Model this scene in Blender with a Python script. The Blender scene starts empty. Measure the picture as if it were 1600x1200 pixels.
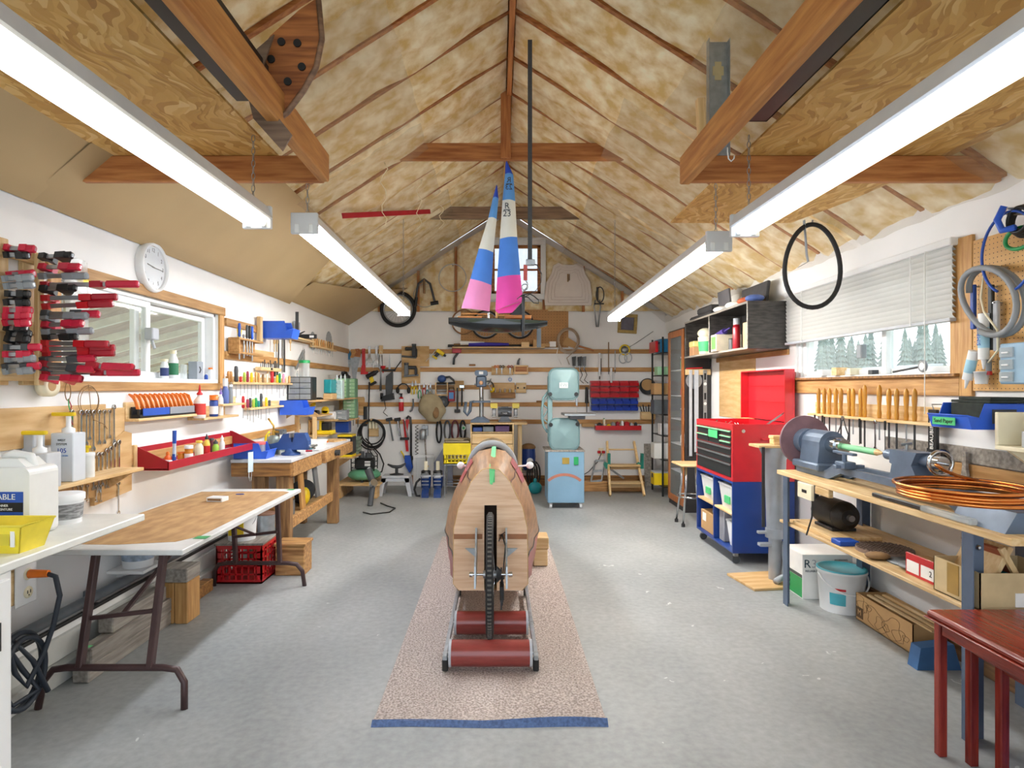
import bpy, math, random
from mathutils import Vector, Matrix, noise as mnoise
random.seed(7)
# ------------------------------------------------------------ camera, world, exposure
FPX, VX, VY, EYE = 957.0, 778.0, 605.0, 1.54      # focal length and vanishing point in 1600x1200 pixels, eye height in metres
scene = bpy.context.scene
COL = scene.collection
cam_d = bpy.data.cameras.new('camera'); cam = bpy.data.objects.new('camera', cam_d); COL.objects.link(cam)
cam.location = (0, 0, EYE); cam.rotation_euler = (math.radians(90), 0, 0)
cam_d.sensor_width = 36; cam_d.lens = FPX/1600*36
cam_d.shift_x = (800-VX)/1600; cam_d.shift_y = (VY-600)/1600
cam_d.clip_start = .05; cam_d.clip_end = 300
scene.camera = cam
world = bpy.data.worlds.new('overcast sky'); scene.world = world; world.use_nodes = True
_bg = world.node_tree.nodes['Background']; _bg.inputs[0].default_value = (.80, .90, 1, 1); _bg.inputs[1].default_value = 1.5
vs = scene.view_settings
vs.view_transform = 'Standard'; vs.look = 'None'; vs.gamma = 1; vs.use_curve_mapping = False; vs.exposure = 0.75
TUBE = 27.0                                        # emission of the fluorescent tubes
# ------------------------------------------------------------ room measures (metres)
YB, XL, XR, YF = 9.6, -2.34, 2.62, -1.6            # back wall, left wall, right wall, open front
RX, RZ, SL = .10, 4.24, .64                        # ridge x, ridge height, roof slope
HW = 2.66
def roofz(x): return RZ - SL*abs(x-RX)
# pixel to place: each takes its distance from the surface touched
def LW(px, py, d=0): y = FPX*(XL+d)/(px-VX); return y, EYE+(VY-py)*y/FPX          # left wall (y, z)
def RW(px, py, d=0): y = FPX*(XR-d)/(px-VX); return y, EYE+(VY-py)*y/FPX          # right wall
def BW(px, py, d=0): y = YB-d; return (px-VX)*y/FPX, EYE+(VY-py)*y/FPX            # back wall (x, z)
def FL(px, py): k = (py-VY)/EYE; return (px-VX)/k, FPX/k                         # floor (x, y)
def HZ(px, py, z): k = (VY-py)/(z-EYE); return (px-VX)/k, FPX/k                  # level surface at height z
def DP(px, py, y): return (px-VX)*y/FPX, EYE+(VY-py)*y/FPX                        # at distance y (x, z)
# ------------------------------------------------------------ materials
def S(h):
    h = h.lstrip('#'); c = [int(h[i:i+2], 16)/255 for i in (0, 2, 4)]
    return tuple(x/12.92 if x <= .04045 else ((x+.055)/1.055)**2.4 for x in c)
_M = {}
def mat(name, col, rough=.5, metal=0, var=.10, scale=9, stretch=(1, 1, 1), bump=0, col2=None, alpha=1, emit=0, coat=0, detail=4, trans=0, rnd=.0):
    if name in _M: return _M[name]
    if isinstance(col, str): col = S(col)
    m = bpy.data.materials.new(name); m.use_nodes = True; nt = m.node_tree; N = nt.nodes; L = nt.links
    b = N['Principled BSDF']; b.inputs['Roughness'].default_value = rough; b.inputs['Metallic'].default_value = metal
    if coat: b.inputs['Coat Weight'].default_value = coat
    if trans: b.inputs['Transmission Weight'].default_value = trans
    if alpha < 1: b.inputs['Alpha'].default_value = alpha
    tc = N.new('ShaderNodeTexCoord'); mp = N.new('ShaderNodeMapping'); L.new(tc.outputs['Object'], mp.inputs[0]); mp.inputs['Scale'].default_value = stretch
    oi = N.new('ShaderNodeObjectInfo'); L.new(oi.outputs['Random'], mp.inputs['Location'])
    nz = N.new('ShaderNodeTexNoise'); nz.inputs['Scale'].default_value = scale; nz.inputs['Detail'].default_value = detail
    L.new(mp.outputs[0], nz.inputs['Vector'])
    cr = N.new('ShaderNodeValToRGB'); L.new(nz.outputs['Fac'], cr.inputs[0])
    c1 = tuple(max(0, x*(1-var)) for x in col); c2 = tuple(min(1, x*(1+var)) for x in col)
    if col2 is not None: c1, c2 = (S(col2) if isinstance(col2, str) else col2), col
    cr.color_ramp.elements[0].position = .35; cr.color_ramp.elements[1].position = .66
    cr.color_ramp.elements[0].color = (*c1, 1); cr.color_ramp.elements[1].color = (*c2, 1)
    out = cr.outputs[0]
    if rnd:
        hs = N.new('ShaderNodeHueSaturation'); mr = N.new('ShaderNodeMapRange'); mr.inputs['To Min'].default_value = 1-rnd; mr.inputs['To Max'].default_value = 1+rnd
        L.new(oi.outputs['Random'], mr.inputs[0]); L.new(mr.outputs[0], hs.inputs['Value']); L.new(out, hs.inputs['Color']); out = hs.outputs[0]
    L.new(out, b.inputs['Base Color'])
    if bump:
        bp = N.new('ShaderNodeBump'); bp.inputs['Strength'].default_value = bump; bp.inputs['Distance'].default_value = .02
        L.new(nz.outputs['Fac'], bp.inputs['Height']); L.new(bp.outputs[0], b.inputs['Normal'])
    if emit: b.inputs['Emission Color'].default_value = (*col, 1); b.inputs['Emission Strength'].default_value = emit
    _M[name] = m; return m
def wood(name, col, dark, axis='x', rough=.55, rnd=.14, scale=3.0):
    st = {'x': (1.2, 14, 14), 'y': (14, 1.2, 14), 'z': (14, 14, 1.2)}[axis]
    return mat(name, col, rough, 0, 0, scale, st, .15, dark, detail=6, rnd=rnd)
def osb_mat():
    m = mat('osb board', '#d3a45a', .6); nt = m.node_tree; N, L = nt.nodes, nt.links; b = N['Principled BSDF']
    tc = N['Texture Coordinate']
    nz = N.new('ShaderNodeTexNoise'); nz.inputs['Scale'].default_value = 3; L.new(tc.outputs['Object'], nz.inputs['Vector'])
    mx = N.new('ShaderNodeVectorMath'); mx.operation = 'MULTIPLY_ADD'; L.new(nz.outputs['Color'], mx.inputs[0]); mx.inputs[1].default_value = (.35, .35, .35); L.new(tc.outputs['Object'], mx.inputs[2])
    mp = N.new('ShaderNodeMapping'); mp.inputs['Scale'].default_value = (44, 12, 12); mp.inputs['Rotation'].default_value = (0, 0, .5); L.new(mx.outputs[0], mp.inputs[0])
    vo = N.new('ShaderNodeTexVoronoi'); vo.inputs['Scale'].default_value = 1; L.new(mp.outputs[0], vo.inputs['Vector'])
    cr = N.new('ShaderNodeValToRGB'); L.new(vo.outputs['Color'], cr.inputs[0])
    for p, c in ((0, '#a9793a'), (.3, '#c2944c'), (.65, '#d4a960'), (1, '#e6c88c')):
        e = cr.color_ramp.elements.new(p) if 0 < p < 1 else cr.color_ramp.elements[0 if p == 0 else -1]
        e.color = (*S(c), 1)
    L.new(cr.outputs[0], b.inputs['Base Color'])
    bp = N.new('ShaderNodeBump'); bp.inputs['Strength'].default_value = .4; bp.inputs['Distance'].default_value = .01; L.new(vo.outputs['Distance'], bp.inputs['Height']); L.new(bp.outputs[0], b.inputs['Normal'])
    return m
def concrete_mat():
    m = mat('concrete floor', '#a9acac', .48, 0, 0, 1.1, (1, .6, 1), 0, '#8e9293', detail=8); nt = m.node_tree; N, L = nt.nodes, nt.links; b = N['Principled BSDF']
    tc = N['Texture Coordinate']; base = b.inputs['Base Color'].links[0].from_socket
    n2 = N.new('ShaderNodeTexNoise'); n2.inputs['Scale'].default_value = 26; n2.inputs['Detail'].default_value = 6; L.new(tc.outputs['Object'], n2.inputs['Vector'])
    mr = N.new('ShaderNodeMapRange'); mr.inputs['From Min'].default_value = .3; mr.inputs['From Max'].default_value = .7; mr.inputs['To Min'].default_value = .86; mr.inputs['To Max'].default_value = 1.08; L.new(n2.outputs['Fac'], mr.inputs[0])
    mu = N.new('ShaderNodeMix'); mu.data_type = 'RGBA'; mu.blend_type = 'MULTIPLY'; mu.inputs[0].default_value = 1; L.new(base, mu.inputs[6]); L.new(mr.outputs[0], mu.inputs[7])
    # small paint splashes with shapes of their own
    vo = N.new('ShaderNodeTexVoronoi'); vo.inputs['Scale'].default_value = 5; vo.inputs['Randomness'].default_value = 1
    n3 = N.new('ShaderNodeTexNoise'); n3.inputs['Scale'].default_value = 9; L.new(tc.outputs['Object'], n3.inputs['Vector'])
    ad = N.new('ShaderNodeVectorMath'); ad.operation = 'MULTIPLY_ADD'; L.new(n3.outputs['Color'], ad.inputs[0]); ad.inputs[1].default_value = (.3, .3, 0); L.new(tc.outputs['Object'], ad.inputs[2]); L.new(ad.outputs[0], vo.inputs['Vector'])
    ls = N.new('ShaderNodeMath'); ls.operation = 'LESS_THAN'; ls.inputs[1].default_value = .06; L.new(vo.outputs['Distance'], ls.inputs[0])
    m2 = N.new('ShaderNodeMix'); m2.data_type = 'RGBA'; L.new(ls.outputs[0], m2.inputs[0]); L.new(mu.outputs[2], m2.inputs[6]); m2.inputs[7].default_value = (*S('#c9cdca'), 1)
    L.new(m2.outputs[2], b.inputs['Base Color'])
    bp = N.new('ShaderNodeBump'); bp.inputs['Strength'].default_value = .08; L.new(n2.outputs['Fac'], bp.inputs['Height']); L.new(bp.outputs[0], b.inputs['Normal'])
    return m
def carpet_mat():
    m = mat('carpet', '#d9cdc7', .95, 0, 0, 95, (1, 1, 1), .5, '#94867f', detail=2)
    return m
WHITE = mat('white wall paint', '#f1f1f1', .6, 0, .03, 2)
WPLAS = mat('white plastic', '#eceef0', .35, 0, .03)
VINYL = mat('window vinyl', '#eef0f1', .35, 0, .02)
PX_ = wood('pine x', '#d9ab6c', '#b98345', 'x'); PY_ = wood('pine y', '#d9ab6c', '#b98345', 'y'); PZ_ = wood('pine z', '#d9ab6c', '#b98345', 'z')
FIRX = wood('fir x', '#bd7f47', '#96572b', 'x'); FIRY = wood('fir y', '#bd7f47', '#96572b', 'y'); FIRZ = wood('fir z', '#bd7f47', '#96572b', 'z')
RAIL_X = wood('rail wood x', '#c39760', '#a2743f', 'x'); RAIL_Y = wood('rail wood y', '#c39760', '#a2743f', 'y')
PALEX = wood('pale wood x', '#e5c99a', '#cfa972', 'x'); PALEY = wood('pale wood y', '#e5c99a', '#cfa972', 'y'); PALEZ = wood('pale wood z', '#e5c99a', '#cfa972', 'z')
GREYW = wood('weathered wood', '#a39c93', '#77706a', 'y')
ROUGHW = wood('rough timber', '#c79a62', '#8a5f35', 'x')
BROWNW = wood('brown bench wood', '#a9793f', '#6f4a28', 'x')
PLY = mat('plywood', '#d6b483', .6, 0, 0, 4, (1, 6, 6), .05, '#c29a63', detail=5, rnd=.06)
DARKW = mat('black ash veneer', '#3a3634', .35, 0, 0, 5, (2, 2, 12), .05, '#1e1c1b')
OSB = osb_mat(); CONC = concrete_mat(); CARPET = carpet_mat()
INSUL = mat('fibreglass insulation', '#fbf0d2', .95, 0, 0, 8, (1, 1, 1), 1.0, '#d8b878', detail=8, rnd=.07)
FILM = mat('clear plastic film', '#cdbfa6', .2, 0, .1, 6, (1, 1, 1), .6, alpha=.22)
CARD = mat('brown hardboard', '#b29a72', .6, 0, .06, 1.2, (.3, 1, 1))
CARTON = mat('cardboard', '#bf9867', .8, 0, .06, 6)
STEEL = mat('steel', '#a5a8ab', .32, .85, .08, 20); CHROME = mat('chrome', '#c9cccf', .16, 1, .03); GALV = mat('galvanised steel', '#a9b0b6', .38, .7, .12, 25)
IRON = mat('grey iron', '#70757a', .5, .4, .1); DSTEEL = mat('dark steel', '#4b4d50', .4, .7, .1)
BLACK = mat('black plastic', '#1d1e20', .42, 0, .1); RUBBER = mat('black rubber', '#232325', .7, 0, .1); DGREY = mat('dark grey plastic', '#45484c', .5, 0, .08); GREY = mat('grey plastic', '#8d9297', .5, 0, .06); LGREY = mat('light grey plastic', '#b9bdc4', .5, 0, .05)
RED = mat('red paint', '#c41c25', .3, 0, .06, coat=.3); DRED = mat('dark red plastic', '#a8172a', .4, 0, .1); CLAMPR = mat('clamp red', '#c8203f', .4, 0, .1)
BLUE = mat('bin blue', '#2f63d8', .35, 0, .06); NAVY = mat('navy paint', '#123a86', .38, 0, .12, 3, coat=.2); SKYB = mat('light blue', '#5a9be0', .5, 0, .05); VISEB = mat('vise blue', '#33538f', .4, .1, .1)
YEL = mat('yellow plastic', '#f0cf1f', .4, 0, .05); ORANGE = mat('orange plastic', '#ee7a1f', .4, 0, .06); GREEN = mat('green plastic', '#1f9a56', .4, 0, .06); LIME = mat('lime tape', '#6fd58c', .5, 0, .04); TEAL = mat('teal plastic', '#1b8c93', .4, 0, .06)
CREAM = mat('cream plastic', '#ece3c6', .45, 0, .04); CLEAR = mat('clear plastic', '#e3ecee', .12, 0, .03, alpha=.42); GLASS = mat('window glass', '#eef6f8', .03, 0, 0, alpha=.12); PAPER = mat('paper', '#f1f1ee', .8, 0, .03); LEATH = mat('brown leather', '#8a6a45', .7, 0, .15); COPPER = mat('copper', '#d98a4a', .25, 1, .08); BRASS = mat('brass', '#c7a453', .3, 1, .08); TAN = mat('tan canvas', '#a89a7c', .9, 0, .12); PINK = mat('pale pink', '#e6a0c0', .6)
INK = mat('black ink', '#151517', .6); INKB = mat('blue ink', '#1d4fb0', .5); GLUEW = mat('glue white', '#f3efe6', .4, 0, .03); MAHOG = wood('mahogany y', '#8f3322', '#6b2016', 'y', .25); MAHZ = wood('mahogany z', '#8c2f22', '#651c15', 'z', .25)
# ------------------------------------------------------------ mesh building
class MB:
    def __init__(s): s.v = []; s.f = []; s.s = []
    def add(s, vs, fs, sm=False, T=None):
        o = len(s.v)
        s.v += [tuple(T @ Vector(p)) for p in vs] if T is not None else [tuple(p) for p in vs]
        s.f += [[i+o for i in f] for f in fs]; s.s += [sm]*len(fs); return s
    def bx(s, x0, x1, y0, y1, z0, z1, bev=None, T=None):
        if x0 > x1: x0, x1 = x1, x0
        if y0 > y1: y0, y1 = y1, y0
        if z0 > z1: z0, z1 = z1, z0
        m = min(x1-x0, y1-y0, z1-z0); b = min(m*.14, .006) if bev is None else min(bev, m*.45)
        if b < 1e-5:
            vs = [(x, y, z) for z in (z0, z1) for y in (y0, y1) for x in (x0, x1)]
            return s.add(vs, [(0, 2, 3, 1), (4, 5, 7, 6), (0, 1, 5, 4), (2, 6, 7, 3), (0, 4, 6, 2), (1, 3, 7, 5)], False, T)
        vs = []; X = (x0, x1); Y = (y0, y1); Z = (z0, z1)
        for k in (0, 1):
            for j in (0, 1):
                for i in (0, 1):
                    dx = b if i == 0 else -b; dy = b if j == 0 else -b; dz = b if k == 0 else -b
                    vs += [(X[i], Y[j]+dy, Z[k]+dz), (X[i]+dx, Y[j], Z[k]+dz), (X[i]+dx, Y[j]+dy, Z[k])]
        c = lambda i, j, k, a: ((k*2+j)*2+i)*3+a
        fs = []
        for e in (0, 1):
            q = [c(e, 0, 0, 0), c(e, 0, 1, 0), c(e, 1, 1, 0), c(e, 1, 0, 0)]; fs.append(q if e == 0 else q[::-1])
            q = [c(0, e, 0, 1), c(1, e, 0, 1), c(1, e, 1, 1), c(0, e, 1, 1)]; fs.append(q if e == 0 else q[::-1])
            q = [c(0, 0, e, 2), c(0, 1, e, 2), c(1, 1, e, 2), c(1, 0, e, 2)]; fs.append(q if e == 0 else q[::-1])
        for a in (0, 1):
            for d in (0, 1):
                q = [c(0, a, d, 1), c(1, a, d, 1), c(1, a, d, 2), c(0, a, d, 2)]; fs.append(q if a ^ d else q[::-1])
                q = [c(a, 0, d, 0), c(a, 1, d, 0), c(a, 1, d, 2), c(a, 0, d, 2)]; fs.append(q if not (a ^ d) else q[::-1])
                q = [c(a, d, 0, 0), c(a, d, 1, 0), c(a, d, 1, 1), c(a, d, 0, 1)]; fs.append(q if a ^ d else q[::-1])
        for i in (0, 1):
            for j in (0, 1):
                for k in (0, 1):
                    q = [c(i, j, k, 0), c(i, j, k, 1), c(i, j, k, 2)]; fs.append(q if (i+j+k) % 2 == 1 else q[::-1])
        return s.add(vs, fs, False, T)
    def box(s, c, d, bev=None, T=None): return s.bx(c[0]-d[0]/2, c[0]+d[0]/2, c[1]-d[1]/2, c[1]+d[1]/2, c[2]-d[2]/2, c[2]+d[2]/2, bev, T)
    def bar(s, p0, p1, w, h, up=(0, 0, 1), bev=None):
        p0 = Vector(p0); p1 = Vector(p1); d = p1-p0; L = d.length; x = d.normalized(); u = Vector(up)
        if abs(x.dot(u)) > .98: u = Vector((0, 1, 0))
        y = u.cross(x).normalized(); z = x.cross(y)
        T = Matrix((x, y, z)).transposed().to_4x4(); T.translation = p0
        return s.bx(0, L, -w/2, w/2, -h/2, h/2, bev, T)
    def ring(s, c, ax, r, n, ph=0):
        ax = Vector(ax).normalized(); u = Vector((0, 0, 1)) if abs(ax.z) < .9 else Vector((1, 0, 0))
        a = u.cross(ax).normalized(); b = ax.cross(a)
        return [tuple(Vector(c)+a*(r*math.cos(ph+2*math.pi*i/n))+b*(r*math.sin(ph+2*math.pi*i/n))) for i in range(n)]
    def cyl(s, p0, p1, r0, r1=None, n=14, caps=True, sm=True):
        r1 = r0 if r1 is None else r1; d = Vector(p1)-Vector(p0)
        vs = s.ring(p0, d, r0, n)+s.ring(p1, d, r1, n)
        s.add(vs, [(i, (i+1) % n, n+(i+1) % n, n+i) for i in range(n)], sm)
        if caps: s.add(s.ring(p0, d, r0, n)[::-1]+s.ring(p1, d, r1, n), [list(range(n)), list(range(n, 2*n))], False)
        return s
    def tube(s, pts, r, n=8, closed=False, sm=True):
        pts = [Vector(p) for p in pts]; m = len(pts); rs = r if isinstance(r, (list, tuple)) else [r]*m
        vs = []; prev = None
        for i, p in enumerate(pts):
            if closed: t = pts[(i+1) % m]-pts[i-1]
            else: t = pts[min(i+1, m-1)]-pts[max(i-1, 0)]
            if t.length < 1e-9: t = Vector((0, 0, 1))
            t.normalize()
            if prev is None:
                u = Vector((0, 0, 1)) if abs(t.z) < .9 else Vector((1, 0, 0)); a = u.cross(t).normalized()
            else:
                a = prev-t*prev.dot(t); a = a.normalized() if a.length > 1e-6 else Vector((1, 0, 0))
            prev = a; b = t.cross(a)
            vs += [p+a*(rs[i]*math.cos(2*math.pi*j/n))+b*(rs[i]*math.sin(2*math.pi*j/n)) for j in range(n)]
        fs = []
        for i in range(m if closed else m-1):
            k = (i+1) % m
            fs += [(i*n+j, i*n+(j+1) % n, k*n+(j+1) % n, k*n+j) for j in range(n)]
        if not closed: fs += [list(range(n))[::-1], list(range((m-1)*n, m*n))]
        return s.add(vs, fs, sm)
    def lathe(s, prof, c=(0, 0, 0), n=20, ax='z', sm=True, sc=(1, 1), nocap=False):
        vs = []
        for r, h in prof:
            for i in range(n):
                a = 2*math.pi*i/n; u, w = r*math.cos(a)*sc[0], r*math.sin(a)*sc[1]
                p = {'z': (u, w, h), 'y': (u, h, w), 'x': (h, u, w)}[ax]
                vs.append((p[0]+c[0], p[1]+c[1], p[2]+c[2]))
        fl = ax == 'y'
        fs = []
        for k in range(len(prof)-1):
            for i in range(n):
                q = (k*n+i, k*n+(i+1) % n, (k+1)*n+(i+1) % n, (k+1)*n+i); fs.append(q[::-1] if fl else q)
        s.add(vs, fs, sm)
        if prof[0] == prof[-1] or nocap: return s
        if prof[0][0] > 1e-4: s.add(vs[:n], [list(range(n)) if fl else list(range(n))[::-1]])
        if prof[-1][0] > 1e-4: s.add(vs[-n:], [list(range(n))[::-1] if fl else list(range(n))])
        return s
    def prism(s, poly, d0, d1, pl='xz', sm=False, T=None):
        n = len(poly)
        f = {'xz': lambda u, w, d: (u, d, w), 'xy': lambda u, w, d: (u, w, d), 'yz': lambda u, w, d: (d, u, w)}[pl]
        ar = sum(poly[i][0]*poly[(i+1) % n][1]-poly[(i+1) % n][0]*poly[i][1] for i in range(n))
        if (ar < 0) ^ (pl == 'xz'): poly = poly[::-1]
        if d0 > d1: d0, d1 = d1, d0
        vs = [f(u, w, d0) for u, w in poly]+[f(u, w, d1) for u, w in poly]
        s.add(vs, [(i, (i+1) % n, n+(i+1) % n, n+i) for i in range(n)], sm, T)
        return s.add(vs, [list(range(n))[::-1], list(range(n, 2*n))], False, T)
    def sph(s, c, r, n=14, m=8, sc=(1, 1, 1)):
        prof = [(math.sin(math.pi*i/m)*r+1e-5, -math.cos(math.pi*i/m)*r) for i in range(m+1)]
        q = MB().lathe(prof, (0, 0, 0), n); return s.add([(c[0]+x*sc[0], c[1]+y*sc[1], c[2]+z*sc[2]) for x, y, z in q.v], q.f, True)
    def torus(s, c, R, r, ax='y', n=32, m=8, sq=1.0):
        pts = []
        for i in range(n):
            a = 2*math.pi*i/n; u, w = R*math.cos(a), R*math.sin(a)*sq
            p = {'z': (u, w, 0), 'y': (u, 0, w), 'x': (0, u, w)}[ax]; pts.append((c[0]+p[0], c[1]+p[1], c[2]+p[2]))
        return s.tube(pts, r, m, True)
    def grid(s, f, nu, nv, sm=True, flip=False):
        vs = [f(i/nu, j/nv) for j in range(nv+1) for i in range(nu+1)]; w = nu+1
        fs = [(j*w+i, j*w+i+1, (j+1)*w+i+1, (j+1)*w+i) for j in range(nv) for i in range(nu)]
        return s.add(vs, [q[::-1] for q in fs] if flip else fs, sm)
    def open_box(s, x0, x1, y0, y1, z0, z1, t=.003, taper=0):
        s.bx(x0+taper, x1-taper, y0+taper, y1-taper, z0, z0+t, 0)
        for (a, b, c, d) in ((x0, y0, x1, y0), (x1, y0, x1, y1), (x1, y1, x0, y1), (x0, y1, x0, y0)):
            cx, cy = (x0+x1)/2, (y0+y1)/2
            def sh(p, q, k): return (p+(taper if p < cx else -taper)*k, q+(taper if q < cy else -taper)*k)
            o0 = sh(a, b, 1); o1 = sh(c, d, 1); nx, ny = (d-b), (a-c); l = math.hypot(nx, ny); nx, ny = -nx/l*t, -ny/l*t
            vs = [(o0[0], o0[1], z0), (o1[0], o1[1], z0), (c, d, z1), (a, b, z1)]
            vs2 = [(p[0]+nx, p[1]+ny, p[2]) for p in vs]
            s.add(vs+vs2, [(0, 1, 2, 3), (7, 6, 5, 4), (3, 2, 6, 7), (0, 4, 5, 1), (0, 3, 7, 4), (1, 5, 6, 2)])
        return s
    def move(s, T): s.v = [tuple(T @ Vector(p)) for p in s.v]; return s
def Rz(a): return Matrix.Rotation(a, 4, 'Z')
def Ry(a): return Matrix.Rotation(a, 4, 'Y')
def Rx(a): return Matrix.Rotation(a, 4, 'X')
def Tr(x, y, z): return Matrix.Translation((x, y, z))
def mesh(name, mb, m):
    me = bpy.data.meshes.new(name); me.from_pydata(mb.v, [], mb.f)
    me.polygons.foreach_set('use_smooth', mb.s); me.materials.append(m); me.update(); return me
def tag(o, label=None, cat=None, group=None, kind=None):
    if label: o['label'] = label
    if cat: o['category'] = cat
    if group: o['group'] = group
    if kind: o['kind'] = kind
    return o
def thing(name, label, cat, loc=(0, 0, 0), rz=0, group=None):
    o = bpy.data.objects.new(name, None); COL.objects.link(o); o.location = loc; o.rotation_euler = (0, 0, rz); o.empty_display_size = .05
    return tag(o, label, cat, group)
def P(name, mb, m, parent, world=False, label=None, loc=None):
    """a part; world=True when mb is in world coordinates and the parent is an unrotated thing"""
    if world:
        q = parent; off = Vector((0, 0, 0))
        while q is not None: off += q.location; q = q.parent
        mb.v = [tuple(Vector(p)-off) for p in mb.v]
    me = mb if isinstance(mb, bpy.types.Mesh) else mesh(name, mb, m)
    o = bpy.data.objects.new(name, me); COL.objects.link(o); o.parent = parent
    if loc: o.location = loc
    if label: o['label'] = label
    return o
def one(name, mb, m, label, cat, loc=(0, 0, 0), rz=0, group=None, world=False, kind=None):
    if world: mb.v = [tuple(Vector(p)-Vector(loc)) for p in mb.v]
    me = mb if isinstance(mb, bpy.types.Mesh) else mesh(name, mb, m)
    o = bpy.data.objects.new(name, me); COL.objects.link(o); o.location = loc; o.rotation_euler = (0, 0, rz)
    return tag(o, label, cat, group, kind)
def struct(name, mb, m, parent=None):
    o = bpy.data.objects.new(name, mb if isinstance(mb, bpy.types.Mesh) else mesh(name, mb, m)); COL.objects.link(o)
    if parent: o.parent = parent
    else: o['kind'] = 'structure'
    return o
def dup(root, loc, rz=None, label=None, scale=None):
    def cp(o, par):
        c = o.copy(); COL.objects.link(c); c.parent = par
        for ch in o.children: cp(ch, c)
        return c
    r = cp(root, None); r.location = loc
    if rz is not None: r.rotation_euler = (0, 0, rz) if not isinstance(rz, tuple) else rz
    if label: r['label'] = label
    if scale: r.scale = scale
    return r
def text(name, s, size, m, parent, T, ext=.0008, align='CENTER', sx=1.0):
    """flat lettering: local x right, local y up on the face given by matrix T"""
    cu = bpy.data.curves.new(name, 'FONT'); cu.body = s; cu.size = size; cu.align_x = align; cu.align_y = 'CENTER'; cu.extrude = ext; cu.resolution_u = 3
    o = bpy.data.objects.new(name, cu); COL.objects.link(o)
    dg = bpy.context.evaluated_depsgraph_get(); me = bpy.data.meshes.new_from_object(o.evaluated_get(dg)); bpy.data.objects.remove(o); bpy.data.curves.remove(cu)
    me.transform(T @ Matrix.Diagonal((sx, 1, 1, 1))); me.materials.clear(); me.materials.append(m)
    q = bpy.data.objects.new(name, me); COL.objects.link(q); q.parent = parent; return q
FACE_CAM = Rx(math.radians(90))                          # text facing -y
def face(x, y, z): return Tr(x, y, z) @ FACE_CAM          # text on a front face (normal -y)
ORD = ['first', 'second', 'third', 'fourth', 'fifth', 'sixth', 'seventh', 'eighth', 'ninth', 'tenth', 'eleventh', 'twelfth', 'thirteenth', 'fourteenth', 'fifteenth', 'sixteenth', 'seventeenth', 'eighteenth', 'nineteenth', 'twentieth', 'twenty-first', 'twenty-second', 'twenty-third', 'twenty-fourth', 'twenty-fifth', 'twenty-sixth', 'twenty-seventh', 'twenty-eighth']
RL, RR = math.radians(90), math.radians(-90)              # local frames of things on the left and right wall: x right, -y out of the wall
def Lloc(px, py, d=0): y, z = LW(px, py, d); return (XL+d, y, z)
def Rloc(px, py, d=0): y, z = RW(px, py, d); return (XR-d, y, z)
def Bloc(px, py, d=0): x, z = BW(px, py, d); return (x, YB-d, z)
def arc(cx, cz, r, a0, a1, n=10): return [(cx+r*math.cos(math.radians(a0+(a1-a0)*i/n)), cz+r*math.sin(math.radians(a0+(a1-a0)*i/n))) for i in range(n+1)]
def rrect(x0, x1, z0, z1, r, n=4):
    return arc(x1-r, z1-r, r, 0, 90, n)+arc(x0+r, z1-r, r, 90, 180, n)+arc(x0+r, z0+r, r, 180, 270, n)+arc(x1-r, z0+r, r, 270, 360, n)
# ============================================================ SETTING
fl = struct('floor', MB().bx(XL-.1, XR+.1, YF, YB+.1, -.1, 0, 0), CONC)
def wall_holed(name, axis, a0, a1, t0, t1, z1, holes):
    """slab between t0..t1 with one window hole (h0,h1,z0,z1), along y"""
    h0, h1, hz0, hz1 = holes; mb = MB()
    for (p, q, r, s) in ((a0, h0, 0, z1), (h1, a1, 0, z1), (h0, h1, 0, hz0), (h0, h1, hz1, z1)): mb.bx(t0, t1, p, q, r, s, 0)
    return struct(name, mb, WHITE)
WLH = (3.26, 5.12, 1.572, 2.15); WRH = (3.53, 5.38, 1.60, 2.32)
wl = wall_holed('wall_left', 'y', YF, YB+.12, XL-.14, XL, HW, WLH)
wr = wall_holed('wall_right', 'y', YF, YB+.12, XR, XR+.14, HW, WRH)
# back wall: painted lower part, gable around a small window
GX0, GX1, GZ0, GZ1 = -.10, .67, 3.0, 3.77
mb = MB().bx(XL, XR, YB, YB+.12, 0, 2.72, 0)
def rz_(x): return roofz(x)+.1
mb.prism([(XL-.1, 2.72), (GX0, 2.72), (GX0, rz_(GX0)), (XL-.1, rz_(XL-.1))], YB+.06, YB+.12)
mb.prism([(GX1, 2.72), (XR+.1, 2.72), (XR+.1, rz_(XR+.1)), (GX1, rz_(GX1))], YB+.06, YB+.12)
mb.prism([(GX0, 2.72), (GX1, 2.72), (GX1, GZ0), (GX0, GZ0)], YB+.06, YB+.12)
mb.prism([(GX0, GZ1), (GX1, GZ1), (GX1, rz_(GX1)), (RX, rz_(RX)), (GX0, rz_(GX0))], YB+.06, YB+.12)
wb = struct('wall_back', mb, WHITE)
def bumpy(seed, amp, sc=3.0):
    return lambda x, y, z: amp*mnoise.noise(Vector((x*sc+seed*7.3, y*sc+seed*1.7, z*sc)))
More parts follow.
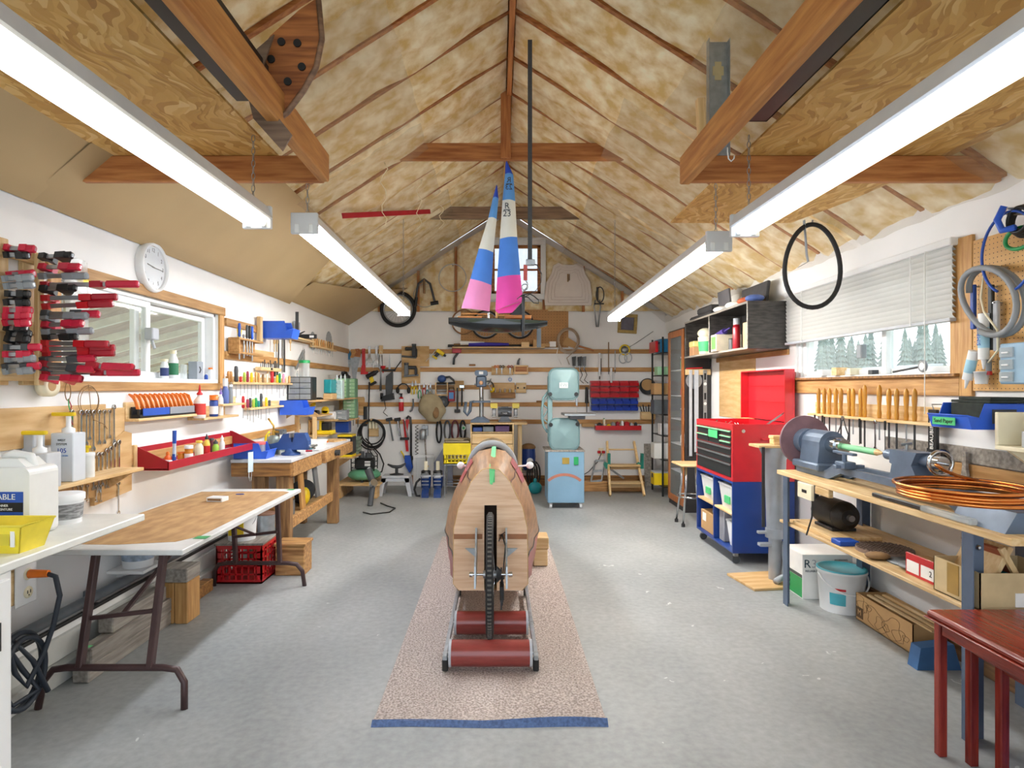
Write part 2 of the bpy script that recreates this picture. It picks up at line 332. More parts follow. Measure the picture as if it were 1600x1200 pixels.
# gable insulation and studs
studs = [-1.86, -1.25, -.66, -.16, .72, 1.34, 1.95]
for sx in studs: struct('stud', MB().bx(sx-.02, sx+.02, YB-.005, YB+.055, 2.72, roofz(sx)-.01, 0), FIRZ, wb)
edges = [XL]+studs+[XR]
for i in range(len(edges)-1):
    a, b = edges[i]+.018, edges[i+1]-.018
    if b-a < .05 or i == 4: continue
    nz = bumpy(i, .05, 3)
    def f(u, v):
        x = a+(b-a)*u; z = 2.73+(roofz(x)-2.75)*v if roofz(x) > 2.77 else 2.73+.02*v
        e = min(u, 1-u)*6; return (x, YB+.02-.05*min(1, e)+nz(x, z, 0)*min(1, e), z)
    struct('insulation_batt', MB().grid(f, 8, 14), INSUL, wb)
struct('insulation_batt', MB().grid(lambda u, v: (GX0-.04+.84*u, YB+.03-.03*math.sin(math.pi*u), 2.73+.15*v), 8, 4), INSUL, wb)
struct('insulation_batt', MB().grid(lambda u, v: (GX0-.04+.84*u, YB+.03-.03*math.sin(math.pi*u), GZ1+.1+max(0, roofz(GX0-.04+.84*u)-GZ1-.12)*v), 8, 6), INSUL, wb)
# gable window
w3 = struct('window_3', MB().bx(GX0-.08, GX1+.08, YB-.035, YB, GZ1, GZ1+.08).bx(GX0-.08, GX1+.08, YB-.05, YB, GZ0-.09, GZ0).bx(GX0-.08, GX0, YB-.03, YB, GZ0, GZ1).bx(GX1, GX1+.08, YB-.03, YB, GZ0, GZ1).bx(GX0-.11, GX1+.11, YB-.045, YB, GZ1+.08, GZ1+.11), VINYL)
struct('window_frame', MB().bx(GX0, GX0+.05, YB+.01, YB+.05, GZ0, GZ1).bx(GX1-.05, GX1, YB+.01, YB+.05, GZ0, GZ1).bx(GX0+.3, GX0+.34, YB+.01, YB+.05, GZ0, GZ1).bx(GX0, GX1, YB+.01, YB+.05, GZ0, GZ0+.05).bx(GX0, GX1, YB+.01, YB+.05, GZ1-.05, GZ1).bx(GX0, GX1, YB+.012, YB+.048, 3.37, 3.40), FIRX, w3)
FROST = mat('frosted glass', '#dfeaf6', .35, 0, .12, 14, (1, 1, .5), .4, alpha=.4)
for a, b in ((GX0+.05, GX0+.3), (GX0+.34, GX1-.05)):
    for c, d in ((GZ0+.05, 3.37), (3.40, GZ1-.05)): struct('pane', MB().bx(a, b, YB+.025, YB+.032, c, d, 0), FROST, w3)
# roof: decks, rafters, batts
RAFT = [5.0+.61*i for i in range(-9, 8)]
for side, nm in ((-1, 'ceiling_left'), (1, 'ceiling_right')):
    xe = (XL-.35) if side < 0 else (XR+.35)
    deck = struct(nm, MB().prism([(RX, RZ+.14), (xe, roofz(xe)+.14), (xe, roofz(xe)+.18), (RX, RZ+.18)], YF-.2, YB+.15), PLY)
    xw = XL if side < 0 else XR
    rm = mesh('rafter', MB().prism([(RX, RZ), (xw, roofz(xw)), (xw, roofz(xw)+.14), (RX, RZ+.14)], -.019, .019), FIRX)
    for ry in RAFT:
        if ry < -1.2: continue
        o = struct('rafter', rm, None, deck); o.location = (0, ry, 0)
    for i in range(len(RAFT)-1):
        y0, y1 = RAFT[i]+.02, RAFT[i+1]-.02
        if y1 < -.5: continue
        sd = i*3+side*50
        def f(u, v):
            x = RX+(xw-RX)*(.012+.988*u); e = min(v, 1-v); g = min(1, e*9)
            n1 = mnoise.noise(Vector((x*1.1+sd, v*2, sd*1.3))); n2 = mnoise.noise(Vector((x*4+sd, v*5, sd)))
            ed = .034*mnoise.noise(Vector((x*3+sd, 5.2 if v < .5 else 9.1, sd)))+.012
            y = y0+(y1-y0)*v
            if e < .01: y += -ed if v < .5 else ed
            return (x, y, roofz(x)+.035-g*(.062+.05*n1)-.03*n2*g)
        struct('insulation_batt', MB().grid(f, 26, 9, flip=side < 0), INSUL, deck)
struct('trim_1', MB().bx(RX-.02, RX+.02, YF, YB+.06, RZ-.11, RZ+.14, 0), FIRY)     # ridge board
# collar ties with king post
for n, (ty, h) in enumerate(((5.50, 3.65), (7.60, 3.70))):
    hw = (RZ-h+.05)/SL
    t = struct('trim_%d' % (n+2), MB().prism([(RX-hw-.1, h-.075), (RX+hw+.1, h-.075), (RX+hw-.1, h+.075), (RX-hw+.1, h+.075)], ty-.02, ty+.02), FIRX if n == 0 else wood('grey fir', '#9a8068', '#6f5947', 'x'))
    if n == 0: struct('king_post', MB().bx(RX-.075, RX+.015, ty-.06, ty-.021, h-.07, RZ-.03), FIRZ, t)
# loft joists and headers, 2.36 .. 2.46 m
J0, J1, JY = 2.61, 2.745, 3.20
for n, (a, b, hx, lab) in enumerate(((XL, -.91, -.91, 'l'), (.99, XR, .99, 'r'))):
    for k, y in enumerate((JY, 1.6, 0.0, -1.2)):
        struct('trim_%d' % (4+n*6+k), MB().bx(a, b, y-.02, y+.02, J0, J1), FIRX)
    struct('trim_%d' % (8+n*6), MB().bx(hx-.02 if n == 0 else hx-.035, hx+.035 if n == 0 else hx+.02, YF, JY+(-.02 if n == 0 else .021), J0-.006, J1+.004), wood('header fir y', '#c98f50', '#a76a35', 'y'))
# osb decks resting on the joists: separate sheets
def osb(name, poly, label, z=J1+.001):
    one(name, MB().prism(poly, 0, .012, 'xy'), OSB, label, 'board', (0, 0, z))
osb('osb_board', [(-2.28, YF), (-1.15, YF), (-1.15, 1.595), (-2.28, 1.595)], 'oriented strand board sheet on the left loft nearest the open door')
osb('osb_board', [(-2.28, 1.6), (-1.15, 1.6), (-1.15, JY+.02), (-2.28, JY+.02)], 'oriented strand board sheet on the left loft joists above the long lamp')
osb('osb_board', [(1.27, YF), (2.4, YF), (2.4, 1.595), (1.27, 1.595)], 'oriented strand board sheet on the right loft nearest the open door')
osb('osb_board', [(1.27, 1.6), (2.4, 1.6), (2.36, 3.3), (2.27, 4.0), (2.15, 4.5), (1.27, 4.5)], 'oriented strand board sheet overhanging the right loft joist toward the back')
STRIPR = mat('red edge', '#a8452c', .6)
# hardboard panels along the left slope
for (y0, y1, z0, x1, lab) in ((-1.0, 3.06, 2.465, -1.75, 'brown hardboard panel over the wall top near the bow clamp rack'), (3.02, 6.5, 2.47, -1.62, 'large brown hardboard ceiling panel above the clock')):
    skew = .35 if y1 > 5 else 0
    def f(u, v):
        x = XL+.01+(x1-XL)*v; y = y0+(y1-y0)*u+skew*(1-v)*u
        return (x, y, min(z0+(roofz(x1)-.06-z0)*v, roofz(x)-.03)-.06*math.sin(math.pi*v)*math.sin(math.pi*u)*.6)
    q = MB().grid(f, 14, 8); w = MB(); w.add(q.v, q.f, True); w.add([(p[0], p[1], p[2]+.006) for p in q.v], [g[::-1] for g in q.f], True)
    one('hardboard_panel', w, CARD, lab, 'panel', (0, 0, 0))
def f(u, v):
    y = 6.75+(YB-.03-6.75)*u; x = XL+.01+(.30+.62*u)*v
    return (x, y, min(2.50+.0*u+.63*(x-XL), roofz(x)-.04)-.05*math.sin(math.pi*u)*v)
q = MB().grid(f, 12, 5); w = MB(); w.add(q.v, q.f, True); w.add([(p[0], p[1], p[2]+.006) for p in q.v], [g[::-1] for g in q.f], True)
one('hardboard_panel', w, mat('tan hardboard', '#b39a70', .6, 0, .05, 1), 'sagging tan hardboard panel in the back left ceiling corner', 'panel')
# clear plastic vapour barrier: wrinkled film under the lower slopes
def film(side, y0, y1, xa, xb, seed, label, off=.075):
    def f(u, v):
        x = xa+(xb-xa)*v; y = y0+(y1-y0)*u+.05*mnoise.noise(Vector((v*4, seed, 0)))
        w = .030*mnoise.noise(Vector((x*6, y*2.2, seed)))+.014*mnoise.noise(Vector((x*14+y*9, y*6, seed+4)))
        return (x, y, roofz(x)-off-w-.03*math.sin(math.pi*u*3)**2*(1-v))
    one('plastic_sheet', MB().grid(f, 40, 22), FILM, label, 'plastic sheet')
film(1, -.6, 4.4, 1.15, XR-.01, 2.2, 'clear plastic vapour barrier above the right loft')
film(1, 4.45, 6.4, .92, XR-.01, 5.1, 'wrinkled clear plastic sheet on the right roof slope above the window')
film(1, 6.45, YB-.05, .98, XR-.01, 8.8, 'clear plastic sheet on the right roof slope at the back corner')
film(-1, 3.3, 4.9, -.62, -1.55, 3.7, 'clear plastic sheet on the left slope beside the far left lamp')
film(-1, 4.93, 6.7, -.62, -1.62, 6.3, 'torn clear plastic sheet sagging above the left bench', .11)
film(-1, 6.74, YB-.08, -.55, -1.75, 9.3, 'crumpled clear plastic sheet on the left slope near the back wall', .10)
# loose red-edged strip, cords and torn film pieces in the left slope
one('red_strip', MB().bar((-1.42, 5.6, roofz(-1.42)-.16), (-.78, 7.0, roofz(-.78)-.13), .02, .05), DRED, 'long thin red strip tucked into the plastic on the left slope', 'strip')
for n, (px, py, yy, ln) in enumerate(((600, 300, 5.2, .45), (655, 290, 6.0, .40), (690, 330, 6.9, .25))):
    x, z = DP(px, py, yy); zt = roofz(x)-.1
    pts = [(x+.03*math.sin(i*1.7+n), yy+.02*math.cos(i), zt-(ln+.1)*i/9) for i in range(10)]
    one('string', MB().tube([(p[0]-x, p[1]-yy, p[2]-zt) for p in pts], .004, 5), CREAM, 'loose cream string hanging from the left slope, %s from the joist' % ORD[n], 'string', (x, yy, zt))
# baseboard boards
struct('baseboard_back', MB().bx(XL+.9, XR-.3, YB-.03, YB, 0, .16), BROWNW)
struct('baseboard_left', MB().bx(XL, XL+.03, 1.0, 6.9, .10, .22).bx(XL, XL+.08, 1.0, 6.9, 0, .10), mat('white ledge paint', '#cfd0cc', .6, 0, .1, 5))
struct('baseboard_right', MB().bx(XR-.03, XR, 1.0, 5.2, 0, .14), wood('dark base wood', '#8a6744', '#5f4530', 'y'))
# ------------------------------------------------------------ left sliding window
y0, y1, z0, z1 = WLH
w1 = struct('window_1', MB().bx(XL-.14, XL-.02, y0, y0+.035, z0, z1).bx(XL-.14, XL-.02, y1-.035, y1, z0, z1).bx(XL-.14, XL-.0, y0, y1, z0, z0+.03).bx(XL-.14, XL-.02, y0, y1, z1-.03, z1), VINYL)
def sash(yc0, yc1, x, par):
    s = struct('window_frame', MB().bx(x-.02, x+.02, yc0, yc0+.05, z0+.03, z1-.03).bx(x-.02, x+.02, yc1-.05, yc1, z0+.03, z1-.03).bx(x-.02, x+.02, yc0+.05, yc1-.05, z0+.03, z0+.075).bx(x-.02, x+.02, yc0+.05, yc1-.05, z1-.075, z1-.03), VINYL, par)
    struct('pane', MB().bx(x-.003, x+.003, yc0+.05, yc1-.05, z0+.075, z1-.075, 0), GLASS, s)
sash(y0+.035, 4.18, XL-.05, w1); sash(4.10, y1-.035, XL-.11, w1)
struct('window_latch', MB().bx(XL-.03, XL+.03, 4.10, 4.18, 1.86, 1.94).cyl((XL, 4.14, 1.86), (XL+.02, 4.14, 1.80), .01), LGREY, w1)
for nm, g in (('trim_20', (y0-.10, y1+.10, z1-.005, z1+.065)), ('trim_21', (y0-.10, y1+.10, z0-.055, z0))):
    struct(nm, MB().bx(XL, XL+.02, *g), RAIL_Y)
struct('trim_22', MB().bx(XL, XL+.018, y1, y1+.08, z0, z1-.005), PZ_)
struct('trim_23', MB().bx(XL, XL+.018, y0-.08, y0, z0, z1-.005), PZ_)
# right window
y0, y1, z0, z1 = WRH
w2 = struct('window_2', MB().bx(XR+.02, XR+.14, y0, y0+.04, z0, z1).bx(XR+.02, XR+.14, y1-.04, y1, z0, z1).bx(XR, XR+.14, y0, y1, z0, z0+.03).bx(XR+.02, XR+.14, y0, y1, z1-.03, z1), VINYL)
for a, b, x in ((y0+.04, 4.28, XR+.10), (4.20, y1-.04, XR+.06)):
    s = struct('window_frame', MB().bx(x-.02, x+.02, a, a+.05, z0+.03, z1-.03).bx(x-.02, x+.02, b-.05, b, z0+.03, z1-.03).bx(x-.02, x+.02, a+.05, b-.05, z0+.03, z0+.07).bx(x-.02, x+.02, a+.05, b-.05, z1-.07, z1-.03), VINYL, w2)
    struct('pane', MB().bx(x-.003, x+.003, a+.05, b-.05, z0+.07, z1-.07, 0), GLASS, s)
struct('window_latch', MB().bx(XR+.0, XR+.045, 4.42, 4.48, 1.75, 1.85), GREY, w2)
struct('trim_24', MB().bx(XR-.022, XR, y0-.08, y1+.1, z0-.11, z0), RAIL_Y)
struct('trim_25', MB().bx(XR-.05, XR, y0-.08, y1+.1, z0, z0+.018), BROWNW)
struct('trim_26', MB().bx(XR-.02, XR, 3.36, 3.525, 1.49, 2.38), PZ_)
# blind
bl = thing('venetian_blind', 'white aluminium venetian blind half lowered over the right window', 'blind', (XR-.06, 4.47, 1.92))
P('head_rail', MB().bx(XR-.065, XR-.015, 3.46, 5.48, 2.345, 2.39), VINYL, bl, True)
sm = MB().add([(-.025, -1.0, .004), (.0, -1.0, -.004), (.025, -1.0, .004), (-.025, 1.0, .004), (0, 1.0, -.004), (.025, 1.0, .004)], [(0, 1, 4, 3), (1, 2, 5, 4)], True)
sm.v = [tuple(Ry(math.radians(58)) @ Vector(p)) for p in sm.v]
sme = mesh('slat', sm, mat('blind slat', '#d6d6d2', .4, 0, .02))
for i in range(13): P('slat', sme, None, bl, loc=(.02, 0, .03+i*.0325))
P('bottom_rail', MB().bx(XR-.06, XR-.02, 3.47, 5.47, 1.915, 1.935), LGREY, bl, True)
for yy in (3.79, 5.15): P('ladder_cord', MB().cyl((XR-.068, yy, 1.92), (XR-.068, yy, 2.35), .003, n=5), PAPER, bl, True)
P('lift_cord', MB().cyl((XR-.07, 3.66, 1.38), (XR-.07, 3.66, 2.35), .003, n=5), PAPER, bl, True)
# ------------------------------------------------------------ outdoors
struct('ground', MB().bx(XR+.2, 120, -60, 160, -.3, -.25, 0).bx(-60, XL-.2, -60, 160, -.3, -.25, 0), mat('dry grass', '#b9b98a', .9, 0, 0, .6, (1, 1, 1), 0, '#8fa06a'))
lt = struct('lean_to_roof', MB().prism([(XL-.16, 2.50), (XL-3.4, 1.62), (XL-3.4, 1.66), (XL-.16, 2.54)], 1.0, 10.5), mat('lean-to boards', '#c9a68b', .8, 0, 0, 6, (1, 6, 1), 0, '#a3836b'))
for i in range(15):
    y = 1.4+i*.62; struct('rafter', MB().prism([(XL-.16, 2.43), (XL-3.4, 1.55), (XL-3.4, 1.62), (XL-.16, 2.50)], y-.02, y+.02), mat('pale rafters', '#f0e8d8', .8), lt)
for i in range(4): struct('post', MB().bx(XL-3.35, XL-3.26, 2.2+i*2.4, 2.3+i*2.4, -.25, 1.6), GREYW, lt)
LEAF = mat('hazed needles', '#8b9a92', .9, 0, .3, 6)  # distance haze is mixed into this pale foliage colour
BARK = mat('bark', '#6b5a4b', .9, 0, .2)
rnd = random.Random(3)
for i in range(28):
    h = 9+rnd.random()*6
    t = thing('conifer', '%s conifer from the left beyond the field outside the right window' % ORD[i], 'tree', (47+i*1.35, 104+rnd.random()*9, -.25), group='trees beyond the field')
    P('trunk', MB().cyl((0, 0, 0), (0, 0, h), .2, .05, 8), BARK, t)
    m2 = MB()
    for k in range(12):
        zz = h*(.12+.84*k/12); r = (1-k/12.6)*2.0+.2
        vs = [(r*(1 if j % 2 == 0 else .7)*(.85+.3*rnd.random())*math.cos(math.pi*j/12), r*(1 if j % 2 == 0 else .7)*math.sin(math.pi*j/12), zz-.3*(j % 2 == 0)) for j in range(24)]+[(0, 0, zz+h*.13)]
        m2.add(vs, [(j, (j+1) % 24, 24) for j in range(24)])
    P('foliage', m2, LEAF, t)
sh = thing('garden_shed', 'grey open timber shed outside the right window', 'shed', (6.75, 12.6, -.25))
P('wall', MB().bx(-.9, .9, -.04, .04, 0, 1.9).bx(-.9, -.82, -1.6, 0, 0, 1.9), GREYW, sh); P('roof', MB().prism([(-1.1, 1.95), (1.1, 2.15), (1.1, 2.21), (-1.1, 2.01)], -1.8, .25), LGREY, sh)
# ============================================================ LAMPS
TUBEM = mat('fluorescent tube', '#f2f8ff', .3, 0, 0, emit=TUBE); TUBEW = mat('warm fluorescent tube', '#fff4dc', .3, 0, 0, emit=TUBE*.9)
TUBEN = mat('cool near tube', '#e4f1ff', .3, 0, 0, emit=5); TUBEC = mat('cream near tube', '#fff3d8', .3, 0, 0, emit=3.6)
TUBEF = mat('boosted far tube', '#fbf7ef', .3, 0, 0, emit=TUBE*4.0); TUBEL = mat('left far tube', '#fbfaf6', .3, 0, 0, emit=TUBE*1.45)  # far segments given extra emission to brighten the back of the room
TUBEO = mat('dim fluorescent tube', '#f4efe9', .3, 0, 0, emit=TUBE*.1)
LAMPW = mat('lamp enamel', '#d4d6da', .35, 0, .04)
def lamp(label, p0, p1, tubes, chain_top):
    """strip lamp from near end p0 to far end p1 (x,y,z of the tube axis level)"""
    x0, y0, z0 = p0; x1, y1, z1 = p1
    t = thing('fluorescent_lamp', label, 'ceiling lamp', ((x0+x1)/2, (y0+y1)/2, z0))
    def X(y): return x0+(x1-x0)*(y-y0)/(y1-y0)
    h = MB()
    n = 1
    prof = [(-.065, .015), (-.075, .02), (-.055, .075), (.055, .075), (.075, .02), (.065, .015), (.03, .035), (-.03, .035)]
    vs = [(X(y)+u, y, z0+(z1-z0)*(y-y0)/(y1-y0)+w) for y in (y0, y1) for u, w in prof]; m = len(prof)
    h.add(vs, [(i, (i+1) % m, m+(i+1) % m, m+i) for i in range(m)]+[list(range(m))[::-1], list(range(m, 2*m))])
    P('housing', h, LAMPW, t, True)
    for y, z in ((y0, z0), (y1, z1)):
        P('end_plate', MB().bx(X(y)-.07, X(y)+.07, y-.012, y+.012, z-.03, z+.08), LAMPW, t, True)
        for s in (-1, 1): P('socket', MB().bx(X(y)+s*.036-.012, X(y)+s*.036+.012, y-.016 if y == y0 else y-.03, y+.03 if y == y0 else y+.016, z-.025, z+.02), WPLAS, t, True)
    for s, m_ in zip((-1, 1), tubes):
        ym = y0+(y1-y0)*(.66 if y1-y0 > 3 else 1); zm = z0+(z1-z0)*(ym-y0)/(y1-y0)      # the long lamps hold an eight foot and a four foot tube, the latter made brighter to lift the back wall
        P('tube', MB().cyl((X(y0)+s*.036, y0+.03, z0), (X(ym)+s*.036, ym-(.03 if ym == y1 else 0), zm), .019, n=14), m_, t, True)
        if ym < y1: P('tube', MB().cyl((X(ym)+s*.036, ym+.002, zm), (X(y1)+s*.036, y1-.03, z1), .019, n=14), TUBEF if x0 > 0 else TUBEL, t, True)
    for y, z in ((y0+.05, z0), (y1-.05, z1)):
        top = chain_top(X(y), y); c = MB(); nl = max(2, int((top-z-.07)/.03))
        for i in range(nl):
            zz = z+.075+(top-z-.075)*(i+.5)/nl; c.torus((X(y), y, zz), .008, .002, 'x' if i % 2 else 'y', 8, 4, (top-z-.07)/nl/.016*1.15)
        P('chain', c, STEEL, t, True)
lamp('long twin tube lamp under the left loft, near end at the open door', (-1.19, .5, 2.34), (-1.17, 2.98, 2.34), (TUBEN, TUBEC), lambda x, y: J1)
lamp('long twin tube lamp along the left side, hanging from the left joist end', (-1.01, 3.2, 2.37), (-1.05, 6.85, 2.365), (TUBEM, TUBEM), lambda x, y: J0+.01 if y < 3.4 else roofz(x)-.1)
lamp('long twin tube lamp under the right loft, near end at the open door', (1.22, .5, 2.30), (1.20, 2.98, 2.30), (TUBEN, TUBEC), lambda x, y: J0+.01 if False else J1)
lamp('long twin tube lamp along the right side, past the strand board', (1.19, 3.3, 2.30), (1.29, 6.8, 2.30), (TUBEW, TUBEM), lambda x, y: J1+.0 if y < 4 else roofz(x)-.1)
# ============================================================ RUNNER, ROLLERS, STREAMLINER
def f(u, v):
    x = -.572+1.07*u; y = 2.80+3.5*v
    return (x, y, .006+.004*mnoise.noise(Vector((x*2, y*2, 1)))+max(0, .012*(1-v*40)))
q = MB().grid(f, 12, 40); edge = MB(); edge.add(q.v, q.f, True)
rn = thing('carpet_runner', 'speckled grey brown carpet runner under the wooden streamliner', 'carpet', (-.04, 4.5, 0))
P('pile', edge, CARPET, rn, True)
P('backing_edge', MB().grid(lambda u, v: (-.575+1.076*u, 2.80-.03*v+.006*math.sin(u*9), .019*(1-v)+.012*max(0, math.sin(u*5-2.4))*(1-v)+.001), 24, 3, flip=True), mat('blue backing', '#4f6691', .8, 0, .25, 70), rn, True, 'blue woven underside curling up at the front')
rl = thing('bicycle_rollers', 'bicycle training rollers with two brown drums under the streamliner wheel', 'rollers', (-.045, 3.55, 0))
DRUM = mat('brown drum', '#8d3b37', .28, 0, .14, 6, (1, 6, 6), coat=.4)
for ry in (3.33, 3.76):
    d = P('drum', MB().cyl((-.255, ry, .095), (.175, ry, .095), .069, n=28), DRUM, rl, True)
    for s in (-.258, .178): P('drum_cap', MB().cyl((s-.007, ry, .095), (s+.007, ry, .095), .071, n=28), LGREY, d, True)
    P('axle', MB().cyl((-.30, ry, .095), (.22, ry, .095), .007, n=8), STEEL, rl, True)
for s in (-.285, .205): P('side_rail', MB().bx(s-.012, s+.012, 3.28, 4.55, .075, .10), GALV, rl, True)
for s in (-.285, .205):
    for ry in (3.31, 4.0, 4.5): P('foot', MB().bx(s-.016, s+.016, ry-.02, ry+.02, .012, .075), BLACK, rl, True)
# streamliner body
SX = -.045
st = thing('streamliner', 'wooden streamliner recumbent bicycle with flat plywood tail standing on rollers', 'vehicle', (SX, 4.6, .0))
secs = {  # y: list of (half width, z) bottom to top
 3.75: [(.19, .30), (.225, .34), (.225, .50), (.222, .68), (.195, .80), (.155, .88), (.12, .955), (.085, 1.0), (.05, 1.035), (.0, 1.045)],
 4.10: [(.22, .25), (.275, .31), (.285, .50), (.275, .66), (.24, .78), (.195, .87), (.155, .95), (.115, 1.01), (.07, 1.05), (.0, 1.065)],
 4.70: [(.23, .18), (.33, .28), (.355, .46), (.335, .60), (.29, .74), (.24, .84), (.19, .94), (.15, 1.0), (.10, 1.05), (.0, 1.07)],
 5.30: [(.22, .17), (.32, .28), (.345, .46), (.33, .60), (.29, .72), (.25, .80), (.21, .87), (.17, .92), (.11, .96), (.0, .975)],
 6.10: [(.16, .18), (.23, .28), (.25, .42), (.24, .52), (.21, .60), (.18, .66), (.14, .71), (.10, .74), (.06, .76), (.0, .765)],
 6.75: [(.03, .26), (.05, .30), (.06, .38), (.06, .44), (.05, .48), (.04, .51), (.03, .53), (.02, .54), (.01, .545), (.0, .55)]}
ys = sorted(secs)
def prof(y):
    for a, b in zip(ys, ys[1:]):
        if y <= b: t = (y-a)/(b-a); t = t*t*(3-2*t); return [(p[0]*(1-t)+q[0]*t, p[1]*(1-t)+q[1]*t) for p, q in zip(secs[a], secs[b])]
YS = [3.75+(6.75-3.75)*i/24 for i in range(25)]
STRIPW = wood('cedar strip', '#b58a63', '#8d6848', 'y', .35, 0)
REDP = mat('streamliner red', '#b04247', .4, 0, .05, coat=.3)
def shell(i0, i1, yr, sides=(-1, 1), grow=0.0):
    m = MB()
    for s in sides:
        vs = []
        for y in yr:
            p = prof(y)
            for i in range(i0, i1+1): vs.append((SX+s*(p[i][0]+grow), y, p[i][1]))
        w = i1-i0+1
        fs = [(j*w+i, j*w+i+1, (j+1)*w+i+1, (j+1)*w+i) for j in range(len(yr)-1) for i in range(w-1)]
        m.add(vs, fs if s < 0 else [g[::-1] for g in fs], True)
    return m
P('body_shell', shell(2, 9, YS), STRIPW, st, True)
for s in (-1, 1): P('side_panel', shell(0, 2, YS, (s,)), REDP, st, True)
P('floor_panel', MB().add([(SX+s*prof(y)[0][0], y, prof(y)[0][1]) for y in YS for s in (-1, 1)], [(2*i, 2*i+2, 2*i+3, 2*i+1) for i in range(24)]), PLY, st, True)
for s in (-1, 1):
    P('cockpit_fairing', shell(5, 7, [4.35+.08*i for i in range(12)], (s,), .006), REDP, st, True)
    P('pinstripe', MB().tube([(SX+s*(prof(y)[6][0]+.004), y, prof(y)[6][1]) for y in [3.75+.06*i for i in range(22)]], .004, 5), mat('dark stripe', '#4a2226', .5), st, True)
    P('trim_line', MB().tube([(SX+s*(prof(y)[2][0]+.003), y, prof(y)[2][1]) for y in YS], .004, 5), BLACK, st, True)
# tail bulkhead with wheel slot
sec = secs[3.75]
BULK = mat('bulkhead plywood', '#f2cfae', .38, 0, 0, 3, (1.5, 10, 16), .03, '#e0b48e', coat=.25)
sl0, sl1 = .038, .82      # slot half width, slot top
zs = [p[1] for p in sec]
for s in (-1, 1):
    pts = [(SX+s*p[0], p[1]) for p in sec if p[1] < sl1+.0]+[(SX+s*.187, sl1), (SX+s*sl0, sl1), (SX+s*sl0, .30)]
    P('tail_bulkhead', MB().prism(pts, 3.735, 3.75), BULK, st, True)
pts = [(SX-.187, sl1)]+[(SX-p[0], p[1]) for p in sec if p[1] > sl1]+[(SX+p[0], p[1]) for p in reversed(sec[:-1]) if p[1] > sl1]+[(SX+.187, sl1)]
P('tail_bulkhead', MB().prism(pts, 3.735, 3.75), BULK, st, True)
P('wheel_well', MB().bx(SX-sl0-.01, SX-sl0, 3.75, 4.0, .30, sl1+.02, 0).bx(SX+sl0, SX+sl0+.01, 3.75, 4.0, .30, sl1+.02, 0).bx(SX-sl0, SX+sl0, 3.99, 4.0, .30, sl1+.02, 0).bx(SX-sl0, SX+sl0, 3.75, 4.0, sl1, sl1+.02, 0), wood('well wood', '#6b4a30', '#4a3020', 'z'), st, True)
for s in (-1, 1): P('bulkhead_edge', MB().tube([(SX+s*p[0], 3.742, p[1]) for p in sec], .006, 6), PLY, st, True)
P('lower_band', MB().bx(SX-.224, SX-.05, 3.728, 3.735, .615, .645, 0), mat('band wood', '#a0683f', .4), st, True)
P('lower_band', MB().bx(SX+.05, SX+.222, 3.728, 3.735, .615, .645, 0), mat('band wood', '#a0683f', .4), st, True)
P('tape_strip', MB().add([(SX-.004, 3.70, .955), (SX+.012, 3.70, .95), (SX+.028, 3.733, 1.035), (SX-.008, 3.733, 1.045), (SX+.03, 4.7, 1.085), (SX-.0, 4.7, 1.085)], [(0, 1, 2, 3), (3, 2, 4, 5)]).bx(SX-.006, SX+.026, 3.73, 3.736, .96, 1.04, 0), LIME, st, True, 'lime green tape strip')
# cockpit hoop, rear wheel
P('cockpit_hoop', MB().tube([(SX+.175*math.cos(math.radians(a)), 4.78, .90+.20*math.sin(math.radians(a))) for a in range(0, 181, 12)], .028, 8), mat('grey foam', '#8f9296', .7), st, True)
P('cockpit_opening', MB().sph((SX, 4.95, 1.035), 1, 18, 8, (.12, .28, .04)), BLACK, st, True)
P('windscreen', MB().grid(lambda u, v: (SX+.17*math.cos(math.pi*u)*(1-.3*v), 5.1+.35*v, .93+.19*math.sin(math.pi*u)*(1-.8*v)), 14, 5), CLEAR, st, True)
WY, WZ, WR = 3.55, .455, .352
wh = P('rear_wheel', MB().tube([(SX, WY+(WR-.022)*math.cos(2*math.pi*i/48), WZ+(WR-.022)*math.sin(2*math.pi*i/48)) for i in range(48)], .022, 10, True), RUBBER, st, True)
P('rim', MB().tube([(SX, WY+(WR-.05)*math.cos(2*math.pi*i/48), WZ+(WR-.05)*math.sin(2*math.pi*i/48)) for i in range(48)], .012, 8, True), STEEL, wh, True)
tr_ = MB()
for i in range(90):
    a = 2*math.pi*i/90; T = Tr(SX, WY, WZ) @ Rx(a) @ Tr(0, WR-.001, 0); tr_.bx(-.011, .011, -.003, .003, -.005, .005, 0, T)
P('tread', tr_, mat('tyre tread', '#5d5a56', .8), wh, True)
sp = MB()
for i in range(28):
    a = 2*math.pi*i/28; s = 1 if i % 2 else -1
    sp.cyl((SX+s*.028, WY+.02*math.cos(a+.6), WZ+.02*math.sin(a+.6)), (SX, WY+(WR-.05)*math.cos(a), WZ+(WR-.05)*math.sin(a)), .0013, n=4, caps=False)
P('spokes', sp, CHROME, wh, True); P('hub', MB().cyl((SX-.04, WY, WZ), (SX+.055, WY, WZ), .022), STEEL, wh, True)
for s, xx in ((-1, SX-.085), (1, SX+.095)):
    P('dropout_plate', MB().prism([(3.46, .40), (3.60, .40), (3.735, .50), (3.735, .68), (3.66, .70), (3.62, .62), (3.48, .52)], xx-.005, xx+.005, 'yz'), GALV, st, True)
    P('bracket', MB().prism([(xx, .56), (xx+s*.07, .56), (xx, .50)], 3.725, 3.735, 'xz'), STEEL, st, True)
P('axle', MB().cyl((SX-.115, WY, WZ), (SX+.125, WY, WZ), .008).cyl((SX-.12, WY, WZ), (SX-.10, WY, WZ), .015, n=6).cyl((SX+.108, WY, WZ), (SX+.128, WY, WZ), .015, n=6), CHROME, st, True)
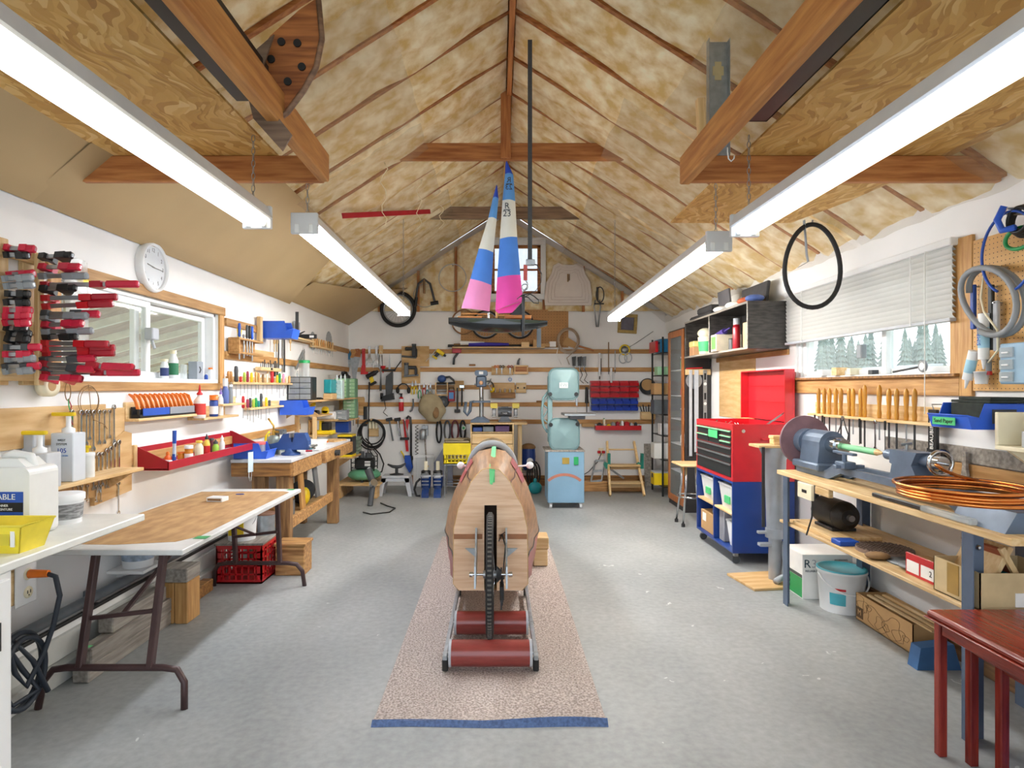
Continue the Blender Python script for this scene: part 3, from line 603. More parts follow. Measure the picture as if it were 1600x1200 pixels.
P('cassette', MB().lathe([(.02, 0), (.05, .001), (.05, .004), (.042, .008), (.042, .012), (.035, .016), (.035, .02), (.028, .024), (.028, .03)], (SX+.035, WY, WZ), 24, 'x'), DSTEEL, st, True)
P('derailleur', MB().bx(SX+.055, SX+.08, 3.50, 3.60, .32, .40).cyl((SX+.06, 3.56, .34), (SX+.075, 3.56, .34), .028, n=12).cyl((SX+.06, 3.63, .27), (SX+.075, 3.63, .27), .025, n=12).bar((SX+.068, 3.56, .34), (SX+.068, 3.63, .27), .02, .01), BLACK, st, True)
ch = MB()
for i in range(30):
    y, z = 3.60+.008*i, .24+.002*i; ch.bx(SX+.060, SX+.070, y-.004, y+.004, z-.008, z+.008, 0)
for i in range(14): ch.bx(SX+.060, SX+.070, 3.58+i*.002, 3.588+i*.002, .47-.017*i, .485-.017*i, 0)
P('chain', ch, DSTEEL, st, True)
P('cable', MB().tube([(SX+.05, 3.74, .60), (SX+.07, 3.66, .66), (SX+.09, 3.62, .60), (SX+.075, 3.58, .45), (SX+.07, 3.55, .38)], .004, 6).tube([(SX+.05, 3.74, .63), (SX+.09, 3.68, .67), (SX+.10, 3.60, .58), (SX+.08, 3.57, .42)], .003, 6), BLACK, st, True)
for s, px in ((-1, 720), (1, 828)):
    x, z = DP(px, 727, 4.7)
    mr_ = P('mirror', MB().sph((x, 4.7, z), .03, 14, 8, (1, .6, .9)), WPLAS, st, True)
    P('mirror_stalk', MB().cyl((x, 4.71, z), (SX+s*.2, 4.72, .93), .007), WPLAS, mr_, True)
for s in (-1, 1):
    fw = P('front_wheel', MB().torus((SX+s*.26, 5.5, .23), .205, .022, 'x', 32, 8), RUBBER, st, True)
    P('hub', MB().cyl((SX+s*.24, 5.5, .23), (SX+s*.28, 5.5, .23), .03).cyl((SX+s*.255, 5.5, .23), (SX+s*.265, 5.5, .23), .19, n=28), LGREY, fw, True)
one('wood_block', MB().bx(-.06, .06, -.12, .12, 0, .14).bx(-.05, .07, -.11, .10, .141, .24), PALEX, 'pale wooden block stack beside the right flank of the streamliner', 'wood block', (.365, 5.35, .012))
# ============================================================ MODEL YACHT ON A STRAP
BY = 4.6
def bp(px, py): x, z = DP(px, py, BY); return x, z
x0, zt = bp(701, 497); x1, zd = bp(855, 502)
yt = thing('model_yacht', 'black hulled model sailing yacht with pink, blue and white sails', 'model boat', ((x0+x1)/2, BY, bp(778, 517)[1]))
hull = MB()
def hp(u, v):
    x = x0+(x1-x0)*u; b = .062*math.sin(math.pi*min(1, .05+.62*u+.33*u*u if u < 1 else 1))**.7 if u < .999 else .03
    b = .012+.055*math.sin(math.pi*(u**.8*.82+.06)); dep = .09*math.sin(math.pi*(u*.86+.09))**.8+.012
    a = math.pi*v; top = zt+(zd-zt)*u
    return (x, BY-b*math.cos(a), top-dep*math.sin(a)**.8)
hull.grid(hp, 24, 12)
hull.add([hp(0, j/12) for j in range(13)], [list(range(13))]); hull.add([hp(1, j/12) for j in range(13)], [list(range(13))[::-1]])
P('hull', hull, mat('black gloss hull', '#17181a', .15, 0, .1, coat=.6), yt, True)
P('deck', MB().grid(lambda u, v: (x0+(x1-x0)*u, hp(u, 0)[1]*(1-v)+hp(u, 1)[1]*v, zt+(zd-zt)*u+.002), 24, 2), PLY, yt, True)
rx, rz1 = bp(842, 513)
P('rudder', MB().bx(rx-.016, rx+.016, BY-.006, BY+.006, bp(0, 543)[1], rz1), mat('lead grey', '#5c6166', .4, .2), yt, True)
P('deck_fitting', MB().bx(x0+.07, x0+.25, BY-.02, BY+.02, zt, zt+.012), FIRX, yt, True)
P('winch', MB().cyl((x0+.3, BY, zt), (x0+.3, BY, zt+.04), .008), STEEL, yt, True)
P('cabin_hatch', MB().bx(x0+.42, x0+.62, BY-.03, BY+.03, zt-.004, zt+.02), FIRX, yt, True)
mx0, mz0 = bp(776, 497); mx1, mz1 = bp(789, 254)
P('mast', MB().cyl((mx0, BY, mz0), (mx1, BY, mz1), .009, .006), PZ_, yt, True)
def sail(name, rows, cols):
    """rows: (luff px, leech px, y of luff, y of leech) from top to bottom"""
    s = None
    for (a, b), c in zip(zip(rows, rows[1:]), cols):
        la = bp(a[0], a[2]); ra = bp(a[1], a[3]); lb = bp(b[0], b[2]); rb = bp(b[1], b[3])
        def f(u, v, la=la, ra=ra, lb=lb, rb=rb):
            x = (la[0]*(1-u)+ra[0]*u)*(1-v)+(lb[0]*(1-u)+rb[0]*u)*v; z = (la[1]*(1-u)+ra[1]*u)*(1-v)+(lb[1]*(1-u)+rb[1]*u)*v
            return (x, BY-.012-.035*math.sin(math.pi*u), z)
        q = MB().grid(f, 8, 4); w = MB(); w.add(q.v, q.f, True); w.add([(p[0], p[1]+.0015, p[2]) for p in q.v], [g[::-1] for g in q.f], True)
        if s is None: s = P(name, w, c, yt, True)
        else: P('sail_panel', w, c, s, True)
    return s
DB = mat('sail dark blue', '#1f47c4', .7, 0, .04); LB = mat('sail light blue', '#5f9fe6', .7, 0, .04); SW = mat('sail white', '#ecebe4', .7, 0, .03); MBL = mat('sail blue', '#4f8cec', .7, 0, .04); HP = mat('sail hot pink', '#ef50b4', .7, 0, .04); LP = mat('sail pale pink', '#ee92c8', .7, 0, .04)
ms = sail('main_sail', [(790, 793, 255, 255), (789, 802, 273, 274), (785, 805, 314, 315), (781, 808, 374, 371), (777, 813, 434, 430), (774, 817, 486, 470)], [DB, LB, SW, MBL, HP])
w = MB(); a_, b_, c_, d_ = bp(774, 486), bp(817, 470), bp(800, 489), bp(779, 490); w.add([(p[0], BY-.014, p[1]) for p in (a_, b_, c_, d_)], [(0, 3, 2, 1)]); P('sail_panel', w, HP, ms, True)
sail('jib_sail', [(775, 777, 292, 292), (770, 779, 310, 311), (763, 776, 341, 343), (748, 771, 389, 395), (735, 768, 436, 446), (721, 765, 482, 487)], [DB, LB, SW, MBL, LP])
for s_, py, fl_, sz in (('R', 325, 1, .055), ('23', 337, 1, .055), ('R', 285, -1, .05), ('23', 296, -1, .05)):
    px = 792 if fl_ > 0 else 795; x, z = bp(px, py)
    q = text('sail_number', s_, sz*1.15, mat('sail ink', '#3a3f4a', .6), ms, Tr(x-yt.location.x, BY-.052-yt.location.y, z-yt.location.z) @ Matrix.Diagonal((fl_, 1, 1, 1)) @ FACE_CAM)
x, z = bp(792, 331); P('sail_number', MB().bx(x-.025, x+.025, BY-.054, BY-.050, z-.002, z+.003, 0), mat('sail ink', '#3a3f4a'), ms, True)
x, z = bp(795, 291); P('sail_number', MB().bx(x-.022, x+.022, BY-.054, BY-.050, z-.002, z+.003, 0), mat('sail ink', '#3a3f4a'), ms, True)
bm0, bm1 = bp(777, 491), bp(812, 480)
P('boom', MB().cyl((bm0[0], BY, bm0[1]-.008), (bm1[0], BY, bm0[1]-.008), .005).cyl((bp(722, 486)[0], BY, bp(0, 490)[1]), (bp(765, 486)[0], BY, bp(0, 491)[1]), .004), PX_, yt, True)
P('stand_web', MB().prism([bp(798, 492), bp(818, 470), bp(817, 494)], BY-.008, BY-.002), BLACK, yt, True)
# strap: one long webbing from the roof down to a buckle and loop round the hull
STRAP = mat('grey webbing', '#4a4c50', .85, 0, .1, 60)
sx, sz = bp(827, 415); hx = bp(817, 498)[0]
sp_ = thing('tie_down_strap', 'long grey webbing strap hanging from the roof with buckle and hook', 'strap', (sx, BY, sz))
P('webbing', MB().bx(sx-.016, sx+.016, BY-.10, BY-.097, sz, roofz(sx)-.06, 0), STRAP, sp_, True)
P('buckle', MB().bx(sx-.03, sx+.035, BY-.115, BY-.085, sz-.02, sz+.025).cyl((sx+.02, BY-.125, sz), (sx+.02, BY-.085, sz), .018), GALV, sp_, True)
rx0, rz0 = bp(820, 435)
P('red_tag', MB().bx(rx0-.014, rx0+.014, BY-.108, BY-.102, bp(0, 442)[1], bp(0, 418)[1]), mat('strap tag red', '#c65a55', .6), sp_, True)
hkx, hkz = bp(819, 450); P('hook', MB().tube([(hkx+.022*math.sin(t*.5), BY-.10, hkz+.045-.012*t) for t in range(9)], .005, 6).torus((hkx, BY-.10, hkz-.01), .022, .004, 'y', 14, 5), STEEL, sp_, True)
def ribbon(pts, w, th=.003):
    m = MB(); vs = []
    n = len(pts)
    for i, (x, y, z) in enumerate(pts):
        t = Vector(pts[min(i+1, n-1)])-Vector(pts[max(i-1, 0)]); t.normalize(); nn = Vector((t.z, 0, -t.x)).normalized()*th
        for dy in (-w/2, w/2):
            vs.append((x, y+dy, z)); vs.append((x+nn.x, y+dy, z+nn.z))
    fs = []
    for i in range(n-1):
        a = i*4; b = a+4; fs += [(a, a+2, b+2, b), (a+1, b+1, b+3, a+3), (a, b, b+1, a+1), (a+2, a+3, b+3, b+2)]
    return m.add(vs, fs, True)
lp = [bp(828, 416), bp(838, 418), bp(845, 432), bp(844, 445), bp(836, 458), bp(822, 466), bp(816, 468)]
P('strap_loop', ribbon([(p[0], BY-.10, p[1]) for p in lp], .032), STRAP, sp_, True)
kn = [bp(807, 470), bp(815, 464), bp(826, 462), bp(833, 466), bp(840, 472), bp(840, 478), bp(832, 477), bp(824, 469), bp(812, 467)]
P('strap_knot', ribbon([(p[0], BY-.10-.004*i, p[1]) for i, p in enumerate(kn)], .036), STRAP, sp_, True)
P('hull_loop', MB().tube([(hx, BY-.10, sz-.24), (hx, BY-.088, zd+.01), (hx, BY-.07, zd-.06), (hx, BY, zd-.105), (hx, BY+.07, zd-.05), (hx, BY+.07, zd+.02), (hx, BY-.02, sz-.3), (hx, BY-.10, sz-.24)], .012, 6), STRAP, sp_, True)
# ============================================================ LOFT STORAGE
fr = thing('plywood_fairing', 'curved plywood fairing with round lightening holes lying on the left loft', 'fairing', (-1.0, 2.6, J1))
outl = [DP(px, py, 2.53) for px, py in ((385, 120), (425, 60), (470, 20), (500, 0), (506, 66), (497, 110), (478, 145), (452, 180), (425, 200))]
P('panel', MB().prism(outl, 2.51, 2.525), wood('fairing ply', '#b5703c', '#7d4423', 'x', .4, 0), fr, True)
P('rim', MB().tube([(p[0], 2.505, p[1]) for p in outl[3:]], .012, 6), wood('rim wood', '#8c6a52', '#644a3a', 'x'), fr, True)
for px, py in ((424, 93), (472, 105), (450, 128), (465, 68), (440, 66)):
    x, z = DP(px, py, 2.51); P('hole', MB().cyl((x, 2.503, z), (x, 2.511, z), .016, n=16), INK, fr, True)
P('side_skin', MB().prism([DP(380, 105, 2.48), DP(432, 60, 2.48), DP(405, 140, 2.48), DP(440, 190, 2.48), DP(460, 215, 2.48), DP(445, 240, 2.48), DP(400, 190, 2.48)], 2.45, 2.46), wood('skin wood', '#8d735f', '#6a5344', 'x'), fr, True)
one('black_case', MB().bx(-.09, .09, -.6, .6, 0, .13, .02).bx(-.02, .02, -.62, -.6, .05, .09), BLACK, 'black case on the left loft beside the strand board edge', 'case', (-1.03, 2.0, J1))
one('black_tray', MB().open_box(-.1, .1, -.7, .7, 0, .1, .006, .02), BLACK, 'black plastic tray on the right loft behind the header', 'tray', (1.14, 2.1, J1))
# galvanised stud leaning in the right loft, with an upright offcut
g0, g1 = DP(1106, 240, 3.28), DP(1139, 40, 3.28)
gm = MB().bx(g0[0], g1[0], 3.30, 3.303, J1-.005, roofz(1.1)-.2, 0).bx(g0[0], g0[0]+.003, 3.26, 3.30, J1-.005, roofz(1.1)-.2, 0).bx(g1[0]-.003, g1[0], 3.26, 3.30, J1-.005, roofz(1.1)-.2, 0)
gs = thing('steel_stud', 'galvanised steel stud standing upright behind the right header', 'stud', (g0[0]+.04, 3.28, J1-.005)); P('channel', gm, GALV, gs, True)
x, z = DP(1124, 108, 3.28); P('knockout', MB().bx(x-.018, x+.018, 3.2985, 3.2995, z-.05, z+.05).bx(x-.03, x+.03, 3.298, 3.299, z-.025, z+.025), mat('knockout tan', '#c9b98f', .8), gs, True)  # knockout drawn as thin tan plates on the channel
a, b = DP(1090, 125, 3.25), DP(1106, 240, 3.25)
one('wood_offcut', MB().bx(-.02, .02, -.02, .02, 0, a[1]-b[1]+.03, .003, Ry(-.05)), PALEZ, 'short pale offcut screwed upright to the end of the right header', 'offcut', ((a[0]+b[0])/2+.004, 3.242, J1-.10))
x, z = DP(1153, 200, 2.1); one('cup_hook', MB().tube([(0, 0, .05), (0, 0, .03), (.004, 0, 0), (.016, 0, -.012), (.028, 0, 0), (.03, 0, .012)], .003, 6), WPLAS, 'white cup hook screwed into the right header', 'hook', (1.02, 2.72, J0-.055))
# ============================================================ BUILDERS SHARED BY THE SHELVES
def bottle(loc, r, h, bm, cm, label, cat='bottle', name='bottle', neck=.45, sh=.72, nozzle=0, band=None, sc=(1, 1), capr=None, caph=.12):
    t = thing(name, label, cat, loc)
    nr = r*neck; bh = h*(1-caph)
    P('body', MB().lathe([(r*.92, 0), (r, h*.03), (r, bh*sh), (r*.9, bh*(sh+.06)), (nr, bh*.93), (nr, bh)], n=16, sc=sc), bm, t)
    cr = capr or nr*1.25
    c = MB().lathe([(cr, bh-.002), (cr, h), (cr*.85, h)], n=12, sc=sc) if nozzle == 0 else MB().lathe([(cr, bh-.002), (cr, bh+.012), (cr*.5, bh+.02), (cr*.16, h+nozzle), (.0012, h+nozzle)], n=12)
    P('cap', c, cm, t)
    if band: P('label', MB().lathe([(r*1.012, bh*.15), (r*1.012, bh*.62)], n=16, sc=sc), band, t)
    return t
def jar(loc, r, h, bm, cm, label, cat='jar', name='jar', band=None, lidh=.015, taper=1.0, handle=None):
    t = thing(name, label, cat, loc)
    P('body', MB().lathe([(r*taper, 0), (r, h*.96), (r*1.0, h)], n=20), bm, t)
    if cm: P('lid', MB().lathe([(r*1.05, h-lidh*.6), (r*1.05, h+lidh*.4), (r*.98, h+lidh*.5)], n=20), cm, t)
    if band: P('label', MB().lathe([(r*(taper+.2*(1-taper))*1.012, h*.18), (r*(taper+.75*(1-taper))*1.012, h*.75)], n=20), band, t)
    if handle: P('handle', MB().tube([(r*1.03*math.cos(a), -r*.9*math.sin(a)*.75, h*.9-.10*math.sin(a)) for a in [math.pi*i/12 for i in range(13)]], .003, 5), handle, t)
    return t
def carton(loc, d, m, label, rz=0, name='box', cat='box', face_m=None, flaps=False):
    t = thing(name, label, cat, loc, rz); x, y, z = d
    P('body', MB().bx(-x/2, x/2, -y/2, y/2, 0, z, .002), m, t)
    if face_m: P('label', MB().bx(-x*.42, x*.42, -y/2-.0012, -y/2, z*.12, z*.88, 0), face_m, t)
    return t
def driver(loc, label, hm, hl=.09, hr=.013, sl=.11, rz=0, grp=None, name='screwdriver', cat='screwdriver', up=True, sw=.003):
    t = thing(name, label, cat, loc, rz, grp)
    P('handle', MB().lathe([(hr*.6, .0), (hr, .012), (hr*.85, hl*.4), (hr, hl*.7), (hr*.8, hl*.95), (hr*.3, hl)], n=8), hm, t)
    P('shaft', MB().cyl((0, 0, -sl), (0, 0, .004), sw, n=6), STEEL, t)
    return t
def akro(loc, rz, label, d=.28, w=.17, h=.13, m=None, tagm=None, tagt=None):
    """stacking bin, open scooped front facing local -y"""
    t = thing('storage_bin', label, 'bin', loc, rz)
    side = [(0, 0), (0, h), (-d*.72, h), (-d*.80, h*.45), (-d, h*.55), (-d*.93, 0)]
    q = MB()
    for s in (-w/2, w/2-.004): q.prism(side, s, s+.004, 'yz')
    q.bx(-w/2+.004, w/2-.004, -d*.93, 0, 0, .004, 0).bx(-w/2+.004, w/2-.004, -.004, 0, .004, h, 0)
    q.prism([(-d*.93, .004), (-d, h*.55), (-d+.004, h*.55), (-d*.93+.004, .004)], -w/2+.004, w/2-.004, 'yz')
    P('shell', q, m or BLUE, t)
    P('rim', MB().tube([(-w/2, 0, h), (-w/2, -d*.72, h), (-w/2, -d*.80, h*.45), (-w/2, -d, h*.55), (w/2, -d, h*.55), (w/2, -d*.80, h*.45), (w/2, -d*.72, h), (w/2, 0, h)], .004, 5), m or BLUE, t)
    return t
def drawers(loc, rz, nx, nz, cw, chh, dep, body, dm, label, pull=None, name='drawer_cabinet'):
    t = thing(name, label, 'drawer cabinet', loc, rz); W, H = nx*cw, nz*chh
    P('body', MB().bx(-W/2-.008, W/2+.008, -dep+.01, 0, 0, H+.012), body, t)
    me = mesh('drawer', MB().bx(-cw/2+.004, cw/2-.004, -.012, 0, .004, chh-.003, .002), dm); pm = mesh('pull', MB().bx(-cw*.16, cw*.16, -.012, 0, -.004, .004, .001), pull or dm)
    for i in range(nx):
        for k in range(nz):
            d = P('drawer', me, None, t, loc=(-W/2+cw*(i+.5), -dep+.012, .006+chh*k)); P('pull', pm, None, d, loc=(0, -.012, chh*.5))
    return t
# ============================================================ LEFT WALL: rails
def rail_l(y0, y1, z, label, h=.068): one('cleat_rail', MB().bx(0, y1-y0, -.022, 0, -h/2, h/2), RAIL_X, label, 'rail', (XL, y0, z), RL)
RZS = (2.10, 1.815, 1.54, 1.27, 1.00)
rail_l(5.235, 9.55, 2.10, 'top wooden tool rail on the left wall past the window')
rail_l(5.235, 9.55, 1.815, 'second wooden tool rail on the left wall above the screwdrivers')
rail_l(3.80, 7.2, 1.08, 'low wooden rail on the left wall behind the red tray')
one('plywood_strip', MB().bx(0, 1.03, -.018, 0, 0, .2), PLY, 'plywood strip on the left wall behind the epoxy cans', 'panel', (XL, 2.6, 1.24), RL)
# ============================================================ CLAMP RACK
ck = thing('clamp_rack', 'wooden clamp rack crowded with red clamps left of the window', 'rack', (XL, 2.95, 1.56))
P('upright', MB().bx(XL, XL+.025, 2.985, 3.08, 1.55, 2.22), PALEZ, ck, True); P('upright', MB().bx(XL, XL+.025, 2.80, 2.90, 1.55, 2.24), PALEZ, ck, True)
for z in (1.57, 1.8, 2.15): P('crosspiece', MB().bx(XL+.025, XL+.05, 2.72, 3.10, z, z+.06), PALEY, ck, True)
P('upright', MB().bx(XL+.05, XL+.075, 3.02, 3.06, 1.55, 2.2), PALEZ, ck, True)
def mk_clamp(L, body, pad):
    """bar clamp; local x runs along the bar away from the rack"""
    r = bpy.data.objects.new('bar_clamp', None); COL.objects.link(r); r.empty_display_size = .03
    P('bar', MB().bx(0, L, -.004, .004, -.008, .008), STEEL, r)
    P('fixed_jaw', MB().prism([(0, -.012), (.03, -.014), (.045, .02), (.04, .05), (.028, .05), (.02, .02), (0, .014)], -.011, .011, 'xy'), body, r)
    P('sliding_jaw', MB().prism([(L*.5, -.014), (L*.5+.05, -.016), (L*.5+.06, .016), (L*.5+.02, .05), (L*.5+.008, .05), (L*.5+.005, .016)], -.012, .012, 'xy'), body, r)
    P('handle', MB().bx(L*.66, L, -.015, .012, -.013, .013, .006), pad, r)
    return r
protos = [mk_clamp(.20, CLAMPR, CLAMPR), mk_clamp(.25, DGREY, CLAMPR), mk_clamp(.16, BLACK, BLACK), mk_clamp(.22, GREY, GREY), mk_clamp(.42, DRED, CLAMPR), mk_clamp(.32, RED, DRED)]
cn = ['all-red bar clamp', 'grey bar clamp with red handle', 'small black clamp', 'grey clamp', 'long bar clamp with crimson handle', 'dark red bar clamp']
colA = [(2, 402), (0, 418), (3, 432), (4, 445), (2, 452), (5, 466), (5, 478), (1, 490), (3, 496), (0, 508), (3, 518), (2, 526), (5, 536), (5, 545), (5, 553), (1, 562), (4, 569), (4, 582), (0, 590), (1, 575)]
colB = [(0, 388), (2, 398), (0, 428), (3, 436), (3, 447), (2, 459), (2, 472), (0, 485), (0, 495), (0, 504), (2, 513), (2, 522), (2, 530), (1, 543), (0, 554), (3, 562), (1, 573), (3, 580)]
used = set()
for col, y, nm, x0 in ((colA, 3.04, 'right column', XL+.076), (colB, 2.85, 'left column', XL+.051)):
    seen = {}
    for i, (k, py) in enumerate(sorted(col, key=lambda c: c[1])):
        seen[k] = seen.get(k, 0)+1
        _, z = DP(0, py, y); x = x0
        lab = '%s %s from the top, %s of clamp rack' % (ORD[seen[k]-1], cn[k], nm)
        ry = random.uniform(-.04, .04)
        if k not in used: o = protos[k]; o.location = (x, y+random.uniform(-.015, .015), z); o['label'] = lab; used.add(k)
        else: o = dup(protos[k], (x, y+random.uniform(-.015, .015), z), None, lab)
        o.rotation_euler = (random.choice((0, .3, -.3)), ry, random.uniform(-.12, .12)); o.scale = (1.1, 1.2, 1.35); o['category'] = 'clamp'; o['group'] = 'clamps on the wall rack'
        if col is colB: o.scale = (.66, 1.2, 1.3)
for k in range(6):
    if k not in used: bpy.data.objects.remove(protos[k])
y, z = LW(126, 455, .12); b = thing('plastic_bag', 'clear plastic bag with yellow tie hanging beside the clamp rack', 'bag', (XL+.022, 3.36, 1.78), RL)
P('bag', MB().grid(lambda u, v: (-.09+.19*u+.01*math.sin(v*5), -.03*math.sin(math.pi*u)-.004+.012*mnoise.noise(Vector((u*5, v*5, 1))), .46*v), 10, 12), mat('bag film', '#e9eef0', .15, 0, .05, 10, bump=.5, alpha=.4), b)
P('tie', MB().bx(-.01, .09, -.035, -.012, .33, .36, .006), YEL, b)
P('paper', MB().bx(-.06, .06, -.012, -.010, .06, .28, 0), PAPER, b)
tp = thing('tape_roll', 'cream roll of masking tape hanging below the clamp rack', 'tape', (XL+.02, 3.12, 1.53), RL)
P('roll', MB().lathe([(.03, -.05), (.058, -.05), (.058, -.002), (.03, -.002), (.03, -.05)], (0, 0, .02), 24, 'y'), CREAM, tp); P('core', MB().lathe([(.026, -.05), (.03, -.05), (.03, -.004), (.026, -.004)], (0, 0, .02), 20, 'y'), CARTON, tp); P('peg', MB().cyl((0, -.06, .045), (0, 0, .045), .006), PALEX, tp)
# ============================================================ CLOCK
y, z = LW(240, 418, .03); c = thing('wall_clock', 'round white rimmed wall clock above the window trim', 'clock', (XL, y, z), RL)
P('rim', MB().lathe([(.165, -.0), (.168, -.03), (.16, -.05), (.147, -.052), (.143, -.03)], n=48, ax='y', nocap=True), WPLAS, c)
P('dial', MB().lathe([(.146, -.028), (.0001, -.0281)], n=40, ax='y'), mat('dial', '#dfe4ea', .4, 0, .02), c)
for k in range(1, 13):
    a = math.pi/2-k*math.pi/6; text('numeral', str(k), .038, mat('dial ink', '#4a5058', .5), c, face(.115*math.cos(a), -.0285, .115*math.sin(a)))
P('hour_hand', MB().bar((.015, -.031, 0), (-.075, -.031, .012), .002, .006), BLACK, c); P('minute_hand', MB().bar((-.02, -.033, 0), (.115, -.033, -.006), .002, .005), BLACK, c)
P('glass', MB().lathe([(.145, -.04), (.08, -.046), (.0001, -.048)], n=40, ax='y'), mat('clock glass', '#ffffff', .03, 0, 0, alpha=.1), c)
# ============================================================ WINDOW SILL
sx = XL-.045
def sill(px): return FPX*sx/(px-VX)
zs = 1.572+.03
bottle((sx, sill(257), zs), .028, .14, WPLAS, CREAM, 'white and navy bottle on the window sill by the window latch', band=mat('navy label', '#2f3f74', .5), neck=.7)
bottle((sx, sill(271), zs), .033, .21, WPLAS, CREAM, 'green and white labelled bottle with cream cap on the window sill', band=mat('green label', '#2c7a55', .5), neck=.55)
jar((sx, sill(287), zs), .024, .11, CLEAR, None, 'empty clear glass on the window sill')
cr = carton((sx, sill(306), zs), (.10, .07, .14), mat('sill grey card', '#9aa3ad', .6), 'grey box with black chevron mark on the window sill', RL)
P('chevron', MB().prism([(-.02, .10), (-.005, .10), (.015, .075), (-.005, .05), (-.02, .05), (0, .075)], -.037, -.035), INK, cr)
bottle((sx, sill(322), zs), .014, .05, INKB, WPLAS, 'tiny blue bottle on the window sill next to the grey box')
bottle((sx, sill(329), zs), .02, .10, WPLAS, ORANGE, 'small white bottle with orange cap on the window sill', neck=.7)
bottle((sx, sill(338), zs), .024, .09, CLEAR, DGREY, 'small clear bottle with dark cap at the right end of the sill', neck=.6)
# ============================================================ WIRES UNDER THE SILL, WRENCHES
y, z = LW(98, 606); s = thing('cord_hank', 'hank of brown and green cord hanging under the sill', 'cord', (XL+.02, y, z), RL)
P('loop', MB().torus((0, -.008, -.02), .022, .0025, 'y', 18, 5, 2.2), LEATH, s); P('tail', MB().tube([(0, -.01, -.06), (.01, -.02, -.1), (-.01, -.02, -.15), (.02, -.02, -.2)], .003, 5), DRED, s); P('tail', MB().tube([(0, -.01, -.06), (-.01, -.02, -.1), (.02, -.02, -.17)], .003, 5), GREEN, s)
y, z = LW(130, 612); s = thing('wire_coil', 'thin brown wire coil hanging under the sill above the wrenches', 'wire', (XL+.02, y, z), RL)
P('coil', MB().torus((0, -.01, -.05), .085, .002, 'y', 32, 5).torus((.005, -.014, -.055), .08, .002, 'y', 32, 5), LEATH, s); P('tail', MB().tube([(0, -.01, .04), (.005, -.02, -.1), (.03, -.02, -.16), (.12, -.02, -.19), (.15, -.02, -.22)], .002, 5), LEATH, s)
def wrench_mesh(L, w):
    q = MB(); q.lathe([(w*.55, -.004), (w, -.005), (w, .005), (w*.55, .004), (w*.55, -.004)], (0, -.006, -w), 14, 'y')
    q.prism([(-w*.42, -w*1.8), (w*.42, -w*1.8), (w*.34, -L+w*1.6), (-w*.34, -L+w*1.6)], -.009, -.003)
    q.prism([(-w*.4, -L+w*1.8), (w*.4, -L+w*1.8), (w*1.1, -L+w*.9), (w*1.0, -L), (w*.45, -L-.002), (w*.4, -L+w*.8), (-w*.4, -L+w*.8), (-w*.45, -L-.002), (-w*1.0, -L), (-w*1.1, -L+w*.9)], -.0095, -.0025)
    return q
WR_ = [mesh('wrench', wrench_mesh(l, w), CHROME) for l, w in ((.17, .011), (.20, .013), (.235, .015), (.10, .008))]
b1 = one('wrench_board', MB().bx(-.22, .24, -.022, -.001, -.22, .06), PLY, 'plywood board with the upper row of wrenches under the sill', 'board', (XL, LW(150, 655)[0], LW(150, 655)[1]), RL)
for i, px in enumerate((116, 130, 138, 143, 149, 158, 166, 174)):
    y, z = LW(px, 640, .045); one('wrench', WR_[(0, 2, 1, 0, 2, 1, 1, 0)[i]], None, '%s combination wrench from the left in the upper wrench row' % ORD[i], 'wrench', (XL+.027, y, z), RL, 'combination wrenches on the left wall')
y, z = LW(181, 632, .045); o = one('wrench', WR_[2], None, 'open-ended wrench standing highest at the right end of the upper wrench row', 'wrench', (XL+.027, y, z), RL, 'combination wrenches on the left wall')
one('wrench_board', MB().prism([(-.16, -.27), (.20, -.24), (.2, .12), (.12, .14), (-.16, .0)], -.026, -.0005), PLY, 'slanted plywood board with the lower row of wrenches', 'board', (XL, LW(168, 712)[0], LW(168, 712)[1]), RL)
for i, (px, py) in enumerate(((149, 711), (157, 706), (163, 706), (170, 700), (176, 697), (182, 691), (189, 687))):
    y, z = LW(px, py, .045); one('wrench', WR_[(1, 2, 1, 2, 1, 2, 2)[i]], None, '%s combination wrench from the left in the lower slanted row' % ORD[i], 'wrench', (XL+.027, y, z), RL, 'combination wrenches on the left wall')
y, z = LW(184, 752, .03); one('wrench', WR_[1], None, 'single wrench dangling lowest under the slanted wrench row', 'wrench', (XL+.027, y, z), RL, 'combination wrenches on the left wall')
one('wrench_board', MB().bx(-.18, .34, -.029, -.0015, -.06, .06), PLY, 'low plywood strip with tiny wrenches below the epoxy shelf', 'board', (XL, LW(125, 764)[0], LW(125, 764)[1]), RL)
for i, px in enumerate((112, 120, 126, 135, 149, 156)):
    y, z = LW(px, 757, .03); one('wrench', WR_[3], None, '%s tiny wrench from the left on the low plywood strip' % ORD[i], 'wrench', (XL+.03, y, z), RL, 'tiny wrenches on the low strip')
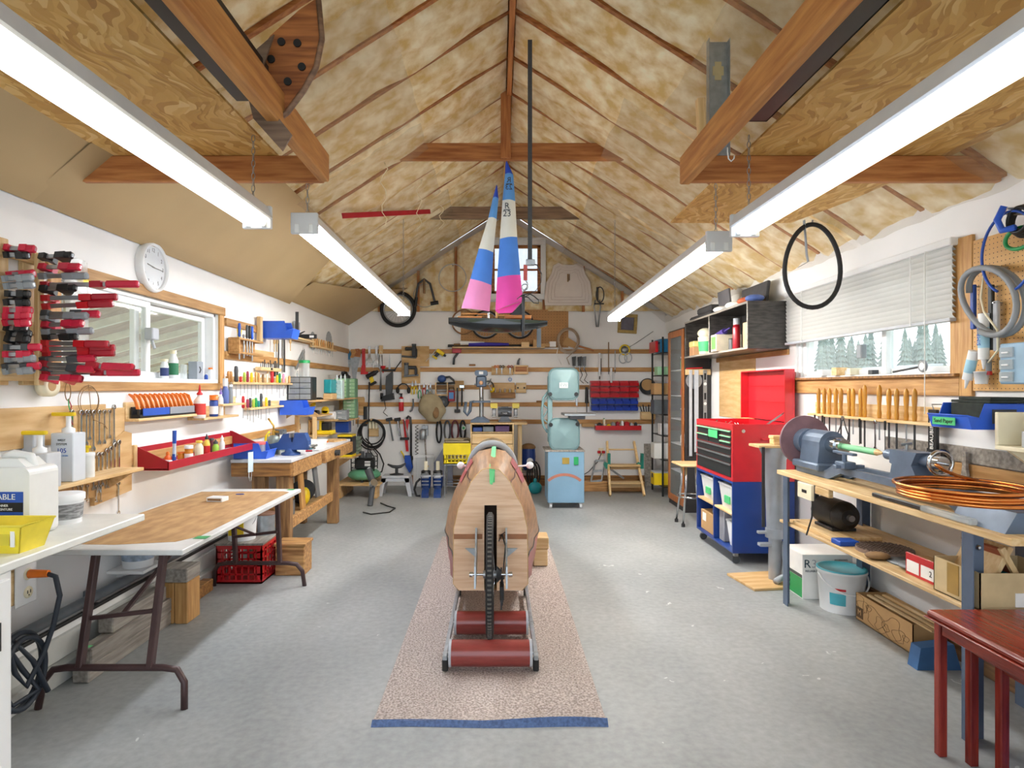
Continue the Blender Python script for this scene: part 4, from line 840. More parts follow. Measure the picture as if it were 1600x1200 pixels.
# epoxy shelf
y0, zsh = LW(60, 745, .1)
SHZ = 1.055
one('wall_shelf', MB().bx(0, .86, -.17, -.0, -.02, 0).prism([(-.001, -.02), (-.15, -.02), (-.001, -.12)], .04, .06, 'yz').prism([(-.001, -.02), (-.15, -.02), (-.001, -.12)], .78, .80, 'yz'), PALEX, 'narrow wooden wall shelf holding the epoxy cans', 'shelf', (XL+.021, 2.86, SHZ), RL)
def epoxy(px, w, d, h, m, big, label, lines, pump=True, dx=.11):
    y = FPX*(XL+dx)/(px-VX); t = thing('epoxy_can', label, 'can', (XL+dx, y, SHZ))
    P('body', MB().bx(-w/2, w/2, -d/2, d/2, 0, h, .004), m, t)
    z = h*.9
    for s, sz, mm in lines: z -= sz*.75; text('lettering', s, sz, mm, t, face(0, -d/2-.001, z)); z -= sz*.5
    if pump: P('pump_collar', MB().lathe([(.03, h), (.03, h+.02), (.012, h+.03), (.012, h+.085)], n=14), WPLAS, t); P('pump_spout', MB().bx(-.085, .035, -.012, .012, h+.085, h+.105, .005), YEL, t)
    return t
TIN = mat('can pale blue', '#dfe6ee', .3, .1, .02)
epoxy(107, .115, .10, .25, TIN, 1, 'pale blue can marked 105 with yellow pump on the narrow shelf', [('WEST', .016, INK), ('SYSTEM', .016, INK), ('105', .034, INKB), ('EPOXY RESIN', .011, SKYB)])
epoxy(62, .14, .10, .17, mat('can grey', '#cfd3d8', .35), 0, 'grey can with pink lettering and yellow pump on the narrow shelf', [('WEST', .014, INK), ('205', .03, mat('pink ink', '#c4486a'))], dx=.13)
epoxy(52, .06, .08, .26, mat('can mid grey', '#b4bac2', .35), 0, 'tall grey can behind the pumps on the narrow shelf', [], False, .035)
jar((XL+.12, FPX*(XL+.12)/(136-VX), SHZ), .036, .125, mat('jar milky', '#e4e6e4', .3), WPLAS, 'milky container with small yellow pump beside the 105 can')
t = bpy.data.objects['jar.001'] if 'jar.001' in bpy.data.objects else None
if t: P('pump_spout', MB().cyl((0, 0, .13), (0, 0, .16), .008).bx(-.04, .018, -.009, .009, .155, .17, .004), YEL, t)
# ============================================================ ORANGE SPRING CLAMP SHELF, GLUE SHELF, RED TRAY
y0 = LW(192, 650)[0]; y1 = LW(290, 650)[0]
one('wall_shelf', MB().bx(0, y1-y0+.02, -.02, 0, 0, .12).bx(0, y1-y0+.02, -.10, -.02, 0, .018).prism([(-.02, 0), (-.10, 0), (-.02, .09)], y1-y0-.0, y1-y0+.02, 'yz'), PALEX, 'wooden wall shelf with the orange handled clamps', 'shelf', (XL, y0, 1.325), RL)
rk = thing('clamp_holder', 'black slotted holder with blue and grey cards under the orange handles', 'holder', (XL+.06, (y0+y1)/2, 1.345), RL)
W = y1-y0-.06
P('rack', MB().bx(-W/2, W/2, -.03, .03, 0, .02).bx(-W/2, W/2, .02, .03, .02, .07), BLACK, rk)
P('card', MB().bx(-W/2+.03, -.01, -.032, -.029, .012, .06, 0), INKB, rk, label='blue card'); P('card', MB().bx(.0, W/2-.02, -.032, -.029, .012, .06, 0), GREY, rk, label='grey card')
oc = [(-.02, 0), (.0, .05), (.012, .085), (.05, .10), (.055, .092), (.03, .07), (.016, .045), (.004, 0)]
om = mesh('handle', MB().prism(oc, -.006, .006, 'yz'), ORANGE); ob = mesh('jaw', MB().bx(-.005, .005, -.018, .0, -.035, .004), DSTEEL)
for i in range(13):
    yy = y0+.05+(y1-y0-.09)*i/12
    t = thing('spring_clamp', '%s orange handled spring clamp from the left in the black holder' % ORD[i], 'clamp', (XL+.06, yy, 1.40), RL, 'orange spring clamps on the wall shelf')
    P('handle', om, None, t); P('jaw', ob, None, t)
y2 = LW(350, 650)[0]
one('wall_shelf', MB().bx(0, y2-y1-.03, -.13, -.0, 0, .018).prism([(0, .018), (-.12, .018), (-.0, .10)], 0, .015, 'yz').bx(.02, y2-y1-.03, -.012, 0, .018, .1), PALEX, 'small wooden wall shelf holding the red capped glue bottle', 'shelf', (XL, y1+.025, 1.29), RL)
def shelfbot(px, z, d, **k):
    return (XL+d, FPX*(XL+d)/(px-VX), z)
bottle(shelfbot(312, 1.308, .10), .042, .20, mat('clear glue', '#efe9e2', .3), RED, 'large clear glue bottle with red band and red nozzle', nozzle=.05, band=mat('red band', '#cf3b34', .5), neck=.4)
bottle(shelfbot(334, 1.308, .09), .032, .17, mat('blue can', '#2b4a9c', .35), ORANGE, 'blue and white spray can with orange cap', cat='spray can', name='spray_can', neck=.92, sh=.9, band=WPLAS, caph=.22, capr=.032)
bottle(shelfbot(345, 1.308, .06), .02, .20, WPLAS, mat('lilac', '#8d6fc0', .4), 'slim white bottle with lilac tip behind the spray can', nozzle=.03)
one('wall_shelf', MB().bx(0, .42, -.10, 0, 0, .018).bx(0, .42, -.02, 0, .018, .075), PALEX, 'short wooden shelf on the left wall under the window corner', 'shelf', (XL, 5.00, 1.385), RL)
bottle((XL+.07, 5.10, 1.403), .028, .21, mat('blue label bottle', '#5a6fb0', .4), WPLAS, 'white topped bottle with blue label on the short shelf', neck=.6, caph=.3)
bottle((XL+.06, 5.22, 1.403), .022, .16, GREY, WPLAS, 'small grey bottle on the short shelf', neck=.7)
# red tray
ty0, ty1 = 3.93, 5.35
rt = thing('red_wall_tray', 'red painted metal tray with slanted ends on the left wall', 'tray', (XL, ty0, 1.01), RL)
L = ty1-ty0
P('bottom', MB().bx(0, L, -.22, 0, 0, .006, 0), LGREY, rt)
P('front', MB().bx(0, L, -.226, -.22, -.005, .05, .001), DRED, rt); P('back', MB().bx(0, L, -.006, 0, 0, .14, .001), DRED, rt)
for x in (0, L-.006): P('end', MB().prism([(-.226, -.005), (0, -.005), (0, .15), (-.02, .15), (-.226, .05)], x, x+.006, 'yz'), DRED, rt)
P('cleat', MB().bx(-.035, 0, -.03, 0, -.0, .16), PALEZ, rt)
def tray(px, d): return (XL+d, FPX*(XL+d)/(px-VX), 1.017)
PILL = mat('amber plastic', '#e08a1e', .25, 0, .05, alpha=.85)
mk_ = thing('marker', 'tall blue and white marker standing in the red tray', 'marker', tray(272, .19)); P('barrel', MB().cyl((0, 0, 0), (.002, 0, .15), .011, n=12), mat('marker white', '#b9cbe0', .4), mk_); P('cap', MB().cyl((.002, 0, .15), (.003, 0, .235), .0125, n=12), INKB, mk_); P('base', MB().cyl((0, 0, 0), (0, 0, .08), .0118, n=12), INKB, mk_)
carton(tray(261, .20), (.05, .04, .05), WPLAS, 'tiny white box at the near end of the red tray', face_m=INK)
bottle(tray(283, .12), .022, .07, PILL, ORANGE, 'short amber pill bottle behind the blue marker', neck=.9)
bottle(tray(262, .10), .02, .075, mat('orange glue', '#f0641e', .4), ORANGE, 'orange glue nozzle bottle lying low in the red tray', nozzle=.01)
bottle(tray(295, .17), .028, .115, PILL, WPLAS, 'amber pill bottle with white cap in the red tray', neck=.95, caph=.18, capr=.029, band=PAPER)
bottle(tray(311, .16), .030, .135, CREAM, mat('mustard cap', '#e0b53a', .4), 'cream bottle with mustard cap in the red tray', neck=.6)
bottle(tray(323, .14), .024, .15, mat('yellow red bottle', '#e8c04a', .4), BLACK, 'yellow and red bottle with black nozzle in the red tray', nozzle=.02, band=RED)
bottle(tray(331, .08), .02, .12, mat('maroon bottle', '#6d2430', .4), DGREY, 'maroon bottle at the back of the red tray', neck=.7)
bottle(tray(337, .16), .024, .10, mat('lime label', '#a5d94f', .4), DGREY, 'small bottle with lime label in the red tray', nozzle=.02, neck=.6)
bottle(tray(347, .16), .02, .125, WPLAS, WPLAS, 'white pointed tube at the far end of the red tray', nozzle=.02, neck=.5)
mk = thing('face_mask', 'pale blue disposable face mask hanging below the red tray', 'mask', (XL+.231, 5.22, .99), RL)
P('mask', MB().grid(lambda u, v: (-.05+.1*u, -.02*math.sin(math.pi*u), -.17*v), 8, 8), mat('mask blue', '#cfe3ea', .8, 0, .05), mk); P('ear_loop', MB().tube([(-.03, -.0, -.16), (-.045, -.005, -.21), (-.02, -.005, -.25), (.02, 0, -.24), (.025, 0, -.16)], .0025, 5), PAPER, mk)
# ============================================================ BINS AND TOOL RACKS PAST THE WINDOW
def sloc(px, py, Y): x, z = DP(px, py, Y); return x, Y, z
akro((XL+.024, 6.08, 2.02), RL, 'empty blue storage bin on the top left rail', .32, .2, .165)
one('bin_hanger', MB().bx(-.03, .03, -.04, 0, -.12, .12), PALEZ, 'upright wooden hanger block beside the upper blue bin', 'block', (XL+.022, 5.91, 2.10), RL)
akro((XL+.024, 6.60, 1.245), RL, 'blue storage bin on the left wall above the bench vise', .32, .2, .15)
akro((XL+.06, 5.38, .922), RL, 'blue storage bin standing at the near corner of the workbench', .30, .20, .13)
# knife box
kb0, kb1 = 5.26, 5.80
kb = thing('knife_box', 'wooden slotted box holding blue handled knives beside the window', 'holder', (XL+.0, kb0, 1.83), RL); Lk = kb1-kb0
P('back', MB().bx(0, Lk, -.04, -.022, 0, .14), RAIL_X, kb); P('top', MB().bx(0, Lk, -.12, -.04, .122, .14), RAIL_X, kb); P('bottom', MB().bx(0, Lk, -.12, -.04, 0, .018), RAIL_X, kb); P('end', MB().bx(0, .018, -.12, -.04, .018, .122), RAIL_X, kb)
for i, (px, hm, lb, bl) in enumerate(((374, INKB, 'navy', .13), (381, STEEL, 'steel', .10), (386, DGREY, 'black', .05), (390, BLACK, 'second black', .05), (394, BLUE, 'bright blue', .14))):
    d = .105; y = FPX*(XL+d)/(px-VX); driver((XL+d, y, 1.975), '%s handled knife in the slotted box beside the window' % lb, hm, .12 if i != 1 else .03, .014, .13+bl*.5, 0, 'knives in the slotted box', 'knife', 'knife', sw=.007)
o = thing('clip', 'yellow clip standing on the slotted knife box', 'clip', (XL+.06, 5.40, 1.97)); P('clip', MB().prism([(-.012, 0), (.012, 0), (.02, .08), (.0, .05), (-.02, .09)], -.008, .008), YEL, o)
# screwdriver racks
def rack(y0, y1, z, label, d=.07): one('tool_rack', MB().bx(0, y1-y0, -d, -.0, 0, .02).bx(0, y1-y0, -.018, 0, .02, .07), PALEX, label, 'rack', (XL, y0, z), RL)
rack(5.26, 7.02, 1.565, 'long wooden screwdriver rack on the left wall')
HM = {'w': PZ_, 'b': DGREY, 'y': YEL, 'r': RED, 'g': GREEN, 'p': mat('maroon handle', '#9a2f4a', .35), 'l': mat('lime handle', '#a8c24a', .35), 'n': LEATH, 't': TEAL, 'c': CREAM, 'k': PINK}
nmz = {'w': 'wooden', 'b': 'dark', 'y': 'yellow', 'r': 'red', 'g': 'green', 'p': 'maroon', 'l': 'lime', 'n': 'brown', 't': 'teal', 'c': 'cream', 'k': 'pink'}
for i, (px, c, hl) in enumerate(((357, 'w', .09), (361, 'w', .09), (369, 'b', .14), (376, 'r', .05), (382, 'l', .09), (387, 'p', .10), (393, 'y', .09), (400, 'w', .10), (404, 'w', .09), (411, 'n', .08), (417, 'c', .09), (425, 'r', .13), (433, 'y', .08), (437, 'g', .10), (443, 'k', .10), (448, 'c', .07), (452, 'w', .08))):
    d = .05; y = FPX*(XL+d)/(px-VX); driver((XL+d, y, 1.586), '%s handled screwdriver, %s from the window in the long rack' % (nmz[c], ORD[i]), HM[c], hl, .014 if hl < .12 else .02, .10+.06*((i*7) % 4)/3, 0, 'screwdrivers in the long rack')
rack(5.62, 6.50, 1.33, 'short wooden rack of awls and nut drivers above the bench')
for i, (px, c, hl) in enumerate(((380, 'r', .11), (387, 'p', .08), (391, 'b', .09), (396, 'l', .08), (400, 'g', .09), (404, 't', .06), (408, 'b', .13), (416, 'y', .09), (421, 'b', .06))):
    d = .05; y = FPX*(XL+d)/(px-VX); driver((XL+d, y, 1.351), '%s handled nut driver, %s from the window in the short rack' % (nmz[c], ORD[i]), HM[c], hl, .015, .09+.05*((i*5) % 4)/3, 0, 'nut drivers in the short rack')
th = thing('hammer', 'small T-handled hammer standing in the long screwdriver rack', 'hammer', (XL+.05, LW(419, 590, .05)[0], 1.586)); P('handle', MB().cyl((0, 0, 0), (-.004, 0, .13), .006), PALEZ, th); P('head', MB().cyl((-.045, 0, .135), (.045, 0, .135), .011), DSTEEL, th)
# drill bit block, pliers, squares
bb = thing('bit_block', 'wooden block of drill bits on the left wall under the knives', 'block', (XL+.02, 5.85, 1.70), RL); P('block', MB().bx(0, .55, -.06, 0, 0, .035), PALEX, bb)
for i in range(9): P('bit', MB().cyl((.05+i*.05, -.035, .03), (.05+i*.05, -.035, .07+.02*(i % 3)), .004+.001*(i % 3), n=6), DSTEEL, bb)
P('backboard', MB().bx(-.05, .5, -.0, .004, .1, .2), PLY, bb)
def plier(loc, label, hm, rz=RL, s=1.0):
    t = thing('pliers', label, 'pliers', loc, rz)
    for k in (-1, 1): P('handle', MB().tube([(k*.004*s, -.012, -.05*s), (k*.018*s, -.012, -.09*s), (k*.014*s, -.012, -.15*s)], .006*s, 6), hm, t)
    P('jaw', MB().prism([(-.012*s, -.05*s), (.012*s, -.05*s), (.008*s, -.01*s), (.002*s, .012*s), (-.002*s, .012*s), (-.008*s, -.01*s)], -.018, -.006), STEEL, t)
    P('hook', MB().cyl((0, -.02, -.03*s), (0, 0, -.03*s), .002, n=5), STEEL, t)
    return t
plier((XL+.022, LW(424, 560)[0], 1.80), 'black pliers hanging on the second left rail', BLACK); plier((XL+.022, LW(428, 560)[0], 1.78), 'dark green pliers hanging on the second left rail', mat('dark green', '#2f4d40', .4))
for i, (px, py, w, h, lb) in enumerate(((436, 527, .03, .34, 'narrow steel rule'), (445, 527, .045, .38, 'wide steel straightedge'))):
    y, z = LW(px, py, .03); one('steel_rule', MB().bx(-w/2, w/2, -.006, 0, -h, 0).cyl((0, -.012, -.015), (0, 0, -.015), .004), DSTEEL, '%s hanging below the upper blue bin' % lb, 'rule', (XL+.022, y, z), RL)
for i, px in enumerate((427, 431, 452)):
    y, z = LW(px, 527, .03); one('chisel', MB().lathe([(.008, 0), (.014, .01), (.012, .05), (.005, .06)], (0, -.02, -.07), 8).bx(-.008, .008, -.023, -.017, -.15, -.07), PALEZ, '%s wooden handled chisel hanging behind the steel rules' % ORD[i], 'chisel', (XL+.022, y, z), RL, 'chisels behind the rules')
# shelf with level and squares, carving chisel rack
one('wall_shelf', MB().bx(0, .62, -.12, 0, 0, .018), PALEX, 'small wooden shelf with level and square on the top left rail', 'shelf', (XL+.022, 6.75, 2.075), RL)
sq = thing('combination_square', 'steel combination square standing on the small top shelf', 'square', (XL+.09, 6.86, 2.094)); P('blade', MB().bx(-.018, .018, -.003, .003, 0, .29), DSTEEL, sq); P('head', MB().prism([(-.02, 0), (.09, .07), (.085, .075), (-.02, .03)], -.008, .008), DSTEEL, sq)
one('metal_plate', MB().bx(-.10, .10, -.004, 0, 0, .20), mat('plate', '#a9aeb8', .35, .5), 'thin grey metal plate leaning on the small top shelf', 'plate', (XL+.024, 7.05, 2.094), RL)
lv = thing('torpedo_level', 'black torpedo level on the small top shelf', 'level', (XL+.13, 7.0, 2.094)); P('body', MB().bx(-.07, .14, -.012, .012, 0, .05), BLACK, lv); P('vial', MB().bx(.06, .11, -.014, -.012, .012, .038), WPLAS, lv)
one('tool_rack', MB().bx(0, .95, -.08, 0, 0, .02).bx(0, .95, -.02, 0, .02, .06), PALEX, 'wooden rack of carving chisels near the back left corner', 'rack', (XL+.022, 7.55, 2.035), RL)
for i in range(10):
    d = .065; px = 489+i*3.4; y = FPX*(XL+d)/(px-VX); driver((XL+d, y, 2.056), '%s wooden handled carving chisel from the left in the corner rack' % ORD[i], PZ_ if i % 3 else PALEZ, .10, .013, .10, 0, 'carving chisels in the corner rack', 'carving_chisel', 'chisel')
for i, (px, py, r) in enumerate(((492, 533, .12), (517, 535, .155))):
    y, z = LW(px, py, .03); sb = thing('saw_blade', '%s grey circular saw blade behind the carving chisels' % ('smaller' if i == 0 else 'larger'), 'saw blade', (XL, y, z), RL)
    tp_ = [((r if j % 2 == 0 else r*.94)*math.cos(2*math.pi*j/40), (r if j % 2 == 0 else r*.94)*math.sin(2*math.pi*j/40)) for j in range(40)]
    P('plate', MB().prism(tp_, -.006, -.003), GALV, sb); P('arbor', MB().cyl((0, -.02, 0), (0, 0, 0), .012), BLACK, sb)
mt = thing('mitre_gauge', 'grey folding metal square above the green lidded jar', 'square', (XL+.0, 7.35, 1.98), RL); P('arm', MB().bar((-.3, -.02, -.22), (.0, -.02, 0), .006, .05), GALV, mt); P('arm', MB().bx(-.06, -.0, -.024, -.016, -.25, 0), STEEL, mt)
# shelf with jar and drawer cabinets
one('wall_shelf', MB().bx(0, 2.45, -.34, 0, -.02, 0).prism([(0, -.02), (-.3, -.02), (0, -.2)], .05, .07, 'yz').prism([(0, -.02), (-.3, -.02), (0, -.2)], 2.3, 2.32, 'yz'), PLY, 'long plywood shelf carrying the drawer cabinets on the left wall', 'shelf', (XL, 6.72, 1.395), RL)
drawers((XL+.145, 6.97, 1.396), 0, 2, 4, .125, .062, .2, BLACK, CLEAR, 'black drawer cabinet with eight clear drawers', GREY)
# jar on the cabinet
j = jar((XL+.17, 6.87, 1.657), .058, .17, CLEAR, GREEN, 'clear jar of brushes with green lid on the black drawer cabinet', lidh=.03)
P('brushes', MB().cyl((-.02, 0, .01), (-.03, 0, .15), .006).cyl((.02, .01, .01), (.03, 0, .14), .007).cyl((0, .02, .01), (.01, .02, .15), .006), LEATH, j)
for i in range(6): one('small_vial', MB().lathe([(.012, 0), (.012, .045), (.006, .055), (.006, .07)], n=10), CLEAR, '%s small clear vial on top of the drawer cabinets' % ORD[i], 'vial', (XL+.05+.03*i if i < 3 else -2.12+.05*i, 7.0 if i < 3 else 7.49, 1.657 if i < 3 else 1.629), 0, 'vials on the cabinets')
one('teal_box', MB().bx(-.042, .042, -.12, .12, 0, .16).bx(-.03, .03, -.122, -.12, .06, .1), TEAL, 'teal plastic box beside the black drawer cabinet', 'box', (-2.0, 7.3, 1.47))
one('box_riser', MB().bx(-.05, .05, -.12, .12, 0, .07), PLY, 'wooden riser under the teal box', 'block', (-2.0, 7.3, 1.396))
drawers((-1.945-.03, 7.55, 1.396), 0, 1, 5, .15, .044, .12, mat('pale blue grey', '#b8cccb', .4), mat('mint clear', '#c9dcd9', .2, 0, .1, alpha=.7), 'pale mint cabinet with narrow clear drawers', TEAL)
MINT = mat('pale green drawers', '#a9cfa4', .4, 0, .08); MINTD = mat('green frame', '#6f9f7c', .4)
drawers((-2.10, 8.33, 1.396), 0, 1, 5, .15, .05, .16, MINTD, MINT, 'green drawer cabinet with five wide drawers near the back corner', WPLAS)
one('parts_cabinet_shelf', MB().bx(0, .34, -.32, 0, -.02, 0), PLY, 'low plywood shelf under the tall green drawer tower', 'shelf', (XL, 8.62, 1.10), RL)
drawers((-2.10+.0, 8.80, 1.10), 0, 1, 11, .16, .05, .17, MINTD, MINT, 'tall tower of pale green drawers in the back left corner', WPLAS)
drawers((-2.17+.06, 8.33, 1.101), 0, 1, 2, .16, .06, .15, GREY, CLEAR, 'grey two drawer cabinet below the green cabinet', WPLAS)
one('parts_cabinet_shelf', MB().bx(0, .34, -.32, 0, -.02, 0), PLY, 'low plywood shelf under the grey two drawer cabinet', 'shelf', (XL, 8.22, 1.10), RL)
one('navy_box', MB().bx(-.09, .09, -.08, .08, 0, .15).prism([(.0, .02), (.08, .02), (.08, .12)], -.083, -.08), NAVY, 'navy box under the grey two drawer cabinet', 'box', (-2.11, 8.36, .925))
one('black_tool', MB().lathe([(.08, 0), (.085, .03), (.05, .06), (.04, .09), (.0, .1)], n=16).bx(-.02, .02, -.1, .0, .06, .09), BLACK, 'black sander on top of the green drawer cabinets', 'sander', (-2.1, 8.38, 1.66))
# ============================================================ WORKBENCH
wbn = thing('workbench', 'heavy timber workbench with white top along the left wall', 'workbench', (-2.05, 6.2, 0))
BX0, BX1, BY0, BY1, BH = XL+.045, -1.77, 5.25, 7.35, .92
P('top', MB().bx(BX0, BX1, BY0, BY1, BH-.03, BH, .004), mat('worn white top', '#d9dbe0', .4, 0, .08, 5), wbn, True)
P('front_beam', MB().bx(BX0, BX1-.01, BY0+.01, BY0+.07, BH-.15, BH-.031), BROWNW, wbn, True)
P('side_beam', MB().bx(BX1-.055, BX1-.006, BY0+.072, 6.18, BH-.16, BH-.031), ROUGHW, wbn, True); P('side_beam', MB().bx(BX1-.055, BX1+.03, 6.19, BY1, BH-.15, BH-.031), ROUGHW, wbn, True)
for (x, y) in ((BX1-.10, BY0+.12), (BX0+.20, BY0+.15), (BX1-.10, 6.95), (BX0+.06, 6.95)): P('leg', MB().bx(x-.06, x+.06, y-.045, y+.045, 0, BH-.151), wood('bench leg', '#a67f50', '#745234', 'z'), wbn, True)
P('stretcher', MB().bx(BX1-.13, BX1-.09, BY0+.17, 6.90, .26, .36), ROUGHW, wbn, True); P('lower_shelf', MB().bx(BX0, BX1-.135, BY0+.17, 6.90, .30, .32), PLY, wbn, True)
P('vise_knob', MB().cyl((BX1+.03, 6.55, .84), (BX1+.08, 6.55, .84), .03).cyl((BX1+.06, 6.50, .82), (BX1+.06, 6.62, .86), .008), DSTEEL, wbn, True)
v = thing('bench_vise', 'blue cast iron bench vise on the workbench corner', 'vise', (-1.90, 5.62, BH))
P('base', MB().lathe([(.085, 0), (.085, .02), (.055, .03), (.05, .06)], n=18), VISEB, v); P('body', MB().prism([(-.16, .05), (-.18, .10), (-.1, .12), (-.06, .19), (.0, .20), (.02, .12), (.12, .10), (.12, .05)], -.045, .045), VISEB, v)
P('front_jaw', MB().prism([(.03, .05), (.17, .05), (.17, .13), (.14, .2), (.05, .2), (.03, .12)], -.05, .05), VISEB, v); P('jaw_plate', MB().bx(.0, .012, -.05, .05, .16, .2).bx(.036, .05, -.05, .05, .16, .205), STEEL, v)
P('screw', MB().cyl((-.2, 0, .08), (.22, 0, .08), .014), STEEL, v); P('handle', MB().cyl((.21, -.09, .08), (.21, .09, .08), .007).sph((.21, -.09, .08), .011).sph((.21, .09, .08), .011), STEEL, v); P('slide', MB().bx(-.26, -.16, -.03, .03, .05, .10), VISEB, v)
jar((HZ(404, 714, BH)[0], 5.44, BH), .058, .125, mat('tin grey', '#a9acb6', .3, .3), mat('red lid', '#d15a58', .4), 'grey tin with red lid on the near edge of the workbench', name='tin', cat='tin', lidh=.022)
t = thing('blow_torch', 'propane torch cylinder with bent nozzle on the workbench', 'torch', (XL+.26, 5.68, BH)); P('cylinder', MB().lathe([(.06, 0), (.062, .02), (.062, .13), (.05, .16), (.02, .175)], n=18), mat('torch grey', '#7d857f', .35, .3), t); P('valve', MB().cyl((0, 0, .17), (0, 0, .22), .014).cyl((0, 0, .205), (.05, 0, .205), .012), BRASS, t); P('nozzle', MB().tube([(0, 0, .22), (0, 0, .26), (-.02, 0, .29), (-.05, 0, .33)], .009, 8), BRASS, t); P('handle', MB().tube([(0, 0, .2), (-.05, 0, .19), (-.06, 0, .14)], .004, 6), STEEL, t)
carton((-2.05, 5.98, BH), (.12, .12, .09), mat('clear box', '#cfd6cf', .2, 0, .1, alpha=.75), 'clear plastic parts box on the workbench', cat='box')
jar((-2.06, 6.18, BH), .055, .10, GREEN, WPLAS, 'green tub with white lid on the workbench', name='tub', cat='tub')
one('paper_stack', MB().bx(-.13, .13, -.2, .2, 0, .03).bx(-.11, .14, -.18, .19, .031, .05), PAPER, 'stack of white papers on the workbench', 'papers', (-1.98, 6.55, BH), .2)
one('paper_stack', MB().bx(-.1, .1, -.14, .14, 0, .012).bx(-.09, .09, -.12, .13, .013, .02), PLY, 'loose plywood scraps on the far end of the workbench', 'scraps', (-1.9, 7.05, BH), -.3)
for i, (x, y, l) in enumerate(((-1.84, 5.86, .12), (-1.86, 5.98, .16), (-1.83, 6.12, .1), (-1.9, 6.86, .12))):
    o = thing('hand_tool', '%s small steel tool lying near the front of the bench' % ORD[i], 'tool', (x, y, BH), .4+i, 'small tools on the bench'); P('handle', MB().cyl((0, 0, .01), (l*.5, 0, .01), .009, n=8), (DRED, TEAL, DGREY, ORANGE)[i], o); P('blade', MB().bx(l*.5, l, -.004, .004, .007, .013), STEEL, o)
gm_ = thing('small_machine', 'small grey cast metal arbor press at the back of the bench', 'machine', (-2.18, 6.12, BH+.0)); P('base', MB().bx(-.07, .07, -.06, .06, 0, .02), IRON, gm_); P('column', MB().bx(-.05, -.01, -.03, .03, .02, .2), IRON, gm_); P('head', MB().bx(-.06, .06, -.03, .03, .15, .2).cyl((.03, -.05, .17), (.03, .05, .17), .02), IRON, gm_)
one('banana_handle', MB().tube([(0, 0, 0), (-.02, 0, .06), (-.015, 0, .13), (.01, 0, .18)], [.018, .025, .022, .008], 8), YEL, 'yellow curved handle standing at the back of the bench', 'handle', (-2.24, 5.98, BH+.01))
# drill shelves
ds = thing('drill_shelf', 'wooden bracket shelf with cordless drill above the bench', 'shelf', (XL, 7.05, 1.20), RL); P('board', MB().bx(0, .55, -.30, 0, 0, .018), PLY, ds); P('bracket', MB().prism([(0, .02), (-.28, .02), (-.2, .07), (0, .16)], 0, .018, 'yz'), PLY, ds); P('bracket', MB().bx(0, .03, -.25, -.2, -.29, 0), PALEZ, ds); P('bracket', MB().bx(0, .03, -.05, 0, -.29, 0), PALEZ, ds)
def drill(loc, rz, label, body, trim, tilt=0):
    t = thing('cordless_drill', label, 'drill', loc, rz)
    P('motor', MB().cyl((-.09, 0, .17), (.06, 0, .17), .032), body, t); P('chuck', MB().cyl((.06, 0, .17), (.12, 0, .17), .026, .016), BLACK, t)
    P('grip', MB().prism([(-.06, .15), (-.01, .15), (-.02, .05), (-.07, .05)], -.018, .018), trim, t); P('battery', MB().bx(-.09, .03, -.035, .035, 0, .05, .006), body, t)
    return t
drill((XL+.2, 7.22, 1.219), 0, 'yellow and black cordless drill on the bracket shelf', BLACK, YEL)
one('case_shelf', MB().bx(0, .5, -.26, 0, -.018, 0), PLY, 'plywood shelf for the yellow cased drill charger', 'shelf', (XL, 7.42, BH+.035), RL)
chg = thing('drill_charger', 'yellow battery charger on the shelf at the bench end', 'charger', (-2.16, 7.62, BH+.035)); P('base', MB().bx(-.12, .12, -.09, .09, 0, .05, .01), YEL, chg); P('battery', MB().bx(-.02, .08, -.06, .06, .05, .15, .01), BLACK, chg); P('arm', MB().bx(-.05, -.02, -.06, .06, .05, .18, .005), YEL, chg)
one('tape_measure', MB().cyl((0, -.02, .045), (0, .02, .045), .042).bx(-.042, .042, -.02, .02, 0, .04), YEL, 'yellow and black tape measure on the drill shelf edge', 'tape measure', (XL+.24, 7.45, 1.219))
one('white_roll', MB().cyl((-.15, 0, .05), (.15, 0, .05), .05), WPLAS, 'white paper roll under the drill shelf', 'roll', (XL+.17, 7.60, BH+.22))
one('roll_bracket', MB().bx(-.17, .17, -.06, .06, 0, .012).bx(-.17, -.155, -.06, .06, -.185, .0), PLY, 'small bracket carrying the white paper roll', 'bracket', (XL+.175, 7.60, BH+.22-.012))
cs = thing('tool_case', 'black and yellow plastic tool case on the bench end shelf', 'case', (-2.06, 8.35, .60)); P('body', MB().bx(-.10, .10, -.12, .12, .03, .27, .01), BLACK, cs); P('lid_edge', MB().bx(-.1, .1, -.122, .12, .271, .30), YEL, cs); P('base_edge', MB().bx(-.1, .1, -.122, .12, 0, .03), YEL, cs)
one('case_stand', MB().bx(0, .62, -.40, 0, -.02, 0).prism([(0, -.02), (-.35, -.02), (0, -.25)], .28, .30, 'yz'), PLY, 'plywood bracket shelf under the tool case in the back corner', 'shelf', (XL, 8.22, .60), RL)
for i in range(5): one('paper_tray', MB().open_box(-.09, .09, -.12, .12, 0, .04, .004, .01), mat('olive trays', '#8a9a88', .5), '%s grey green tray from the bottom in the stack beside the tool case' % ORD[i], 'tray', (-2.05, 8.72, .60+.048*i), .06*(-1)**i, 'stacked trays in the corner')
